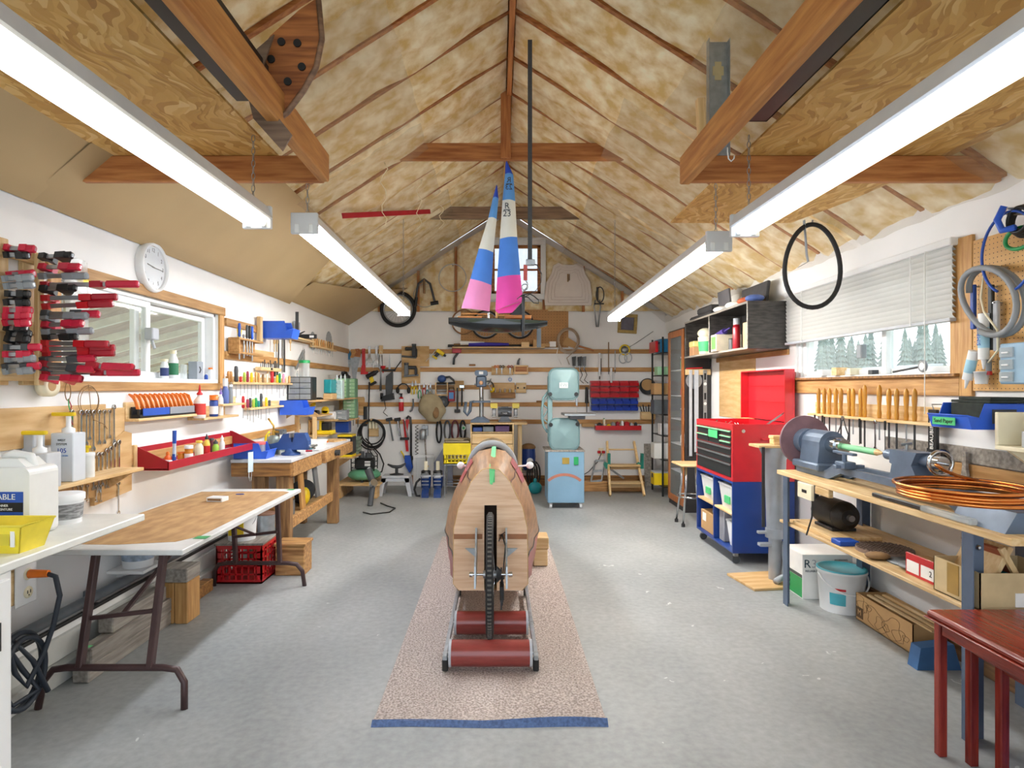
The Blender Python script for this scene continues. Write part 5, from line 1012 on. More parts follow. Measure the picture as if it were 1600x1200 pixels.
# under the bench
dfl = thing('duffel_bag', 'black tool bag with yellow cloth on the lower bench shelf', 'bag', (-2.06, 6.45, .325)); P('bag', MB().sph((0, 0, .12), 1, 16, 10, (.12, .24, .12)), mat('black fabric', '#20242c', .8), dfl); P('cloth', MB().sph((.08, -.17, .10), 1, 12, 8, (.05, .08, .09)), YEL, dfl)
for i, (x, y, dx, m_) in enumerate(((-2.03, 6.04, .12, PALEZ), (-1.94, 6.10, .10, ORANGE), (-2.12, 6.14, .15, WPLAS), (-2.0, 6.80, .08, GREY))):
    one('board_offcut', MB().bx(-.012, .012, -.06, .06, 0, .38+.03*i, .003, Ry(-.06-.02*i)), m_ if i != 1 else PZ_, ('tall pale board', 'short pine board', 'white board', 'grey board')[i]+' leaning under the workbench', 'board', (x, y, .325 if True else 0))
for i, (x, y) in enumerate(((-2.08, 5.55), (-1.98, 5.75), (-2.1, 5.95))):
    jar((x, y, .325), .07, .16, (BROWNW, IRON, GALV)[i], None, '%s tin under the near end of the workbench' % ('brown', 'dark grey', 'galvanised')[i], name='tin', cat='tin')
# ============================================================ FOLDING TABLE
ft = thing('folding_table', 'long folding table with worn white and brown top', 'table', (-1.93, 3.9, 0))
TX0, TX1, TY0, TY1, TH = -2.305, -1.555, 3.02, 4.84, .737
P('top', MB().bx(TX0, TX1, TY0, TY1, TH-.028, TH, .004), mat('table white', '#d6d7d6', .45, 0, .08, 7), ft, True)
P('worn_surface', MB().prism([(TX0+.02, TY0+.12), (TX0+.35, TY0+.10), (TX1-.12, TY0+.16), (TX1-.05, TY0+.28), (TX1-.04, TY1-.16), (TX1-.10, TY1-.12), (TX0+.03, TY1-.14)], TH+.0002, TH+.0012, 'xy'), mat('worn particle board', '#bf9a6b', .7, 0, 0, 6, (3, 1, 1), .1, '#a37d52', detail=8), ft, True, 'brown bare patch where the laminate is gone')
for (x, y, w, l) in ((TX1-.06, TY0+.22, .07, .06), (TX1-.09, TY1-.07, .05, .05)): P('tape_patch', MB().bx(x, x+w, y, y+l, TH+.0012, TH+.002, 0), GREEN, ft, True)
BRN = mat('brown leg paint', '#4a3535', .4, .2, .15)
for yb, yt_, s in ((2.96, 3.08, 1), (4.72, 4.66, -1)):
    zc = .185
    P('leg_foot', MB().tube([(-2.20, yb-.03*s, .0), (-2.19, yb-.01*s, .12), (-2.15, yb, zc-.01), (-2.08, yb, zc), (-1.62, yb, zc), (-1.55, yb, zc-.01), (-1.51, yb-.01*s, .12), (-1.50, yb-.03*s, .0)], .017, 8), BRN, ft, True)
    for x in (-2.02, -1.68): P('leg_post', MB().bar((x, yb, zc), (x, yt_, TH-.03), .04, .03, (1, 0, 0)), BRN, ft, True)
    P('brace', MB().bar((-1.85, yb+.06*s, .42), (-1.85, yb+.75*s, TH-.04), .025, .012), BRN, ft, True)
    P('brace', MB().bar((-2.02, yb+.06*s, .40), (-1.68, yb+.06*s, .44), .02, .02), BRN, ft, True)
mb_ = thing('matchbox', 'small white and red cardboard box on the folding table', 'box', (HZ(340, 783, TH)[0], HZ(340, 783, TH)[1], TH+.0015), -.15); P('sleeve', MB().bx(-.06, .06, -.04, .04, 0, .03, .002), WPLAS, mb_); P('striker', MB().bx(-.05, .05, -.0412, -.0405, .008, .022, 0), LEATH, mb_)
one('string_loop', MB().torus((0, 0, .003), .03, .002, 'z', 20, 5, .5), INKB, 'small dark blue string loop on the far end of the table', 'string', (HZ(375, 773, TH)[0], HZ(375, 773, TH)[1], TH+.001))
# ============================================================ COUNTER, NEAR CABINET AND ITEMS
cb = thing('base_cabinet', 'white painted base cabinet at the left edge under the counter', 'cabinet', (-2.07, 1.6, 0)); P('body', MB().bx(XL+.035, -1.80, -.3, 2.27, .08, .865), WHITE, cb, True); P('plinth', MB().bx(XL+.09, -1.86, -.3, 2.2, 0, .08), GREY, cb, True)
for a, b in ((.2, .85), (.87, 1.55), (1.57, 2.24)): d = P('door', MB().bx(-1.80, -1.782, a, b, .12, .84), WHITE, cb, True); P('handle', MB().cyl((-1.775, b-.06, .60), (-1.775, b-.06, .70), .006), DSTEEL, d, True)
CH = .9
ct = thing('counter_top', 'white painted counter board over the near cabinet', 'counter', (-2.07, 1.6, .866)); P('board', MB().bx(XL+.002, -1.785, -.3, 3.10, .866, CH, .005), mat('counter white', '#e6e7e2', .35, 0, .05), ct, True)
jg = thing('solvent_jug', 'large white solvent jug with blue label on the counter', 'jug', (-2.10, 2.66, CH))
P('body', MB().prism(rrect(-.16, .13, 0, .30, .03), -.085, .085).prism([(-.13, .30), (.12, .28), (.06, .335), (-.08, .335)], -.06, .06), mat('milky jug', '#e9eae8', .35, 0, .03), jg)
P('handle', MB().tube([(.09, 0, .27), (.07, 0, .34), (.0, 0, .35), (-.04, 0, .335)], .02, 8), mat('milky jug', '#e9eae8'), jg); P('cap', MB().cyl((-.1, 0, .335), (-.1, 0, .37), .028), WPLAS, jg)
P('label', MB().bx(-.12, .105, -.087, -.0855, .02, .2, 0), INKB, jg); P('label_panel', MB().bx(-.12, .105, -.0878, -.087, .115, .155, 0), INK, jg)
text('lettering', 'SOLVABLE', .034, WPLAS, jg, face(-.008, -.0885, .178), sx=1.05)
for i, (s, z) in enumerate((('PAINT THINNER', .142), ('DILUANT A PEINTURE', .126))): text('lettering', s, .014, WPLAS, jg, face(-.008, -.0885, z))
P('emblem', MB().torus((.03, -.088, .055), .02, .003, 'y', 16, 5), WPLAS, jg)
jar((-2.05, 2.90, CH), .078, .125, WPLAS, WPLAS, 'white tub with grey label next to the solvent jug', name='tub', cat='tub', taper=.86, lidh=.028, band=mat('grey print', '#8f9092', .6, 0, .5, 30, (1, 1, 4)))
ytr = thing('mud_tray', 'yellow plastic mixing tray on the counter edge', 'tray', (-1.985, 2.42, CH)); P('tray', MB().open_box(-.17, .17, -.09, .09, 0, .11, .004, .025), mat('tray yellow', '#f2dd3e', .35), ytr); P('rim', MB().tube([(-.17, -.09, .11), (.17, -.09, .11), (.17, .09, .11), (-.17, .09, .11)], .005, 6, True), mat('tray yellow', '#f2dd3e'), ytr)
P('sticker', MB().bx(.06, .12, -.083, -.080, .035, .085, 0), mat('yellow sticker', '#d9c83a', .5), ytr); P('sticker', MB().bx(.126, .142, -.086, -.083, .03, .09, 0), PAPER, ytr)
one('paper_pad', MB().bx(-.16, .06, -.05, .05, 0, .006), PAPER, 'white paper under the yellow tray', 'paper', (-1.96, 2.26, CH+.0005), .1)
# outlet and cord
ol = thing('wall_outlet', 'white outlet plate on a wooden block with an orange plug in it', 'outlet', (XL+.03, 2.86, .62), RL); P('block', MB().bx(-.12, .05, -.10, -.001, -.08, .08), PALEX, ol); P('plate', MB().bx(-.065, .065, -.108, -.101, -.095, .095, .003), WPLAS, ol)
for z in (-.04, .045): P('socket', MB().lathe([(.028, -.1085), (.026, -.112), (.0, -.112)], (0.01, 0, z), 16, 'y'), CREAM, ol)
P('socket_hole', MB().bx(.0, .004, -.1135, -.112, -.045, -.03).bx(.018, .022, -.1135, -.112, -.045, -.03).cyl((.011, -.1135, -.053), (.011, -.112, -.053), .003, n=8), INK, ol)
ec = thing('extension_cord', 'dark extension cord with orange plug hanging from the outlet in a coil', 'cord', (XL+.15, 2.87, .1))
P('plug', MB().cyl((-2.195, 2.872, 0.665), (-2.11, 2.875, 0.665), .021, .017, n=12), ORANGE, ec, True)
P('cord', MB().tube([(-2.12, 2.875, 0.665), (-2.08, 2.880, 0.650), (-2.06, 2.880, 0.560), (-2.09, 2.880, 0.420), (-2.12, 2.860, 0.300), (-2.14, 2.780, 0.180), (-2.16, 2.740, 0.260), (-2.17, 2.710, 0.390), (-2.16, 2.780, 0.260), (-2.13, 2.840, 0.140), (-2.16, 2.720, 0.120), (-2.18, 2.660, 0.260), (-2.17, 2.730, 0.420), (-2.14, 2.820, 0.280), (-2.10, 2.860, 0.120)], .012, 8), mat('cord navy', '#2c3440', .5), ec, True)
P('coil', MB().torus((-2.16, 2.760, 0.260), .14, .012, 'x', 28, 7, 1.2).torus((-2.135, 2.760, 0.250), .13, .012, 'x', 28, 7, 1.2), mat('cord navy', '#2c3440'), ec, True)
one('conduit_pipe', MB().cyl((0, 0, 0), (0, 4.2, 0), .028, n=12).bx(-.07, 0, 1.0, 1.03, -.03, .03).bx(-.07, 0, 3.0, 3.03, -.03, .03), mat('conduit grey', '#6d747c', .45), 'grey conduit pipe running low along the left wall', 'pipe', (XL+.07, 2.45, .36))
one('conduit_pipe', MB().cyl((0, 0, 0), (0, 4.0, 0), .012, n=10).bx(-.045, 0, 1.0, 1.03, -.012, .012), BLACK, 'thin black pipe running low along the left wall', 'pipe', (XL+.045, 2.5, .29))
pb = jar((XL+.12, 3.78, .441), .095, .25, WPLAS, None, 'white printed pail on the bracket behind the folding table', name='pail', cat='pail', taper=.9, band=mat('blue print', '#9fb0c4', .5, 0, .4, 18))
one('pail_bracket', MB().bx(-.12, .12, -.22, 0, -.02, 0).prism([(0, -.02), (-.2, -.02), (0, -.07)], -.02, .02, 'yz'), WHITE, 'white bracket shelf under the printed pail', 'bracket', (XL, 3.78, .44), RL)
# timbers on the floor
def timber(px, py, dx, dy, dz, m, label, z=0, X=None, rz=0):
    x, y = FL(px, py) if z == 0 else HZ(px, py, z); x = X if X is not None else x
    one('timber', MB().bx(-dx/2, dx/2, 0, dy, 0, dz), m, label, 'timber', (x, y, z), rz)
timber(95, 1068, .09, 1.15, .085, GREYW, 'lowest grey timber in the pile under the table', X=-2.17)
timber(95, 1040, .085, .95, .085, GREYW, 'grey timber with green end mark on top of the pile', .086, X=-2.165)
timber(150, 990, .085, .55, .085, GREYW, 'short grey timber topmost in the pile', .172, X=-2.18)
P('paint_mark', MB().bx(-.02, .02, .02, .05, .0851, .0858), LIME, bpy.data.objects['timber.001'])
for i, X in enumerate((-2.15, -2.06)): one('wood_block', MB().bx(-.043, .043, 0, .17, 0, .27), wood('cut fir z', '#d2a468', '#ad7c44', 'z'), '%s upright cut timber block near the red crate' % ('left', 'right')[i], 'wood block', (X, 3.98, 0))
one('wood_block', MB().bx(-.10, .085, -.01, .17, 0, .09), GREYW, 'grey timber piece lying on the two upright blocks', 'wood block', (-2.10, 3.98, .271))
one('timber', MB().bx(-.04, .04, 0, .45, 0, .09), BROWNW, 'brown beam on the floor along the left wall by the crate', 'timber', (XL+.14, 4.2, 0))
# milk crate
def milk_crate(loc, d, m, label, rz=0, grip=True):
    t = thing('milk_crate', label, 'crate', loc, rz); x, y, z = d
    for (a, b, c, e) in ((-x/2, x/2, -y/2, -y/2+.006), (-x/2, x/2, y/2-.006, y/2), (-x/2, -x/2+.006, -y/2, y/2), (x/2-.006, x/2, -y/2, y/2)):
        q = MB(); horiz = (b-a) > (e-c)
        for zz in (0, z*.22, z*.45, z*.62, z*.8, z-.03): q.bx(a, b, c, e, zz, zz+(.03 if zz in (0, z-.03) else .012), 0)
        n = 7
        for i in range(n+1):
            if horiz: u = a+(b-a-.012)*i/n; q.bx(u, u+.012, c, e, .03, z-.03, 0)
            else: u = c+(e-c-.012)*i/n; q.bx(a, b, u, u+.012, .03, z-.03, 0)
        if horiz: q.bx(a, a+.04, c, e, .03, z-.03, 0).bx(b-.04, b, c, e, .03, z-.03, 0)
        else: q.bx(a, b, c, c+.04, .03, z-.03, 0).bx(a, b, e-.04, e, .03, z-.03, 0)
        P('side', q, m, t)
    P('bottom', MB().bx(-x/2, x/2, -y/2, y/2, 0, .012, 0), m, t)
    return t
milk_crate((-2.03, 4.98, 0), (.36, .36, .30), RED, 'red milk crate on the floor behind the table legs')
one('plywood_piece', MB().bx(-.19, .19, -.2, .2, 0, .018), GREYW, 'grey plywood piece on the red milk crate', 'board', (-2.03, 4.98, .302), .03)
pl = jar((-2.06, 4.93, .321), .115, .20, WPLAS, None, 'white pail with yellow label on the red crate', name='pail', cat='pail', taper=.9, handle=STEEL); P('label', MB().bx(-.06, .06, -.117, -.112, .05, .17), YEL, pl)
jar((-2.04, 5.60, .0), .10, .28, GALV, None, 'ribbed galvanised can behind the red crate', name='can', cat='can'); jar((-2.03+.10, 5.10, .321), .07, .17, GALV, mat('rust lid', '#7d5a48', .6), 'tin can with rusty rim on the red crate', name='tin', cat='tin')
one('wood_box', MB().bx(-.12, .12, -.1, .1, 0, .24).bx(-.13, .13, -.11, .11, .241, .262), ROUGHW, 'rough wooden box beside the front bench leg', 'box', (-1.70, 5.1, 0))
# ============================================================ BACK WALL
for i, z in enumerate(RZS):
    x0 = BW(549 if i == 0 else 556, 0)[0]; x1 = BW(1022, 0)[0]
    one('cleat_rail', MB().bx(x0, x1, -.022, 0, -.034, .034), RAIL_X, '%s wooden tool rail from the top across the back wall' % ORD[i], 'rail', (0, YB, z))
K = YB/FPX
def bt(name, label, cat, px, py, d=.024, grp=None):   # a thing on the back wall, origin on the rail face
    x, z = BW(px, py); return thing(name, label, cat, (x, YB-d, z), 0, grp)
def s_(n): return n*K                                    # pixels on the back wall to metres
def Bp(name, mb, m, t): return P(name, mb, m, t)
def hook(t, z=0, x=0): P('hook', MB().cyl((x, -.03, z), (x, .0, z), .004, n=6), STEEL, t)
# hand saws
for i, (px, py, hm, L, w, a) in enumerate(((545, 552, mat('saw blue', '#2f6f96', .4), .50, .09, .05), (553, 549, PX_, .52, .11, -.06), (560, 548, FIRX, .48, .10, .10))):
    t = bt('hand_saw', '%s hand saw hanging in the back left corner' % ('blue handled', 'pine handled', 'orange wood handled')[i], 'saw', px, py, .024+.014*i); M_ = Ry(a)
    P('blade', MB().prism([(-w/2, -.08), (w/2, -.08), (w*.1, -L), (-w*.25, -L)], -.003, -.001, T=M_), GALV, t)
    P('handle', MB().prism([(-w*.5, -.10), (w*.5, -.10), (w*.55, -.02), (w*.2, .03), (-w*.4, .02), (-w*.2, -.03)], -.012, .008, T=M_), hm, t); hook(t, 0)
# wrenches on the top rail
t = bt('pipe_wrench', 'red pipe wrench on the top back rail', 'wrench', 569, 545); P('handle', MB().bx(-.025, .025, -.02, 0, -.26, 0), RED, t); P('jaw', MB().prism([(-.045, -.40), (.07, -.40), (.07, -.36), (.03, -.36), (.03, -.26), (-.03, -.26)], -.024, 0), RED, t); hook(t, -.02)
for i, (px, L) in enumerate(((578, .30), (589, .34))):
    t = bt('adjustable_wrench', '%s chrome adjustable wrench on the top back rail' % ('smaller', 'larger')[i], 'wrench', px, 541); P('handle', MB().bx(-.02, .02, -.015, 0, -L+.1, 0), CHROME, t); P('jaw', MB().prism([(-.03, -L+.12), (.03, -L+.12), (.06, -L+.03), (.03, -L), (.02, -L+.05), (-.03, -L+.04), (-.05, -L-.01), (-.06, -L+.05)], -.018, 0), CHROME, t); hook(t, -.02)
t = bt('long_pincers', 'long steel pincers hanging from a wooden block on the back wall', 'pincers', 596, 543); P('block', MB().bx(-.03, .03, -.03, 0, -.10, .03), PALEZ, t)
P('arm', MB().tube([(-.02, -.04, -.12), (-.03, -.04, -.3), (0, -.04, -.36), (.01, -.04, -.68)], .009, 6), STEEL, t); P('arm', MB().tube([(.02, -.04, -.12), (.03, -.04, -.3), (0, -.045, -.36), (-.01, -.04, -.68)], .009, 6), STEEL, t); P('cord', MB().torus((0, -.035, -.10), .02, .004, 'y', 12, 5, 2), CREAM, t)
# power tools: motor, grip, chuck
def gun(px, py, label, cat, name, bm, tm, L=.25, rot=0, bit=0, d=.03):
    t = bt(name, label, cat, px, py, d); T = Ry(rot)
    P('motor', MB().cyl((-L*.4, -.05, 0), (L*.25, -.05, 0), L*.16).move(T), bm, t); P('nose', MB().cyl((L*.25, -.05, 0), (L*.45, -.05, 0), L*.12, L*.07).move(T), BLACK, t)
    P('grip', MB().prism([(-L*.25, -L*.05), (-L*.02, -L*.05), (-L*.1, -L*.5), (-L*.34, -L*.5)], -.07, -.03).move(T), tm, t); P('base', MB().bx(-L*.42, L*.0, -.085, -.02, -L*.64, -L*.48, .006).move(T), bm, t)
    if bit: P('bit', MB().cyl((L*.45, -.05, 0), (L*.45+bit, -.05, 0), .008, n=8).move(T), STEEL, t)
    P('hook', MB().cyl((-L*.1, -.03, 0), (-L*.1, d-.0, 0), .005, n=6).move(T), STEEL, t)
    return t
gun(583, 585, 'black and yellow drill with a long auger on the back wall', 'drill', 'power_drill', BLACK, YEL, .24, -.5)
t = bt('auger_bit', 'long thin black auger hanging down the back wall', 'auger', 578, 597); P('rod', MB().cyl((0, -.02, 0), (-.03, -.02, -1.55), .012, .006, n=8), BLACK, t); hook(t, -.02)
t = bt('reciprocating_saw', 'black reciprocating saw hanging blade up on the back wall', 'saw', 610, 600); P('blade', MB().prism([(-.02, .2), (.02, .2), (.0, .48)], -.05, -.045), STEEL, t); P('body', MB().prism([(-.05, .12), (.05, .2), (.05, -.02), (.03, -.2), (-.05, -.25), (-.06, 0)], -.085, -.01), DGREY, t); P('shoe', MB().bx(-.11, .09, -.08, -.02, .2, .23).bar((.08, -.05, .22), (.18, -.05, .36), .02, .015), BLACK, t); P('grip', MB().prism([(-.14, -.20), (.06, -.14), (.08, -.24), (-.12, -.27)], -.09, -.02).bx(-.14, -.10, -.09, -.02, -.24, -.14), BLACK, t); P('cord', MB().tube([(-.08, -.05, -.26), (-.06, -.05, -.38), (-.1, -.05, -.44), (-.03, -.05, -.5)], .006, 6), BLACK, t); hook(t, .05)
t = bt('funnel', 'small red funnel hanging on the back wall', 'funnel', 600, 572); P('cone', MB().lathe([(.045, 0), (.01, -.07), (.008, -.11)], (0, -.05, 0), 14), RED, t); hook(t, -.004)
# nail guns on boards
t = bt('tool_board', 'pine board behind the two nailers on the back wall', 'board', 643, 575, 0); P('board', MB().bx(-.15, .14, -.04, -.022, -.24, .34), PLY, t); P('strip', MB().bx(.14, .28, -.04, -.022, .02, .34), PLY, t)
for i, (px, py) in enumerate(((642, 550), (642, 579))):
    t = bt('nail_gun', '%s air nailer hanging on the pine board' % ('upper', 'lower')[i], 'nail gun', px, py, .042); s = (-1, 1)[i]
    P('head', MB().bx(.06*-s-.03, .06*-s+.035, -.07, -.01, -.08, .09, .008), BLACK if i == 0 else IRON, t); P('handle', MB().bx(-.08, .10, -.06, -.02, .02, .07, .01), BLACK, t); P('magazine', MB().bar((-.12*s*.8, -.04, -.09), (.13*s, -.04, -.07), .03, .03), IRON if i else DGREY, t); P('end_cap', MB().cyl((.06*-s, -.04, .09), (.06*-s, -.04, .12), .035), DGREY, t); P('grip', MB().bx(.07, .11, -.055, -.02, -.08, .04), BLACK, t); P('peg', MB().cyl((0, -.05, .02), (0, 0, .02), .006), PALEX, t)
# heat gun area
gun(690, 552, 'yellow and black cordless driver hanging slanted on the top back rail', 'driver', 'cordless_driver', YEL, BLACK, .20, .6)
t = bt('folded_sheet', 'white folded sheet tucked behind the yellow driver', 'sheet', 676, 551); P('sheet', MB().bar((-.10, -.02, -.14), (.06, -.02, .04), .006, .06, (0, -1, 0)), PAPER, t)
t = bt('bench_brush', 'curved black brush with red block on the back wall', 'brush', 713, 548); P('block', MB().bx(-.06, .08, -.05, 0, -.04, .06), DRED, t); P('bristles', MB().tube([(.07, -.03, .03), (.02, -.03, -.05), (-.03, -.03, -.12), (-.04, -.03, -.22)], .018, 8), DGREY, t)
t = bt('palm_sander', 'dark blue palm sander with cord on the back wall', 'sander', 697, 594); P('body', MB().sph((-.06, -.06, .02), 1, 12, 8, (.07, .05, .06)), VISEB, t); P('base', MB().bx(-.14, .02, -.1, -.01, -.06, -.035), BLACK, t); P('handle', MB().tube([(-.02, -.06, .04), (.06, -.06, .05), (.12, -.06, .0), (.14, -.06, -.04), (.04, -.06, -.05)], .018, 8), DGREY, t); hook(t, 0, -.06)
t = bt('grit_box', 'small open wooden box with slots on the back wall', 'box', 691, 608); q = MB(); [q.bx(*b) for b in ((-.1, .1, -.1, 0, -.1, -.082), (-.1, .1, -.1, 0, .082, .1), (-.1, -.082, -.1, 0, -.082, .082), (.082, .1, -.1, 0, -.082, .082))]; P('case', q, PALEX, t)
for z in (-.04, 0, .04): P('shelf', MB().bx(-.08, .08, -.08, 0, z, z+.008), LEATH, t)
t = bt('grinding_disc', 'round dark grinding disc hanging below the wooden box', 'disc', 693, 628); P('disc', MB().lathe([(.02, 0), (.09, 0), (.09, -.03), (.06, -.035), (.02, -.03)], n=24, ax='y'), DGREY, t); P('hub', MB().cyl((0, -.04, 0), (0, 0, 0), .025), IRON, t)
t = bt('lantern', 'red box lantern with blue window on the back wall', 'lantern', 706, 618); P('case', MB().bx(-.05, .05, -.08, 0, -.09, .08, .008), DRED, t); P('window', MB().bx(-.035, .035, -.084, -.08, -.05, .05), SKYB, t); P('handle', MB().tube([(-.04, -.04, .08), (-.03, -.04, .13), (.03, -.04, .13), (.04, -.04, .08)], .006, 6), BLACK, t)
def hammer(px, py, label, L, hm, headm, hw=.05, name='hammer', head_at='top', rot=0):
    t = bt(name, label, 'hammer', px, py); T = Ry(rot)
    z = 0 if head_at == 'top' else -L
    P('handle', MB().cyl((0, -.03, 0), (0, -.03, -L), .012, .014, n=8).move(T), hm, t); P('head', MB().bx(-hw, hw, -.05, -.01, z-.025, z+.025, .006).move(T), headm, t); P('hook', MB().cyl((0, -.03, -.04 if head_at == 'top' else 0), (0, .0, -.04 if head_at == 'top' else 0), .006, n=6).move(T), STEEL, t)
t = bt('tool_board', 'small pine board behind the two mallets', 'board', 718, 603, 0); P('board', MB().bx(-.075, .07, -.04, -.022, -.08, .08), PLY, t)
hammer(715, 606, 'mallet with black square head hanging upside down', .36, DGREY, BLACK, .045, head_at='low'); hammer(722, 604, 'claw hammer with dark grip on the small pine board', .30, BLACK, CHROME, .04)
# ear muffs and extinguisher
def muffs(px, py, label, cm, rot=0):
    t = bt('ear_muffs', label, 'ear muffs', px, py); T = Ry(rot)
    P('band', MB().tube([(.085*math.cos(math.radians(a)), -.04, .085*math.sin(math.radians(a))) for a in range(0, 181, 15)], .010, 6).move(T), BLACK, t)
    for s in (-1, 1): P('cup', MB().sph((s*.085, -.04, -.02), 1, 12, 8, (.03, .04, .05)).move(T), cm, t)
    P('hook', MB().cyl((0, -.05, .075), (0, 0, .075), .005).move(T), STEEL, t)
muffs(631, 608, 'black ear muffs hanging above the red extinguisher', BLACK); muffs(763, 604, 'yellow and black ear muffs beside the drill press', YEL, .5)
t = bt('fire_extinguisher', 'small red fire extinguisher on the back wall', 'extinguisher', 628, 626); P('cylinder', MB().lathe([(.035, -.16), (.04, -.15), (.04, .02), (.03, .05), (.015, .06)], (0, -.045, 0), 16), RED, t); P('band', MB().lathe([(.0405, -.02), (.0405, .03)], (0, -.045, 0), 16, nocap=True), WPLAS, t); P('valve', MB().bx(-.015, .015, -.06, -.03, .06, .10).bx(-.04, .02, -.055, -.035, .10, .115), BLACK, t); P('strap', MB().bx(-.03, .03, -.02, 0, -.06, -.04), STEEL, t)
# pliers row
for i, (px, py, m_) in enumerate(((645, 600, YEL), (650, 599, YEL), (656, 606, GREEN), (663, 602, RED), (668, 605, TEAL), (673, 602, LGREY))):
    x, z = BW(px, py); plier((x, YB-.024, z+.03), '%s handled pliers, %s from the left in the back wall row' % (('yellow', 'yellow', 'green', 'red', 'teal', 'grey')[i], ORD[i]), m_, 0, 1.3)
t = bt('canvas_bag', 'crumpled tan canvas bag hanging in the middle of the back wall', 'bag', 673, 622); 
def f(u, v):
    a = 2*math.pi*u; r = (.05+.13*math.sin(math.pi*min(1, v*.85+.08)))*(1+.15*mnoise.noise(Vector((math.cos(a)*2, math.sin(a)*2, v*4))))
    return (r*math.cos(a)*1.15+.06*v, -.10+r*.45*math.sin(a), .06-.42*v)
P('bag', MB().grid(f, 18, 12), TAN, t); P('mouth', MB().sph((.10, -.17, -.22), 1, 12, 8, (.05, .02, .09)), LEATH, t); P('strap', MB().tube([(-.06, -.08, .03), (0, -.04, .10), (.06, -.08, .02)], .012, 6), TAN, t); hook(t, .09)
t = bt('claw_bar', 'short curved grey bar right of the extinguisher', 'pry bar', 646, 623); P('bar', MB().tube([(0, -.02, .0), (.005, -.02, -.1), (-.02, -.02, -.18), (-.05, -.02, -.2)], .014, 8), IRON, t); hook(t, -.01)
# lower row: air hose, hammers etc.
t = bt('air_hose', 'large coil of black air hose hanging low on the back wall', 'hose', 583, 654); q = MB()
for i, (r, dz, dx) in enumerate(((.20, -.23, 0), (.19, -.22, .012), (.205, -.25, -.01), (.17, -.2, .015))): q.torus((dx, -.05-.02*i, dz), r, .011, 'y', 36, 7, 1.1)
P('coil', q, RUBBER, t); P('tail', MB().tube([(-.1, -.06, -.3), (0, -.05, -.42), (.12, -.05, -.55), (.18, -.05, -.7), (.15, -.05, -.82), (.04, -.05, -.88), (-.1, -.12, -.9)], .011, 7), RUBBER, t); P('peg', MB().cyl((0, -.13, -.01), (0, 0, -.01), .014), PALEX, t)
t = bt('wood_block', 'pine block with three dowels inside the air hose coil', 'block', 584, 672, 0); P('block', MB().bx(-.08, .08, -.03, 0, -.10, .04), PALEX, t)
for x in (-.05, 0, .05): P('dowel', MB().cyl((x, -.05, .03), (x, -.05, .16), .022), CREAM, t); P('base', MB().bx(x-.02, x+.02, -.06, -.03, .01, .03), PALEX, t)
t = bt('frame_saw', 'bow saw with thin steel bow left of the air hose', 'saw', 556, 625, 0); P('bow', MB().tube([(-.03, -.03, -.40), (-.03, -.03, -.04), (0, -.03, 0), (.04, -.03, -.04), (.04, -.03, -.42)], .007, 6), STEEL, t); P('board', MB().bx(-.10, .14, -.02, 0, -.24, .03), PLY, t)
t = bt('wall_board', 'tall pine strip left of the air hose', 'strip', 571, 650, 0); P('strip', MB().bx(-.03, .03, -.02, 0, -.16, .2), DSTEEL, t)
hammer(609, 655, 'steel hammer hanging right of the air hose', .34, IRON, DSTEEL, .05, rot=-.18); hammer(622, 655, 'shiny rubber grip hammer second right of the air hose', .26, CHROME, BLACK, .05, rot=-.12)
t = bt('caulking_gun', 'grey caulking frame hanging beside the hammers', 'caulking gun', 630, 657); P('frame', MB().tube([(-.06, -.03, 0), (-.02, -.03, -.28), (.08, -.03, -.26), (.03, -.03, 0)], .012, 6), STEEL, t); P('handle', MB().bx(-.04, .10, -.045, -.015, -.30, -.26), BLACK, t); hook(t, -.01)
t = bt('red_strap', 'red and white striped strap hanging beside the black bar', 'strap', 634, 655); P('strap', MB().prism([(-.04, 0), (.06, 0), (.03, -.20), (.05, -.5), (.01, -.5)], -.02, -.012), RED, t); P('stripe', MB().prism([(-.02, 0), (.0, 0), (.03, -.25), (.02, -.25)], -.022, -.0201), WPLAS, t); hook(t, -.01, .01)
t = bt('pry_bar', 'long black wrecking bar hanging by its hook', 'pry bar', 642, 652); P('bar', MB().tube([(-.06, -.03, -.02), (-.03, -.03, .02), (.0, -.03, .0), (.01, -.03, -.1), (.01, -.03, -.70)], .017, 7), DSTEEL, t); hook(t, .0)
t = bt('garden_sprayer', 'blue and black sprayer nozzle low on the back wall', 'sprayer', 638, 716, 0); P('body', MB().prism([(-.05, .05), (.04, .05), (.08, -.14), (.03, -.22), (-.04, -.1)], -.08, -.02), INKB, t); P('grip', MB().bx(-.04, .10, -.07, -.03, -.02, .04), BLACK, t); P('trigger', MB().tube([(-.05, -.05, .0), (-.07, -.05, .06), (-.11, -.05, .12)], .012, 6), YEL, t); P('bracket', MB().bx(-.02, .02, -.03, 0, -.05, .0), STEEL, t)
t = bt('coiled_cable', 'stretched black spiral cable hanging on the back wall', 'cable', 652, 664); q = [(.022*math.cos(i*.55)+.0, -.04+.022*math.sin(i*.55), -.62*i/130) for i in range(131)]; P('spiral', MB().tube(q, .005, 5), BLACK, t); hook(t, 0)
t = bt('spray_gun', 'metal spray gun cup hanging below the canvas bag', 'spray gun', 662, 668); P('cup', MB().lathe([(.05, -.18), (.055, -.17), (.055, -.04), (.03, -.02)], (0, -.07, 0), 16), GALV, t); P('body', MB().bx(-.02, .08, -.09, -.05, -.02, .04).bx(.05, .08, -.085, -.055, -.12, -.02), STEEL, t); hook(t, .02)
one('wooden_staff', MB().cyl((0, 0, 0), (-.05, .09, .62), .012), GREYW, 'thin wooden stick leaning under the spray gun', 'stick', (BW(668, 0)[0], YB-.13, .33))
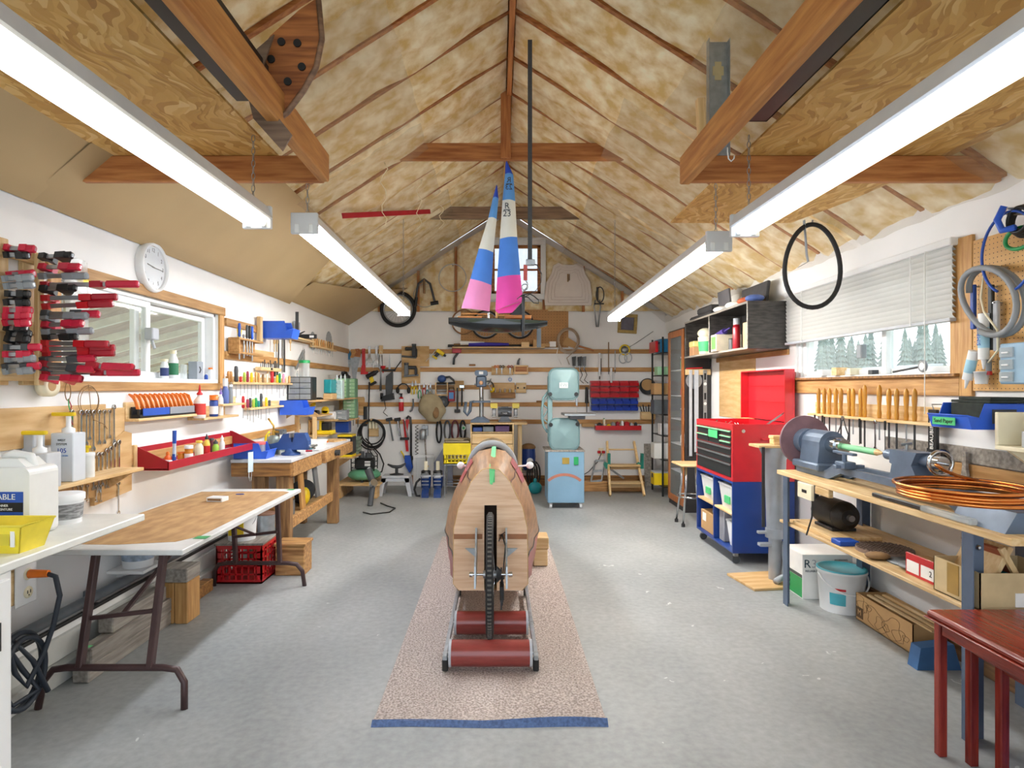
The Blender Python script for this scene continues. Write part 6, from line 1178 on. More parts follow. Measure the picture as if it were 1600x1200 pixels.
one('stick_rest', MB().bx(-.03, .03, -.1, 0, 0, .03), PALEX, 'small wooden ledge under the thin stick', 'ledge', (BW(668, 0)[0], YB-.03, .30))
TUBEC2 = [RUBBER, mat('grey tube', '#55585c', .7), mat('maroon tube', '#6a3038', .6), RUBBER]
for i, (px, w, h) in enumerate(((686, .05, .20), (699, .06, .18), (711, .07, .18), (723, .05, .17))):
    t = bt('inner_tube', '%s bicycle inner tube from the left on the low back rail' % ORD[i], 'inner tube', px, 656, .024, 'inner tubes on the back wall')
    for k in range(2): P('loop', MB().torus((.01*k, -.03-.025*k, -h*.9), w*.75, .012, 'y', 24, 6, h/w*1.15), TUBEC2[i], t)
    hook(t, .03)
t = bt('thermometer', 'small round green gauge over the inner tubes', 'gauge', 725, 668, 0); P('dial', MB().cyl((0, -.12, 0), (0, -.10, 0), .035), mat('pale mint', '#cfe0d0', .4), t); P('face', MB().cyl((0, -.122, 0), (0, -.12, 0), .02), GREEN, t); P('stem', MB().cyl((0, -.10, 0), (0, 0, 0), .006), STEEL, t)
# scissors board and bit racks
t = bt('scissors_board', 'pine board with three scissors on the back wall', 'board', 785, 578, 0); P('board', MB().bx(-.17, .17, -.04, -.022, -.08, .06), PLY, t)
for i, (px, m_, nm) in enumerate(((776, ORANGE, 'orange'), (784, BLACK, 'black'), (797, DRED, 'red'))):
    t = bt('scissors', 'scissors with %s handles on the pine board' % nm, 'scissors', px, 573, .042)
    for s in (-1, 1): P('handle', MB().torus((s*.022, -.008, 0), .018, .006, 'y', 16, 6), m_, t); P('blade', MB().prism([(s*.01-.006, -.02), (s*.01+.006, -.02), (-s*.02, -.16)], -.010-.003*s, -.007-.003*s), STEEL, t)
    hook(t, .0)
t = bt('hanging_ring', 'white ring of a hanging tape under the scissors', 'ring', 797, 590); P('ring', MB().torus((0, -.02, -.03), .025, .006, 'y', 18, 6), SKYB, t); P('band', MB().bx(-.006, .006, -.03, 0, -.01, .02), LGREY, t)
t = bt('blade_box', 'open wooden box with blades right of the scissors', 'box', 814, 577, .0); P('case', MB().bx(-.11, .11, -.08, -.022, -.08, .06), PALEX, t); P('inset', MB().bx(-.09, .09, -.082, -.08, -.04, .04), FIRX, t)
t = bt('spokeshave', 'grey curved scraper standing on the wooden box', 'scraper', 809, 567, 0); P('body', MB().tube([(0, -.05, -.03), (.01, -.05, .03), (.03, -.05, .07)], [.02, .018, .012], 8), IRON, t)
t = bt('bit_rack', 'wooden rack of router bits below the scissors', 'rack', 785, 608, 0); P('back', MB().bx(-.17, .19, -.04, -.022, -.08, .10), PLY, t); P('tray', MB().bx(-.18, .20, -.12, -.04, -.14, -.05), BROWNW, t)
for i in range(9): P('bit', MB().cyl((-.15+.038*i, -.08, -.05), (-.15+.038*i, -.08, -.01+.02*(i % 2)), .008, n=8), (BRASS, STEEL)[i % 2], t)
t = bt('wood_block', 'square wooden block with two holes right of the router bits', 'block', 814, 606, 0); P('block', MB().bx(-.08, .08, -.06, -.022, -.08, .08), PALEX, t)
for x in (-.05, .05): P('hole', MB().cyl((x, -.062, 0), (x, -.06, 0), .015), INK, t)
for i, (px, py) in enumerate(((738, 572), (843, 629))): one('rail_clip', MB().bx(-.05, .05, -.03, 0, 0, .03), BROWNW, ('small brown block on the second back rail', 'small brown block left of the bandsaw')[i], 'block', (BW(px, py)[0], YB-.0, BW(px, py)[1]))
# thin rods, white tubes
for i, (px, py, L, m_) in enumerate(((936, 552, .36, WPLAS), (950, 535, .45, LEATH), (954, 575, .24, WPLAS), (960, 548, .30, LGREY), (938, 560, .2, BLACK))):
    t = bt('file_rod', ('white caulk syringe', 'thin bamboo rod', 'thick white tube', 'grey steel file', 'short black rod')[i]+' hanging right of the bandsaw', 'rod', px, py); P('rod', MB().cyl((0, -.03, 0), (0, -.03, -L), .018 if i in (0, 2) else .008, n=8), m_, t); P('tip', MB().cyl((0, -.03, -L), (0, -.03, -L-.05), .009 if i in (0, 2) else .005, n=8), BLACK, t); hook(t, -.04)
t = bt('rope_coil', 'coil of tan rope and cable hanging above the bandsaw', 'rope', 887, 515); q = MB()
for i in range(4): q.torus((.01*math.sin(i*2), -.04-.012*i, -.18), .17-.008*i, .012, 'y', 32, 6, 1.15)
P('coil', q, mat('rope tan', '#b3a08c', .8), t); P('card', MB().prism([(-.02, -.12), (.14, -.22), (.12, -.30), (-.10, -.24)], -.05, -.045), CARTON, t); P('tail', MB().tube([(.1, -.04, -.34), (-.02, -.03, -.45), (.02, -.04, -.55)], .008, 6), mat('rope tan', '#b3a08c'), t); P('tail', MB().tube([(-.14, -.04, -.2), (-.18, -.03, -.4), (-.1, -.04, -.55)], .006, 6), PAPER, t); hook(t, .01)
t = bt('hatchet', 'small hatchet lying on the top rail right of the rope', 'hatchet', 915, 546); P('handle', MB().bar((-.12, -.03, .05), (.12, -.03, -.02), .02, .03), FIRX, t); hook(t, 0)
for i, px in enumerate((896, 905, 912)):
    t = bt('glue_gun', '%s black hand grip tool above the bandsaw' % ('left', 'middle', 'right')[i], 'tool', px, 566, .024); P('grip', MB().prism([(-.03, .08), (.03, .09), (.025, -.06), (-.02, -.06)], -.06, -.01), (BLACK, BLACK, IRON)[i], t); P('shaft', MB().cyl((0, -.035, -.06), (.0, -.035, -.13), .01), STEEL, t); P('cord', MB().tube([(0, -.04, -.1), (.04, -.05, -.2), (.0, -.05, -.28), (.06, -.05, -.33)], .006, 6), BLACK, t); hook(t, 0)
t = bt('soldering_iron', 'long black soldering iron right of the bandsaw', 'soldering iron', 916, 605); P('body', MB().cyl((0, -.03, 0), (0, -.03, -.25), .022, .028, n=10), BLACK, t); P('tip', MB().cyl((0, -.03, -.25), (0, -.03, -.4), .008), DGREY, t); hook(t, -.02)
# stacked wheel / gear thing
t = bt('gear_wheel', 'yellow rimmed sprocket wheel with cables on the back wall', 'wheel', 975, 547); P('rim', MB().torus((0, -.03, 0), .075, .012, 'y', 24, 6), YEL, t); P('hub', MB().lathe([(.02, -.06), (.05, -.05), (.06, -.02)], n=16, ax='y'), STEEL, t); P('cable', MB().torus((-.03, -.04, -.13), .06, .008, 'y', 18, 6, 1.3).torus((.05, -.05, -.12), .055, .008, 'y', 18, 6, 1.3), LGREY, t); hook(t, .07)
one('steel_wire', MB().tube([(-.2, -.03, -.1), (.05, -.03, .05), (.3, -.03, .22)], .004, 5), DSTEEL, 'thin slanted wire above the sprocket wheel', 'wire', (BW(990, 540)[0], YB, BW(990, 540)[1]))
# hanging bins panel: red and blue
x, z = BW(958, 642); t = thing('louvre_board', 'grey louvre panel behind the small red and blue bins', 'panel', (x, YB, z)); P('panel', MB().bx(-.375, .375, -.03, -.022, 0, .47), LGREY, t)
for i in range(6): P('louvre', MB().bx(-.37, .37, -.036, -.03, .06+.07*i, .066+.07*i), LGREY, t)
me_ = {}
def small_bin(m, d=.11, w=.11, h=.07):
    side = [(0, 0), (0, h), (-d*.55, h), (-d*.7, h*.5), (-d, h*.6), (-d*.9, 0)]; q = MB()
    for s in (-w/2, w/2-.003): q.prism(side, s, s+.003, 'yz')
    q.bx(-w/2, w/2, -d*.9, 0, 0, .003, 0).prism([(-d*.9, 0), (-d, h*.6), (-d+.003, h*.6), (-d*.88, 0)], -w/2, w/2, 'yz').bx(-w/2, w/2, -.003, 0, 0, h, 0)
    return mesh('shell', q, m)
rb_, bb_ = small_bin(RED, .11, .145, .08), small_bin(mat('deep blue bin', '#2142b0', .35), .13, .115, .085)
cl_ = mesh('card', MB().bx(-.03, .03, -.1, -.099, .012, .03, 0), PAPER)
for r in range(3):
    for c in range(5):
        b = thing('small_bin', 'red small bin, %s from the left in the %s red row' % (ORD[c], ('lowest', 'middle', 'top')[r]), 'bin', (x-.30+.15*c, YB-.037, z+.215+.088*r), 0, 'small red wall bins'); P('shell', rb_, None, b); P('card', cl_, None, b)
for r in range(2):
    for c in range(6):
        b = thing('small_bin', 'blue small bin, %s from the left in the %s blue row' % (ORD[c], ('lower', 'upper')[r]), 'bin', (x-.30+.12*c, YB-.037, z+.01+.10*r), 0, 'small blue wall bins'); P('shell', bb_, None, b); P('card', cl_, None, b)
# red shelf with cartridges
x, z = BW(963, 671); t = thing('red_wall_shelf', 'red metal shelf low on the back wall right of the bandsaw', 'shelf', (x, YB, z)); P('tray', MB().bx(-.35, .35, -.18, -.022, 0, .008).bx(-.35, .35, -.185, -.18, 0, .07).bx(-.35, -.345, -.18, -.022, 0, .07).bx(.345, .35, -.18, -.022, 0, .07), RED, t)
for i, (m_, w, h) in enumerate(((BLACK, .10, .09), (CREAM, .04, .16), (YEL, .09, .07), (GREY, .08, .10), (DRED, .07, .11), (WPLAS, .05, .12), (RED, .10, .11), (LGREY, .06, .09), (DSTEEL, .05, .10))):
    bx_ = thing('shelf_item', ('black sander block', 'cream glue bottle', 'yellow box', 'grey clamp box', 'dark red tin', 'white tube', 'red staple box', 'pale grey tin', 'steel tin')[i]+' on the red wall shelf', 'container', (x-.28+.07*i, YB-.10, z+.009)); P('body', MB().bx(-w*.36, w*.36, -.04, .04, 0, h, .004), m_, bx_); P('lid', MB().bx(-w*.2, w*.2, -.03, .03, h, h+.012, .003), (GREEN if i == 1 else m_), bx_)
one('paper_block', MB().bx(-.10, .10, -.08, -.0, -.055, .0), CARTON, 'cardboard box end on the low back rail beside the red shelf', 'box', (BW(918, 665)[0], YB-.023, BW(918, 661)[1]))
t = bt('round_pan', 'round dark pan with orange inside on the back wall', 'pan', 1010, 604); P('bowl', MB().lathe([(.0, -.0), (.12, -.01), (.13, -.06), (.12, -.06), (.11, -.02)], n=24, ax='y', nocap=True), DGREY, t); P('inside', MB().lathe([(.09, -.035), (.0, -.034)], (0, 0, .03), 20, 'y'), CARTON, t)
t = bt('tool_bucket', 'wooden box with black handled tools at the right end of the back wall', 'box', 1010, 645, 0); P('box', MB().bx(-.11, .11, -.14, -.022, -.10, .02), PALEX, t)
for i in range(6): P('tool', MB().bar((-.09+.035*i, -.08, .02), (-.12+.045*i, -.08, .11+.02*(i % 2)), .016, .02), BLACK if i % 2 else IRON, t)
# picture frame
x, z = BW(980, 506); t = thing('picture_frame', 'tilted gilt picture frame near the lamp end on the back wall', 'picture', (x, YB-.0, z)); T = Ry(.06); q = MB()
for b in ((-.15, .15, .10, .15), (-.15, .15, -.15, -.10), (-.15, -.10, -.10, .10), (.10, .15, -.10, .10)): q.bx(b[0], b[1], -.035, -.002, b[2], b[3], None, T)
P('frame', q, mat('gilt', '#a98f55', .45, .3, .15, 20), t); P('print', MB().bx(-.10, .10, -.015, -.01, -.10, .10, 0, T), mat('dark print', '#6a6672', .6, 0, .2, 8), t)
# ------------------------------------------------------------ upper back wall
def wheel(px, py, d, R, label, tyre=RUBBER, rim=STEEL, tr=.02, spokes=24, thin=False, name='bicycle_wheel'):
    x, z = BW(px, py, d); t = thing(name, label, 'wheel', (x, YB-d, z))
    if tyre: P('tyre', MB().torus((0, 0, 0), R-tr, tr, 'y', 40, 8), tyre, t)
    P('rim', MB().torus((0, 0, 0), R-tr*2.1, tr*.45, 'y', 40, 6), rim, t); q = MB()
    for i in range(spokes): a = 2*math.pi*i/spokes; q.cyl((0, .02*(-1)**i, 0), ((R-tr*2.1)*math.cos(a), 0, (R-tr*2.1)*math.sin(a)), .0018, n=4, caps=False)
    if spokes: P('spokes', q, STEEL, t); P('hub', MB().cyl((0, -.05, 0), (0, .05, 0), .02), STEEL, t)
    P('hook', MB().cyl((0, 0, R-tr*2.6), (0, d+.0, R-tr*2.6), .006, n=6), STEEL, t); return t
wheel(622, 483, .08, .285, 'bicycle wheel with thick tyre hanging behind the far left lamp', tr=.03)
wheel(707, 434, .10, .245, 'bare bicycle rim hanging on the gable insulation', None, LGREY, .016, 0)
wheel(759, 507, .12, .225, 'small bicycle wheel hanging on the pegboard, left of the pair', tr=.016); wheel(812, 507, .12, .225, 'small bicycle wheel hanging on the pegboard, right of the pair', tr=.016)
t = wheel(725, 503, .06, .25, 'brown wooden hoop behind the left pegboard wheel', None, wood('hoop wood', '#a57b54', '#7d5a3c', 'x'), .03, 0, name='wooden_hoop')
t = bt('handlebar', 'bicycle handlebar with black grips hung below the left rafters', 'handlebar', 664, 440, .05); P('bar', MB().tube([(-.14, -.05, -.38), (-.12, -.05, -.2), (-.09, -.05, -.05), (0, -.05, .02), (.09, -.05, -.05), (.13, -.05, -.2), (.17, -.05, -.36)], .018, 8), DGREY, t); P('grip', MB().cyl((-.14, -.05, -.40), (-.12, -.05, -.26), .025), BLACK, t); P('grip', MB().cyl((.10, -.05, -.36), (.22, -.05, -.34), .03), BLACK, t); P('stem', MB().cyl((0, -.05, .02), (0, -.05, -.20), .02), LEATH, t); P('hook', MB().cyl((0, -.05, .0), (0, .05, .0), .008), STEEL, t)
wheel(664, 462, .03, .20, 'thin bare hoop around the hanging handlebar', None, GALV, .01, 0, name='metal_hoop')
t = bt('bicycle_fork', 'bicycle fork with chainring hanging on the insulation edge', 'fork', 932, 450, .06); P('steerer', MB().cyl((0, -.02, 0), (0, -.02, -.2), .016), DSTEEL, t)
for s in (-1, 1): P('blade', MB().tube([(s*.03, -.02, -.2), (s*.05, -.02, -.3), (s*.012, -.02, -.62)], .012, 6), STEEL, t)
P('chainring', MB().torus((.04, -.03, -.12), .06, .008, 'y', 24, 5, 2.0), DSTEEL, t); P('crank', MB().bar((-.05, -.04, -.26), (.10, -.04, -.26), .015, .02), BLACK, t); P('hook', MB().cyl((0, -.02, -.02), (0, .06, -.02), .006), STEEL, t)
x, z = BW(887, 478); t = thing('seat_template', 'pale layered seat shaped template hanging beside the gable window', 'template', (x, YB-.06, z))
def seat(sc, y0, y1): return MB().prism([(u*sc, .30+(w-.30)*sc) for u, w in ((-.36, .0), (.36, .0), (.37, .12), (.34, .36), (.26, .50), (.23, .62), (.15, .66), (.08, .63), (-.08, .63), (-.15, .66), (-.23, .62), (-.26, .50), (-.34, .36), (-.37, .12))], y0, y1)
LW_ = mat('layer white', '#e6ddd6', .7, 0, .03); LE = mat('layer brown', '#9a7f6e', .7)
for i, sc in enumerate((1, .86, .72, .58)): P('layer', seat(sc, -.012*(i+1), -.012*i), LW_, t)
for i, sc in enumerate((1.008, .868, .728, .588)): P('layer_edge', seat(sc, -.012*i-.006, -.012*i-.001), LE, t)
P('clip', MB().bx(-.02, .0, -.06, -.045, .36, .48).bx(.005, .02, -.06, -.045, .38, .48), LEATH, t); P('hook', MB().cyl((0, 0, .55), (0, .06, .55), .006), STEEL, t)
# pegboard at the back, with holes
PEG = mat('pegboard brown', '#b98a55', .6, 0, .05)
def pegboard(name, label, loc, rz, w, h, pitch, r=.0035):
    t = thing(name, label, 'pegboard', loc, rz); P('board', MB().bx(0, w, -.006, 0, 0, h), PEG if 'back' in label else mat('pegboard tan', '#d9a866', .55, 0, .05), t)
    q = MB(); nx, nz = int(w/pitch), int(h/pitch)
    for i in range(nx):
        for k in range(nz):
            cx, cz = pitch*(i+.5), pitch*(k+.5); q.add([(cx+r*math.cos(a), -.0064, cz+r*math.sin(a)) for a in [-math.pi/3*j for j in range(6)]], [list(range(6))[::-1]])
    o = P('peg_holes', q, INK, t); o['kind'] = 'stuff'; return t
x0, zt_ = BW(720, 484); x1, zb_ = BW(888, 543); pegboard('pegboard', 'brown pegboard behind the model yacht on the back wall', (x0, YB-.0, zb_), 0, x1-x0, zt_-zb_, .045, .005)
# ledge shelf with rolled things
x, z = BW(778, 546); one('wall_shelf', MB().bx(-.70, .72, -.22, 0, -.02, 0), PALEX, 'wooden ledge under the pegboard on the back wall', 'shelf', (x, YB, z+.03))
zz = z+.031
t = thing('umbrella', 'rolled violet and white umbrella on the ledge under the pegboard', 'umbrella', (BW(745, 0)[0], YB-.14, zz+.04)); P('canopy', MB().cyl((-.12, 0, 0), (.5, 0, 0), .038, .02), mat('violet cloth', '#3a2fa8', .6), t); P('fold', MB().cyl((-.25, -.01, .02), (.12, 0, .02), .035, .018), WPLAS, t); P('handle', MB().cyl((-.35, 0, -.005), (-.12, 0, -.005), .015), LEATH, t)
one('black_pole', MB().cyl((-.7, 0, .0), (.7, 0, .0), .022), BLACK, 'long black pole on the ledge behind the umbrella', 'pole', (BW(770, 0)[0], YB-.05, zz+.022))
for i, (px, w, h, m_) in enumerate(((820, .12, .07, PALEX), (836, .08, .11, CARTON), (850, .16, .05, CARTON), (862, .10, .08, PAPER))):
    carton((BW(px, 0)[0], YB-.13, zz), (w, .12, h), m_, ('pale wooden box', 'tall cardboard carton', 'flat cardboard carton', 'white paper box')[i]+' on the ledge under the pegboard')
# ------------------------------------------------------------ floor along the back wall
# compressor
x, y = -2.0, 8.62
low = one('low_platform', MB().bx(-.30, .32, -.30, .5, .18, .205).bx(-.28, -.22, -.26, .48, 0, .18).bx(.22, .28, -.26, .48, 0, .18), PLY, 'low plywood platform under the green compressor', 'platform', (x+.05, y+.1, 0))
t = thing('air_compressor', 'green pancake air compressor with black caged motor', 'compressor', (x+.10, y+.1, .206)); P('tank', MB().lathe([(.05, .03), (.18, .035), (.23, .08), (.23, .11), (.18, .16), (.05, .17)], n=28), mat('compressor green', '#5c9a78', .35), t)
for a in (0.5, 2.6, 4.7): P('foot', MB().cyl((.15*math.cos(a), .15*math.sin(a), 0), (.15*math.cos(a), .15*math.sin(a), .05), .02), RUBBER, t)
P('motor', MB().bx(-.12, .14, -.08, .10, .17, .33, .02), BLACK, t); P('cylinder_head', MB().cyl((-.04, 0, .33), (-.04, 0, .42), .04).cyl((.06, 0, .33), (.06, 0, .40), .05), DGREY, t); P('label', MB().bx(.02, .10, -.083, -.08, .22, .29), PAPER, t)
q = MB()
for s in (-1, 1): q.tube([(s*.16, -.12, .16), (s*.16, -.12, .36), (s*.10, -.12, .44), (s*.1, .12, .44), (s*.16, .12, .36), (s*.16, .12, .16)], .008, 6)
for z in (.2, .27, .34): q.tube([(-.16, -.12, z), (.16, -.12, z), (.16, .12, z), (-.16, .12, z)], .006, 6, True)
P('cage', q, BLACK, t); P('gauge', MB().cyl((.1, -.18, .19), (.1, -.14, .19), .025), WPLAS, t)
sv = thing('shop_vacuum_hose', 'dark angled vacuum nozzle beside the compressor', 'nozzle', (-1.66, 7.95, .0)); P('pipe', MB().cyl((.0, 0, .0), (.02, .1, .28), .035).cyl((.02, .1, .28), (-.06, .16, .45), .045, .05), DGREY, sv); P('cap', MB().cyl((.02, .06, .27), (.05, .02, .30), .05), CHROME, sv)
one('floor_cable', MB().tube([(0, 0, .01), (.12, -.2, .01), (.25, -.35, .01), (.22, -.6, .01), (.02, -.72, .01), (-.1, -.6, .01)], .008, 6), BLACK, 'black power cord on the floor by the workbench end', 'cord', (-1.55, 8.1, 0))
# stool with anchor
x, y = FL(617, 776)
t = thing('step_stool', 'grey plastic step stool by the back wall', 'stool', (x, y+.15, 0)); P('top', MB().bx(-.20, .20, -.13, .13, .25, .285, .012), LGREY, t)
for sx in (-1, 1):
    for sy in (-1, 1): P('leg', MB().prism([(sx*.13, .25), (sx*.20, .25), (sx*.235, 0), (sx*.185, 0)], sy*.13-.02*(sy > 0), sy*.13+.02*(sy < 0)), LGREY, t)
for sy in (-1, 1): P('skirt', MB().prism([(-.2, .25), (.2, .25), (.2, .20), (.14, .19), (.12, .21), (-.12, .21), (-.14, .19), (-.2, .20)], sy*.13-.012*(sy > 0), sy*.13+.012*(sy < 0)), LGREY, t)
a = thing('cast_anchor', 'dark cast iron cleat standing on the grey step stool', 'cleat', (x, y+.15, .286)); P('base', MB().lathe([(.10, 0), (.10, .012), (.03, .025)], n=18, sc=(1, .7)), DSTEEL, a); P('post', MB().cyl((0, 0, .02), (0, 0, .12), .022), DSTEEL, a); P('horns', MB().tube([(-.13, 0, .15), (-.06, 0, .12), (0, 0, .11), (.06, 0, .12), (.13, 0, .16)], [.012, .022, .026, .022, .012], 8), DSTEEL, a)
# ski boots
def boot(px, label, rz=0):
    x, y = FL(px, 778); t = thing('ski_boot', label, 'ski boot', (x, y+.14, 0), rz, 'pair of ski boots')
    NB = mat('boot navy', '#16346e', .25, 0, .1, coat=.4)
    P('foot', MB().prism([(-.15, 0), (.14, 0), (.14, .05), (.08, .11), (.06, .16), (-.10, .16), (-.15, .08)], -.05, .05, 'yz').move(Rz(math.pi)), NB, t)
    P('cuff', MB().lathe([(.065, .12), (.072, .2), (.075, .30)], (0, -.03, 0), 16), NB, t); P('liner', MB().lathe([(.066, .30), (.068, .36), (.05, .37)], (0, -.03, 0), 16), BLACK, t); P('tongue', MB().bx(-.025, .025, -.0, .012, .36, .50, .008).move(Rx(.08)), CREAM, t)
    for z in (.17, .22, .27, .32): P('buckle', MB().bx(-.05, .05, -.115, -.100, z, z+.014), STEEL, t)
    P('cuff_band', MB().lathe([(.077, .285), (.077, .31)], (0, -.03, 0), 16, nocap=True), LGREY, t)
    return t
boot(664, 'left navy ski boot on the floor by the back wall'); boot(683, 'right navy ski boot next to the yellow crate stand')
one('boot_strap', MB().tube([(0, 0, .25), (-.05, -.02, .2), (-.08, -.02, .1), (-.05, -.02, .012), (.0, -.02, .012)], .016, 7), BLACK, 'black strap hanging off the left ski boot', 'strap', (FL(655, 778)[0], FL(655, 778)[1]+.12, 0))
one('white_screen', MB().bx(-.16, .16, -.02, .02, .44, .49).bx(-.16, .16, -.02, .02, 0, .05).bx(-.16, -.11, -.02, .02, .05, .44).bx(.11, .16, -.02, .02, .05, .44).bx(-.11, .11, -.004, .004, .05, .44), VINYL, 'white framed panel leaning on the back wall behind the ski boots', 'frame', (BW(663, 0)[0], YB-.10, 0))
one('grey_board', MB().prism([(-.16, 0), (.16, 0), (.16, .66), (.05, .66), (-.16, .32)], -.01, .01), mat('grey board', '#9aa0b4', .5), 'grey board with cut corner leaning behind the yellow crate', 'board', (BW(692, 0)[0], YB-.06, 0))
# yellow crate on wire stand
x, y = FL(714, 778)
t = thing('wire_stand', 'chrome wire stand carrying the yellow milk crate', 'stand', (x, y+.16, 0)); q = MB()
for sx in (-.17, .17):
    for sy in (-.15, .15): q.cyl((sx, sy, 0), (sx, sy, .46), .009, n=8)
for z in (.16, .20, .455):
    q.tube([(-.17, -.15, z), (.17, -.15, z), (.17, .15, z), (-.17, .15, z)], .006, 6, True)
P('frame', q, CHROME, t); P('shelf', MB().bx(-.18, .18, -.16, .16, .456, .468), GALV, t)
milk_crate((x, y+.16, .469), (.38, .32, .29), mat('crate yellow', '#f2d90e', .35, 0, .05), 'yellow milk crate on the wire stand')
P('solid_panel', MB().bx(-.19, .19, -.166, -.161, .13, .29), mat('crate yellow', '#f2d90e'), bpy.data.objects['milk_crate.001'])
one('folded_cloth', MB().grid(lambda u, v: (-.18+.36*u, -.15+.3*v, .04+.04*mnoise.noise(Vector((u*4, v*4, 2)))), 10, 8).bx(-.17, .17, -.14, .14, 0, .03, .01), TAN, 'brown folded cloth on top of the yellow crate', 'cloth', (x, y+.16, .762))
# pine drawer cabinet
x0, x1 = DP(735, 0, 8.55)[0], DP(803, 0, 8.55)[0]; y0 = 8.55; CZ = DP(0, 661, 8.55)[1]
t = thing('pine_drawer_cabinet', 'pine chest of drawers under the drill press', 'chest', ((x0+x1)/2, y0+.25, 0)); W = x1-x0
q = MB().bx(-W/2, W/2, -.25, .25, CZ-.02, CZ).bx(-W/2, -W/2+.02, -.25, .25, 0, CZ-.02).bx(W/2-.02, W/2, -.25, .25, 0, CZ-.02).bx(-W/2+.02, W/2-.02, .23, .25, 0, CZ-.02).bx(-W/2+.02, W/2-.02, -.24, .23, CZ-.14, CZ-.125); P('carcass', q, PALEZ, t)
for i in range(6):
    h = (CZ-.145)/6; d = P('drawer', MB().bx(-W/2+.022, W/2-.022, -.262, -.24, .005+h*i, h*(i+1)-.004), PALEX, t); P('pull', MB().tube([(-.03, -.262, h*(i+.6)), (-.02, -.28, h*(i+.5)), (.02, -.28, h*(i+.5)), (.03, -.262, h*(i+.6))], .004, 5), BRASS, d)
for i, (a, b, m_, h) in enumerate(((-.27, -.14, NAVY, .06), (-.13, .02, IRON, .07), (.04, .24, mat('purple box', '#4b2f5a', .5), .08))): one('flat_case', MB().bx(a, b, -.2, .2, 0, h), m_, ('navy', 'grey', 'purple')[i]+' flat case in the open slot of the pine chest', 'case', ((x0+x1)/2, y0+.25-.02, CZ-.124))
# drill press
dpx = DP(752, 0, 8.75)[0]; dz = lambda py: DP(0, py, 8.75)[1]-CZ
DPG = mat('drill press grey', '#5d6c7f', .4, .2, .1)
t = thing('drill_press', 'grey bench drill press on the pine chest', 'drill press', (dpx, 8.78, CZ+.001)); P('base', MB().prism(rrect(-.15, .12, 0, .035, .012), -.14, .16).prism([(-.13, .035), (.10, .035), (.04, .075), (-.06, .075)], -.08, .14), DPG, t); P('column', MB().cyl((0, .05, .05), (0, .05, .62), .032), STEEL, t)
P('table', MB().bx(-.11, .13, -.13, .08, .20+.08, .305), DPG, t); P('head', MB().bx(-.075, .075, -.12, .14, .50, .66, .02), DPG, t); P('belt_cover', MB().prism(rrect(-.09, .09, .66, .74, .03), -.14, .16), DPG, t); P('quill', MB().cyl((0, -.06, .36), (0, -.06, .50), .025).cyl((0, -.06, .33), (0, -.06, .36), .018, .022), CHROME, t); P('feed_handle', MB().cyl((-.10, -.02, .54), (.10, -.02, .54), .012).cyl((.10, -.02, .54), (.14, -.12, .62), .006).cyl((.10, -.02, .54), (.14, .06, .60), .006).cyl((.10, -.02, .54), (.15, -.04, .45), .006), STEEL, t); P('lamp', MB().sph((0, -.13, .56), .03), mat('warm bulb', '#e8b48c', .4), t); P('label', MB().bx(-.03, .03, -.143, -.141, .68, .72), PAPER, t)
P('clamp_bracket', MB().tube([(-.22, -.02, .29), (-.24, -.02, .15), (-.20, -.02, .10), (-.16, -.02, .16), (-.15, -.02, .29), (-.10, -.02, .29)], .022, 8), DPG, t)
# bench grinder
gx = DP(791, 0, 8.8)[0]
t = thing('bench_grinder', 'grey bench grinder with yellow eye shields on the pine chest', 'grinder', (gx-.02, 8.82, CZ+.001)); GG = mat('grinder grey', '#5b6068', .45, .2)
P('base', MB().bx(-.09, .09, -.08, .08, 0, .03).prism([(-.07, .03), (.07, .03), (.05, .08), (-.05, .08)], -.07, .07), GG, t); P('motor', MB().cyl((-.10, 0, .14), (.10, 0, .14), .068, n=20).bx(-.05, .05, -.05, .05, .2, .22), GG, t); P('brand_plate', MB().bx(-.06, .06, -.072, -.066, .10, .15), BLACK, t); text('lettering', 'TASK', .03, WPLAS, t, face(0, -.073, .125))
for s in (-1, 1):
    g = P('wheel_guard', MB().cyl((s*.13, 0, .14), (s*.18, 0, .14), .075, n=20), GG, t); P('wheel', MB().cyl((s*.14, -.012, .14), (s*.17, -.012, .14), .07, n=20), LGREY, g); P('eye_shield', MB().bx(s*.155-.05, s*.155+.05, -.12, -.115, .20, .27), mat('yellow shield', '#e8d24a', .2, 0, .05, alpha=.8), t); P('tool_rest', MB().bx(s*.155-.04, s*.155+.04, -.13, -.08, .08, .09), STEEL, t)
one('grinder_riser', MB().bx(0, .19, -.14, .2, -.03, 0), PALEX, 'pine board extending the chest top under the grinder', 'board', (x1+.002, 8.78, CZ))
one('riser_leg', MB().bx(0, .06, -.03, .03, 0, CZ-.031), PALEZ, 'pine prop under the grinder board', 'prop', (x1+.06, 8.78, 0))
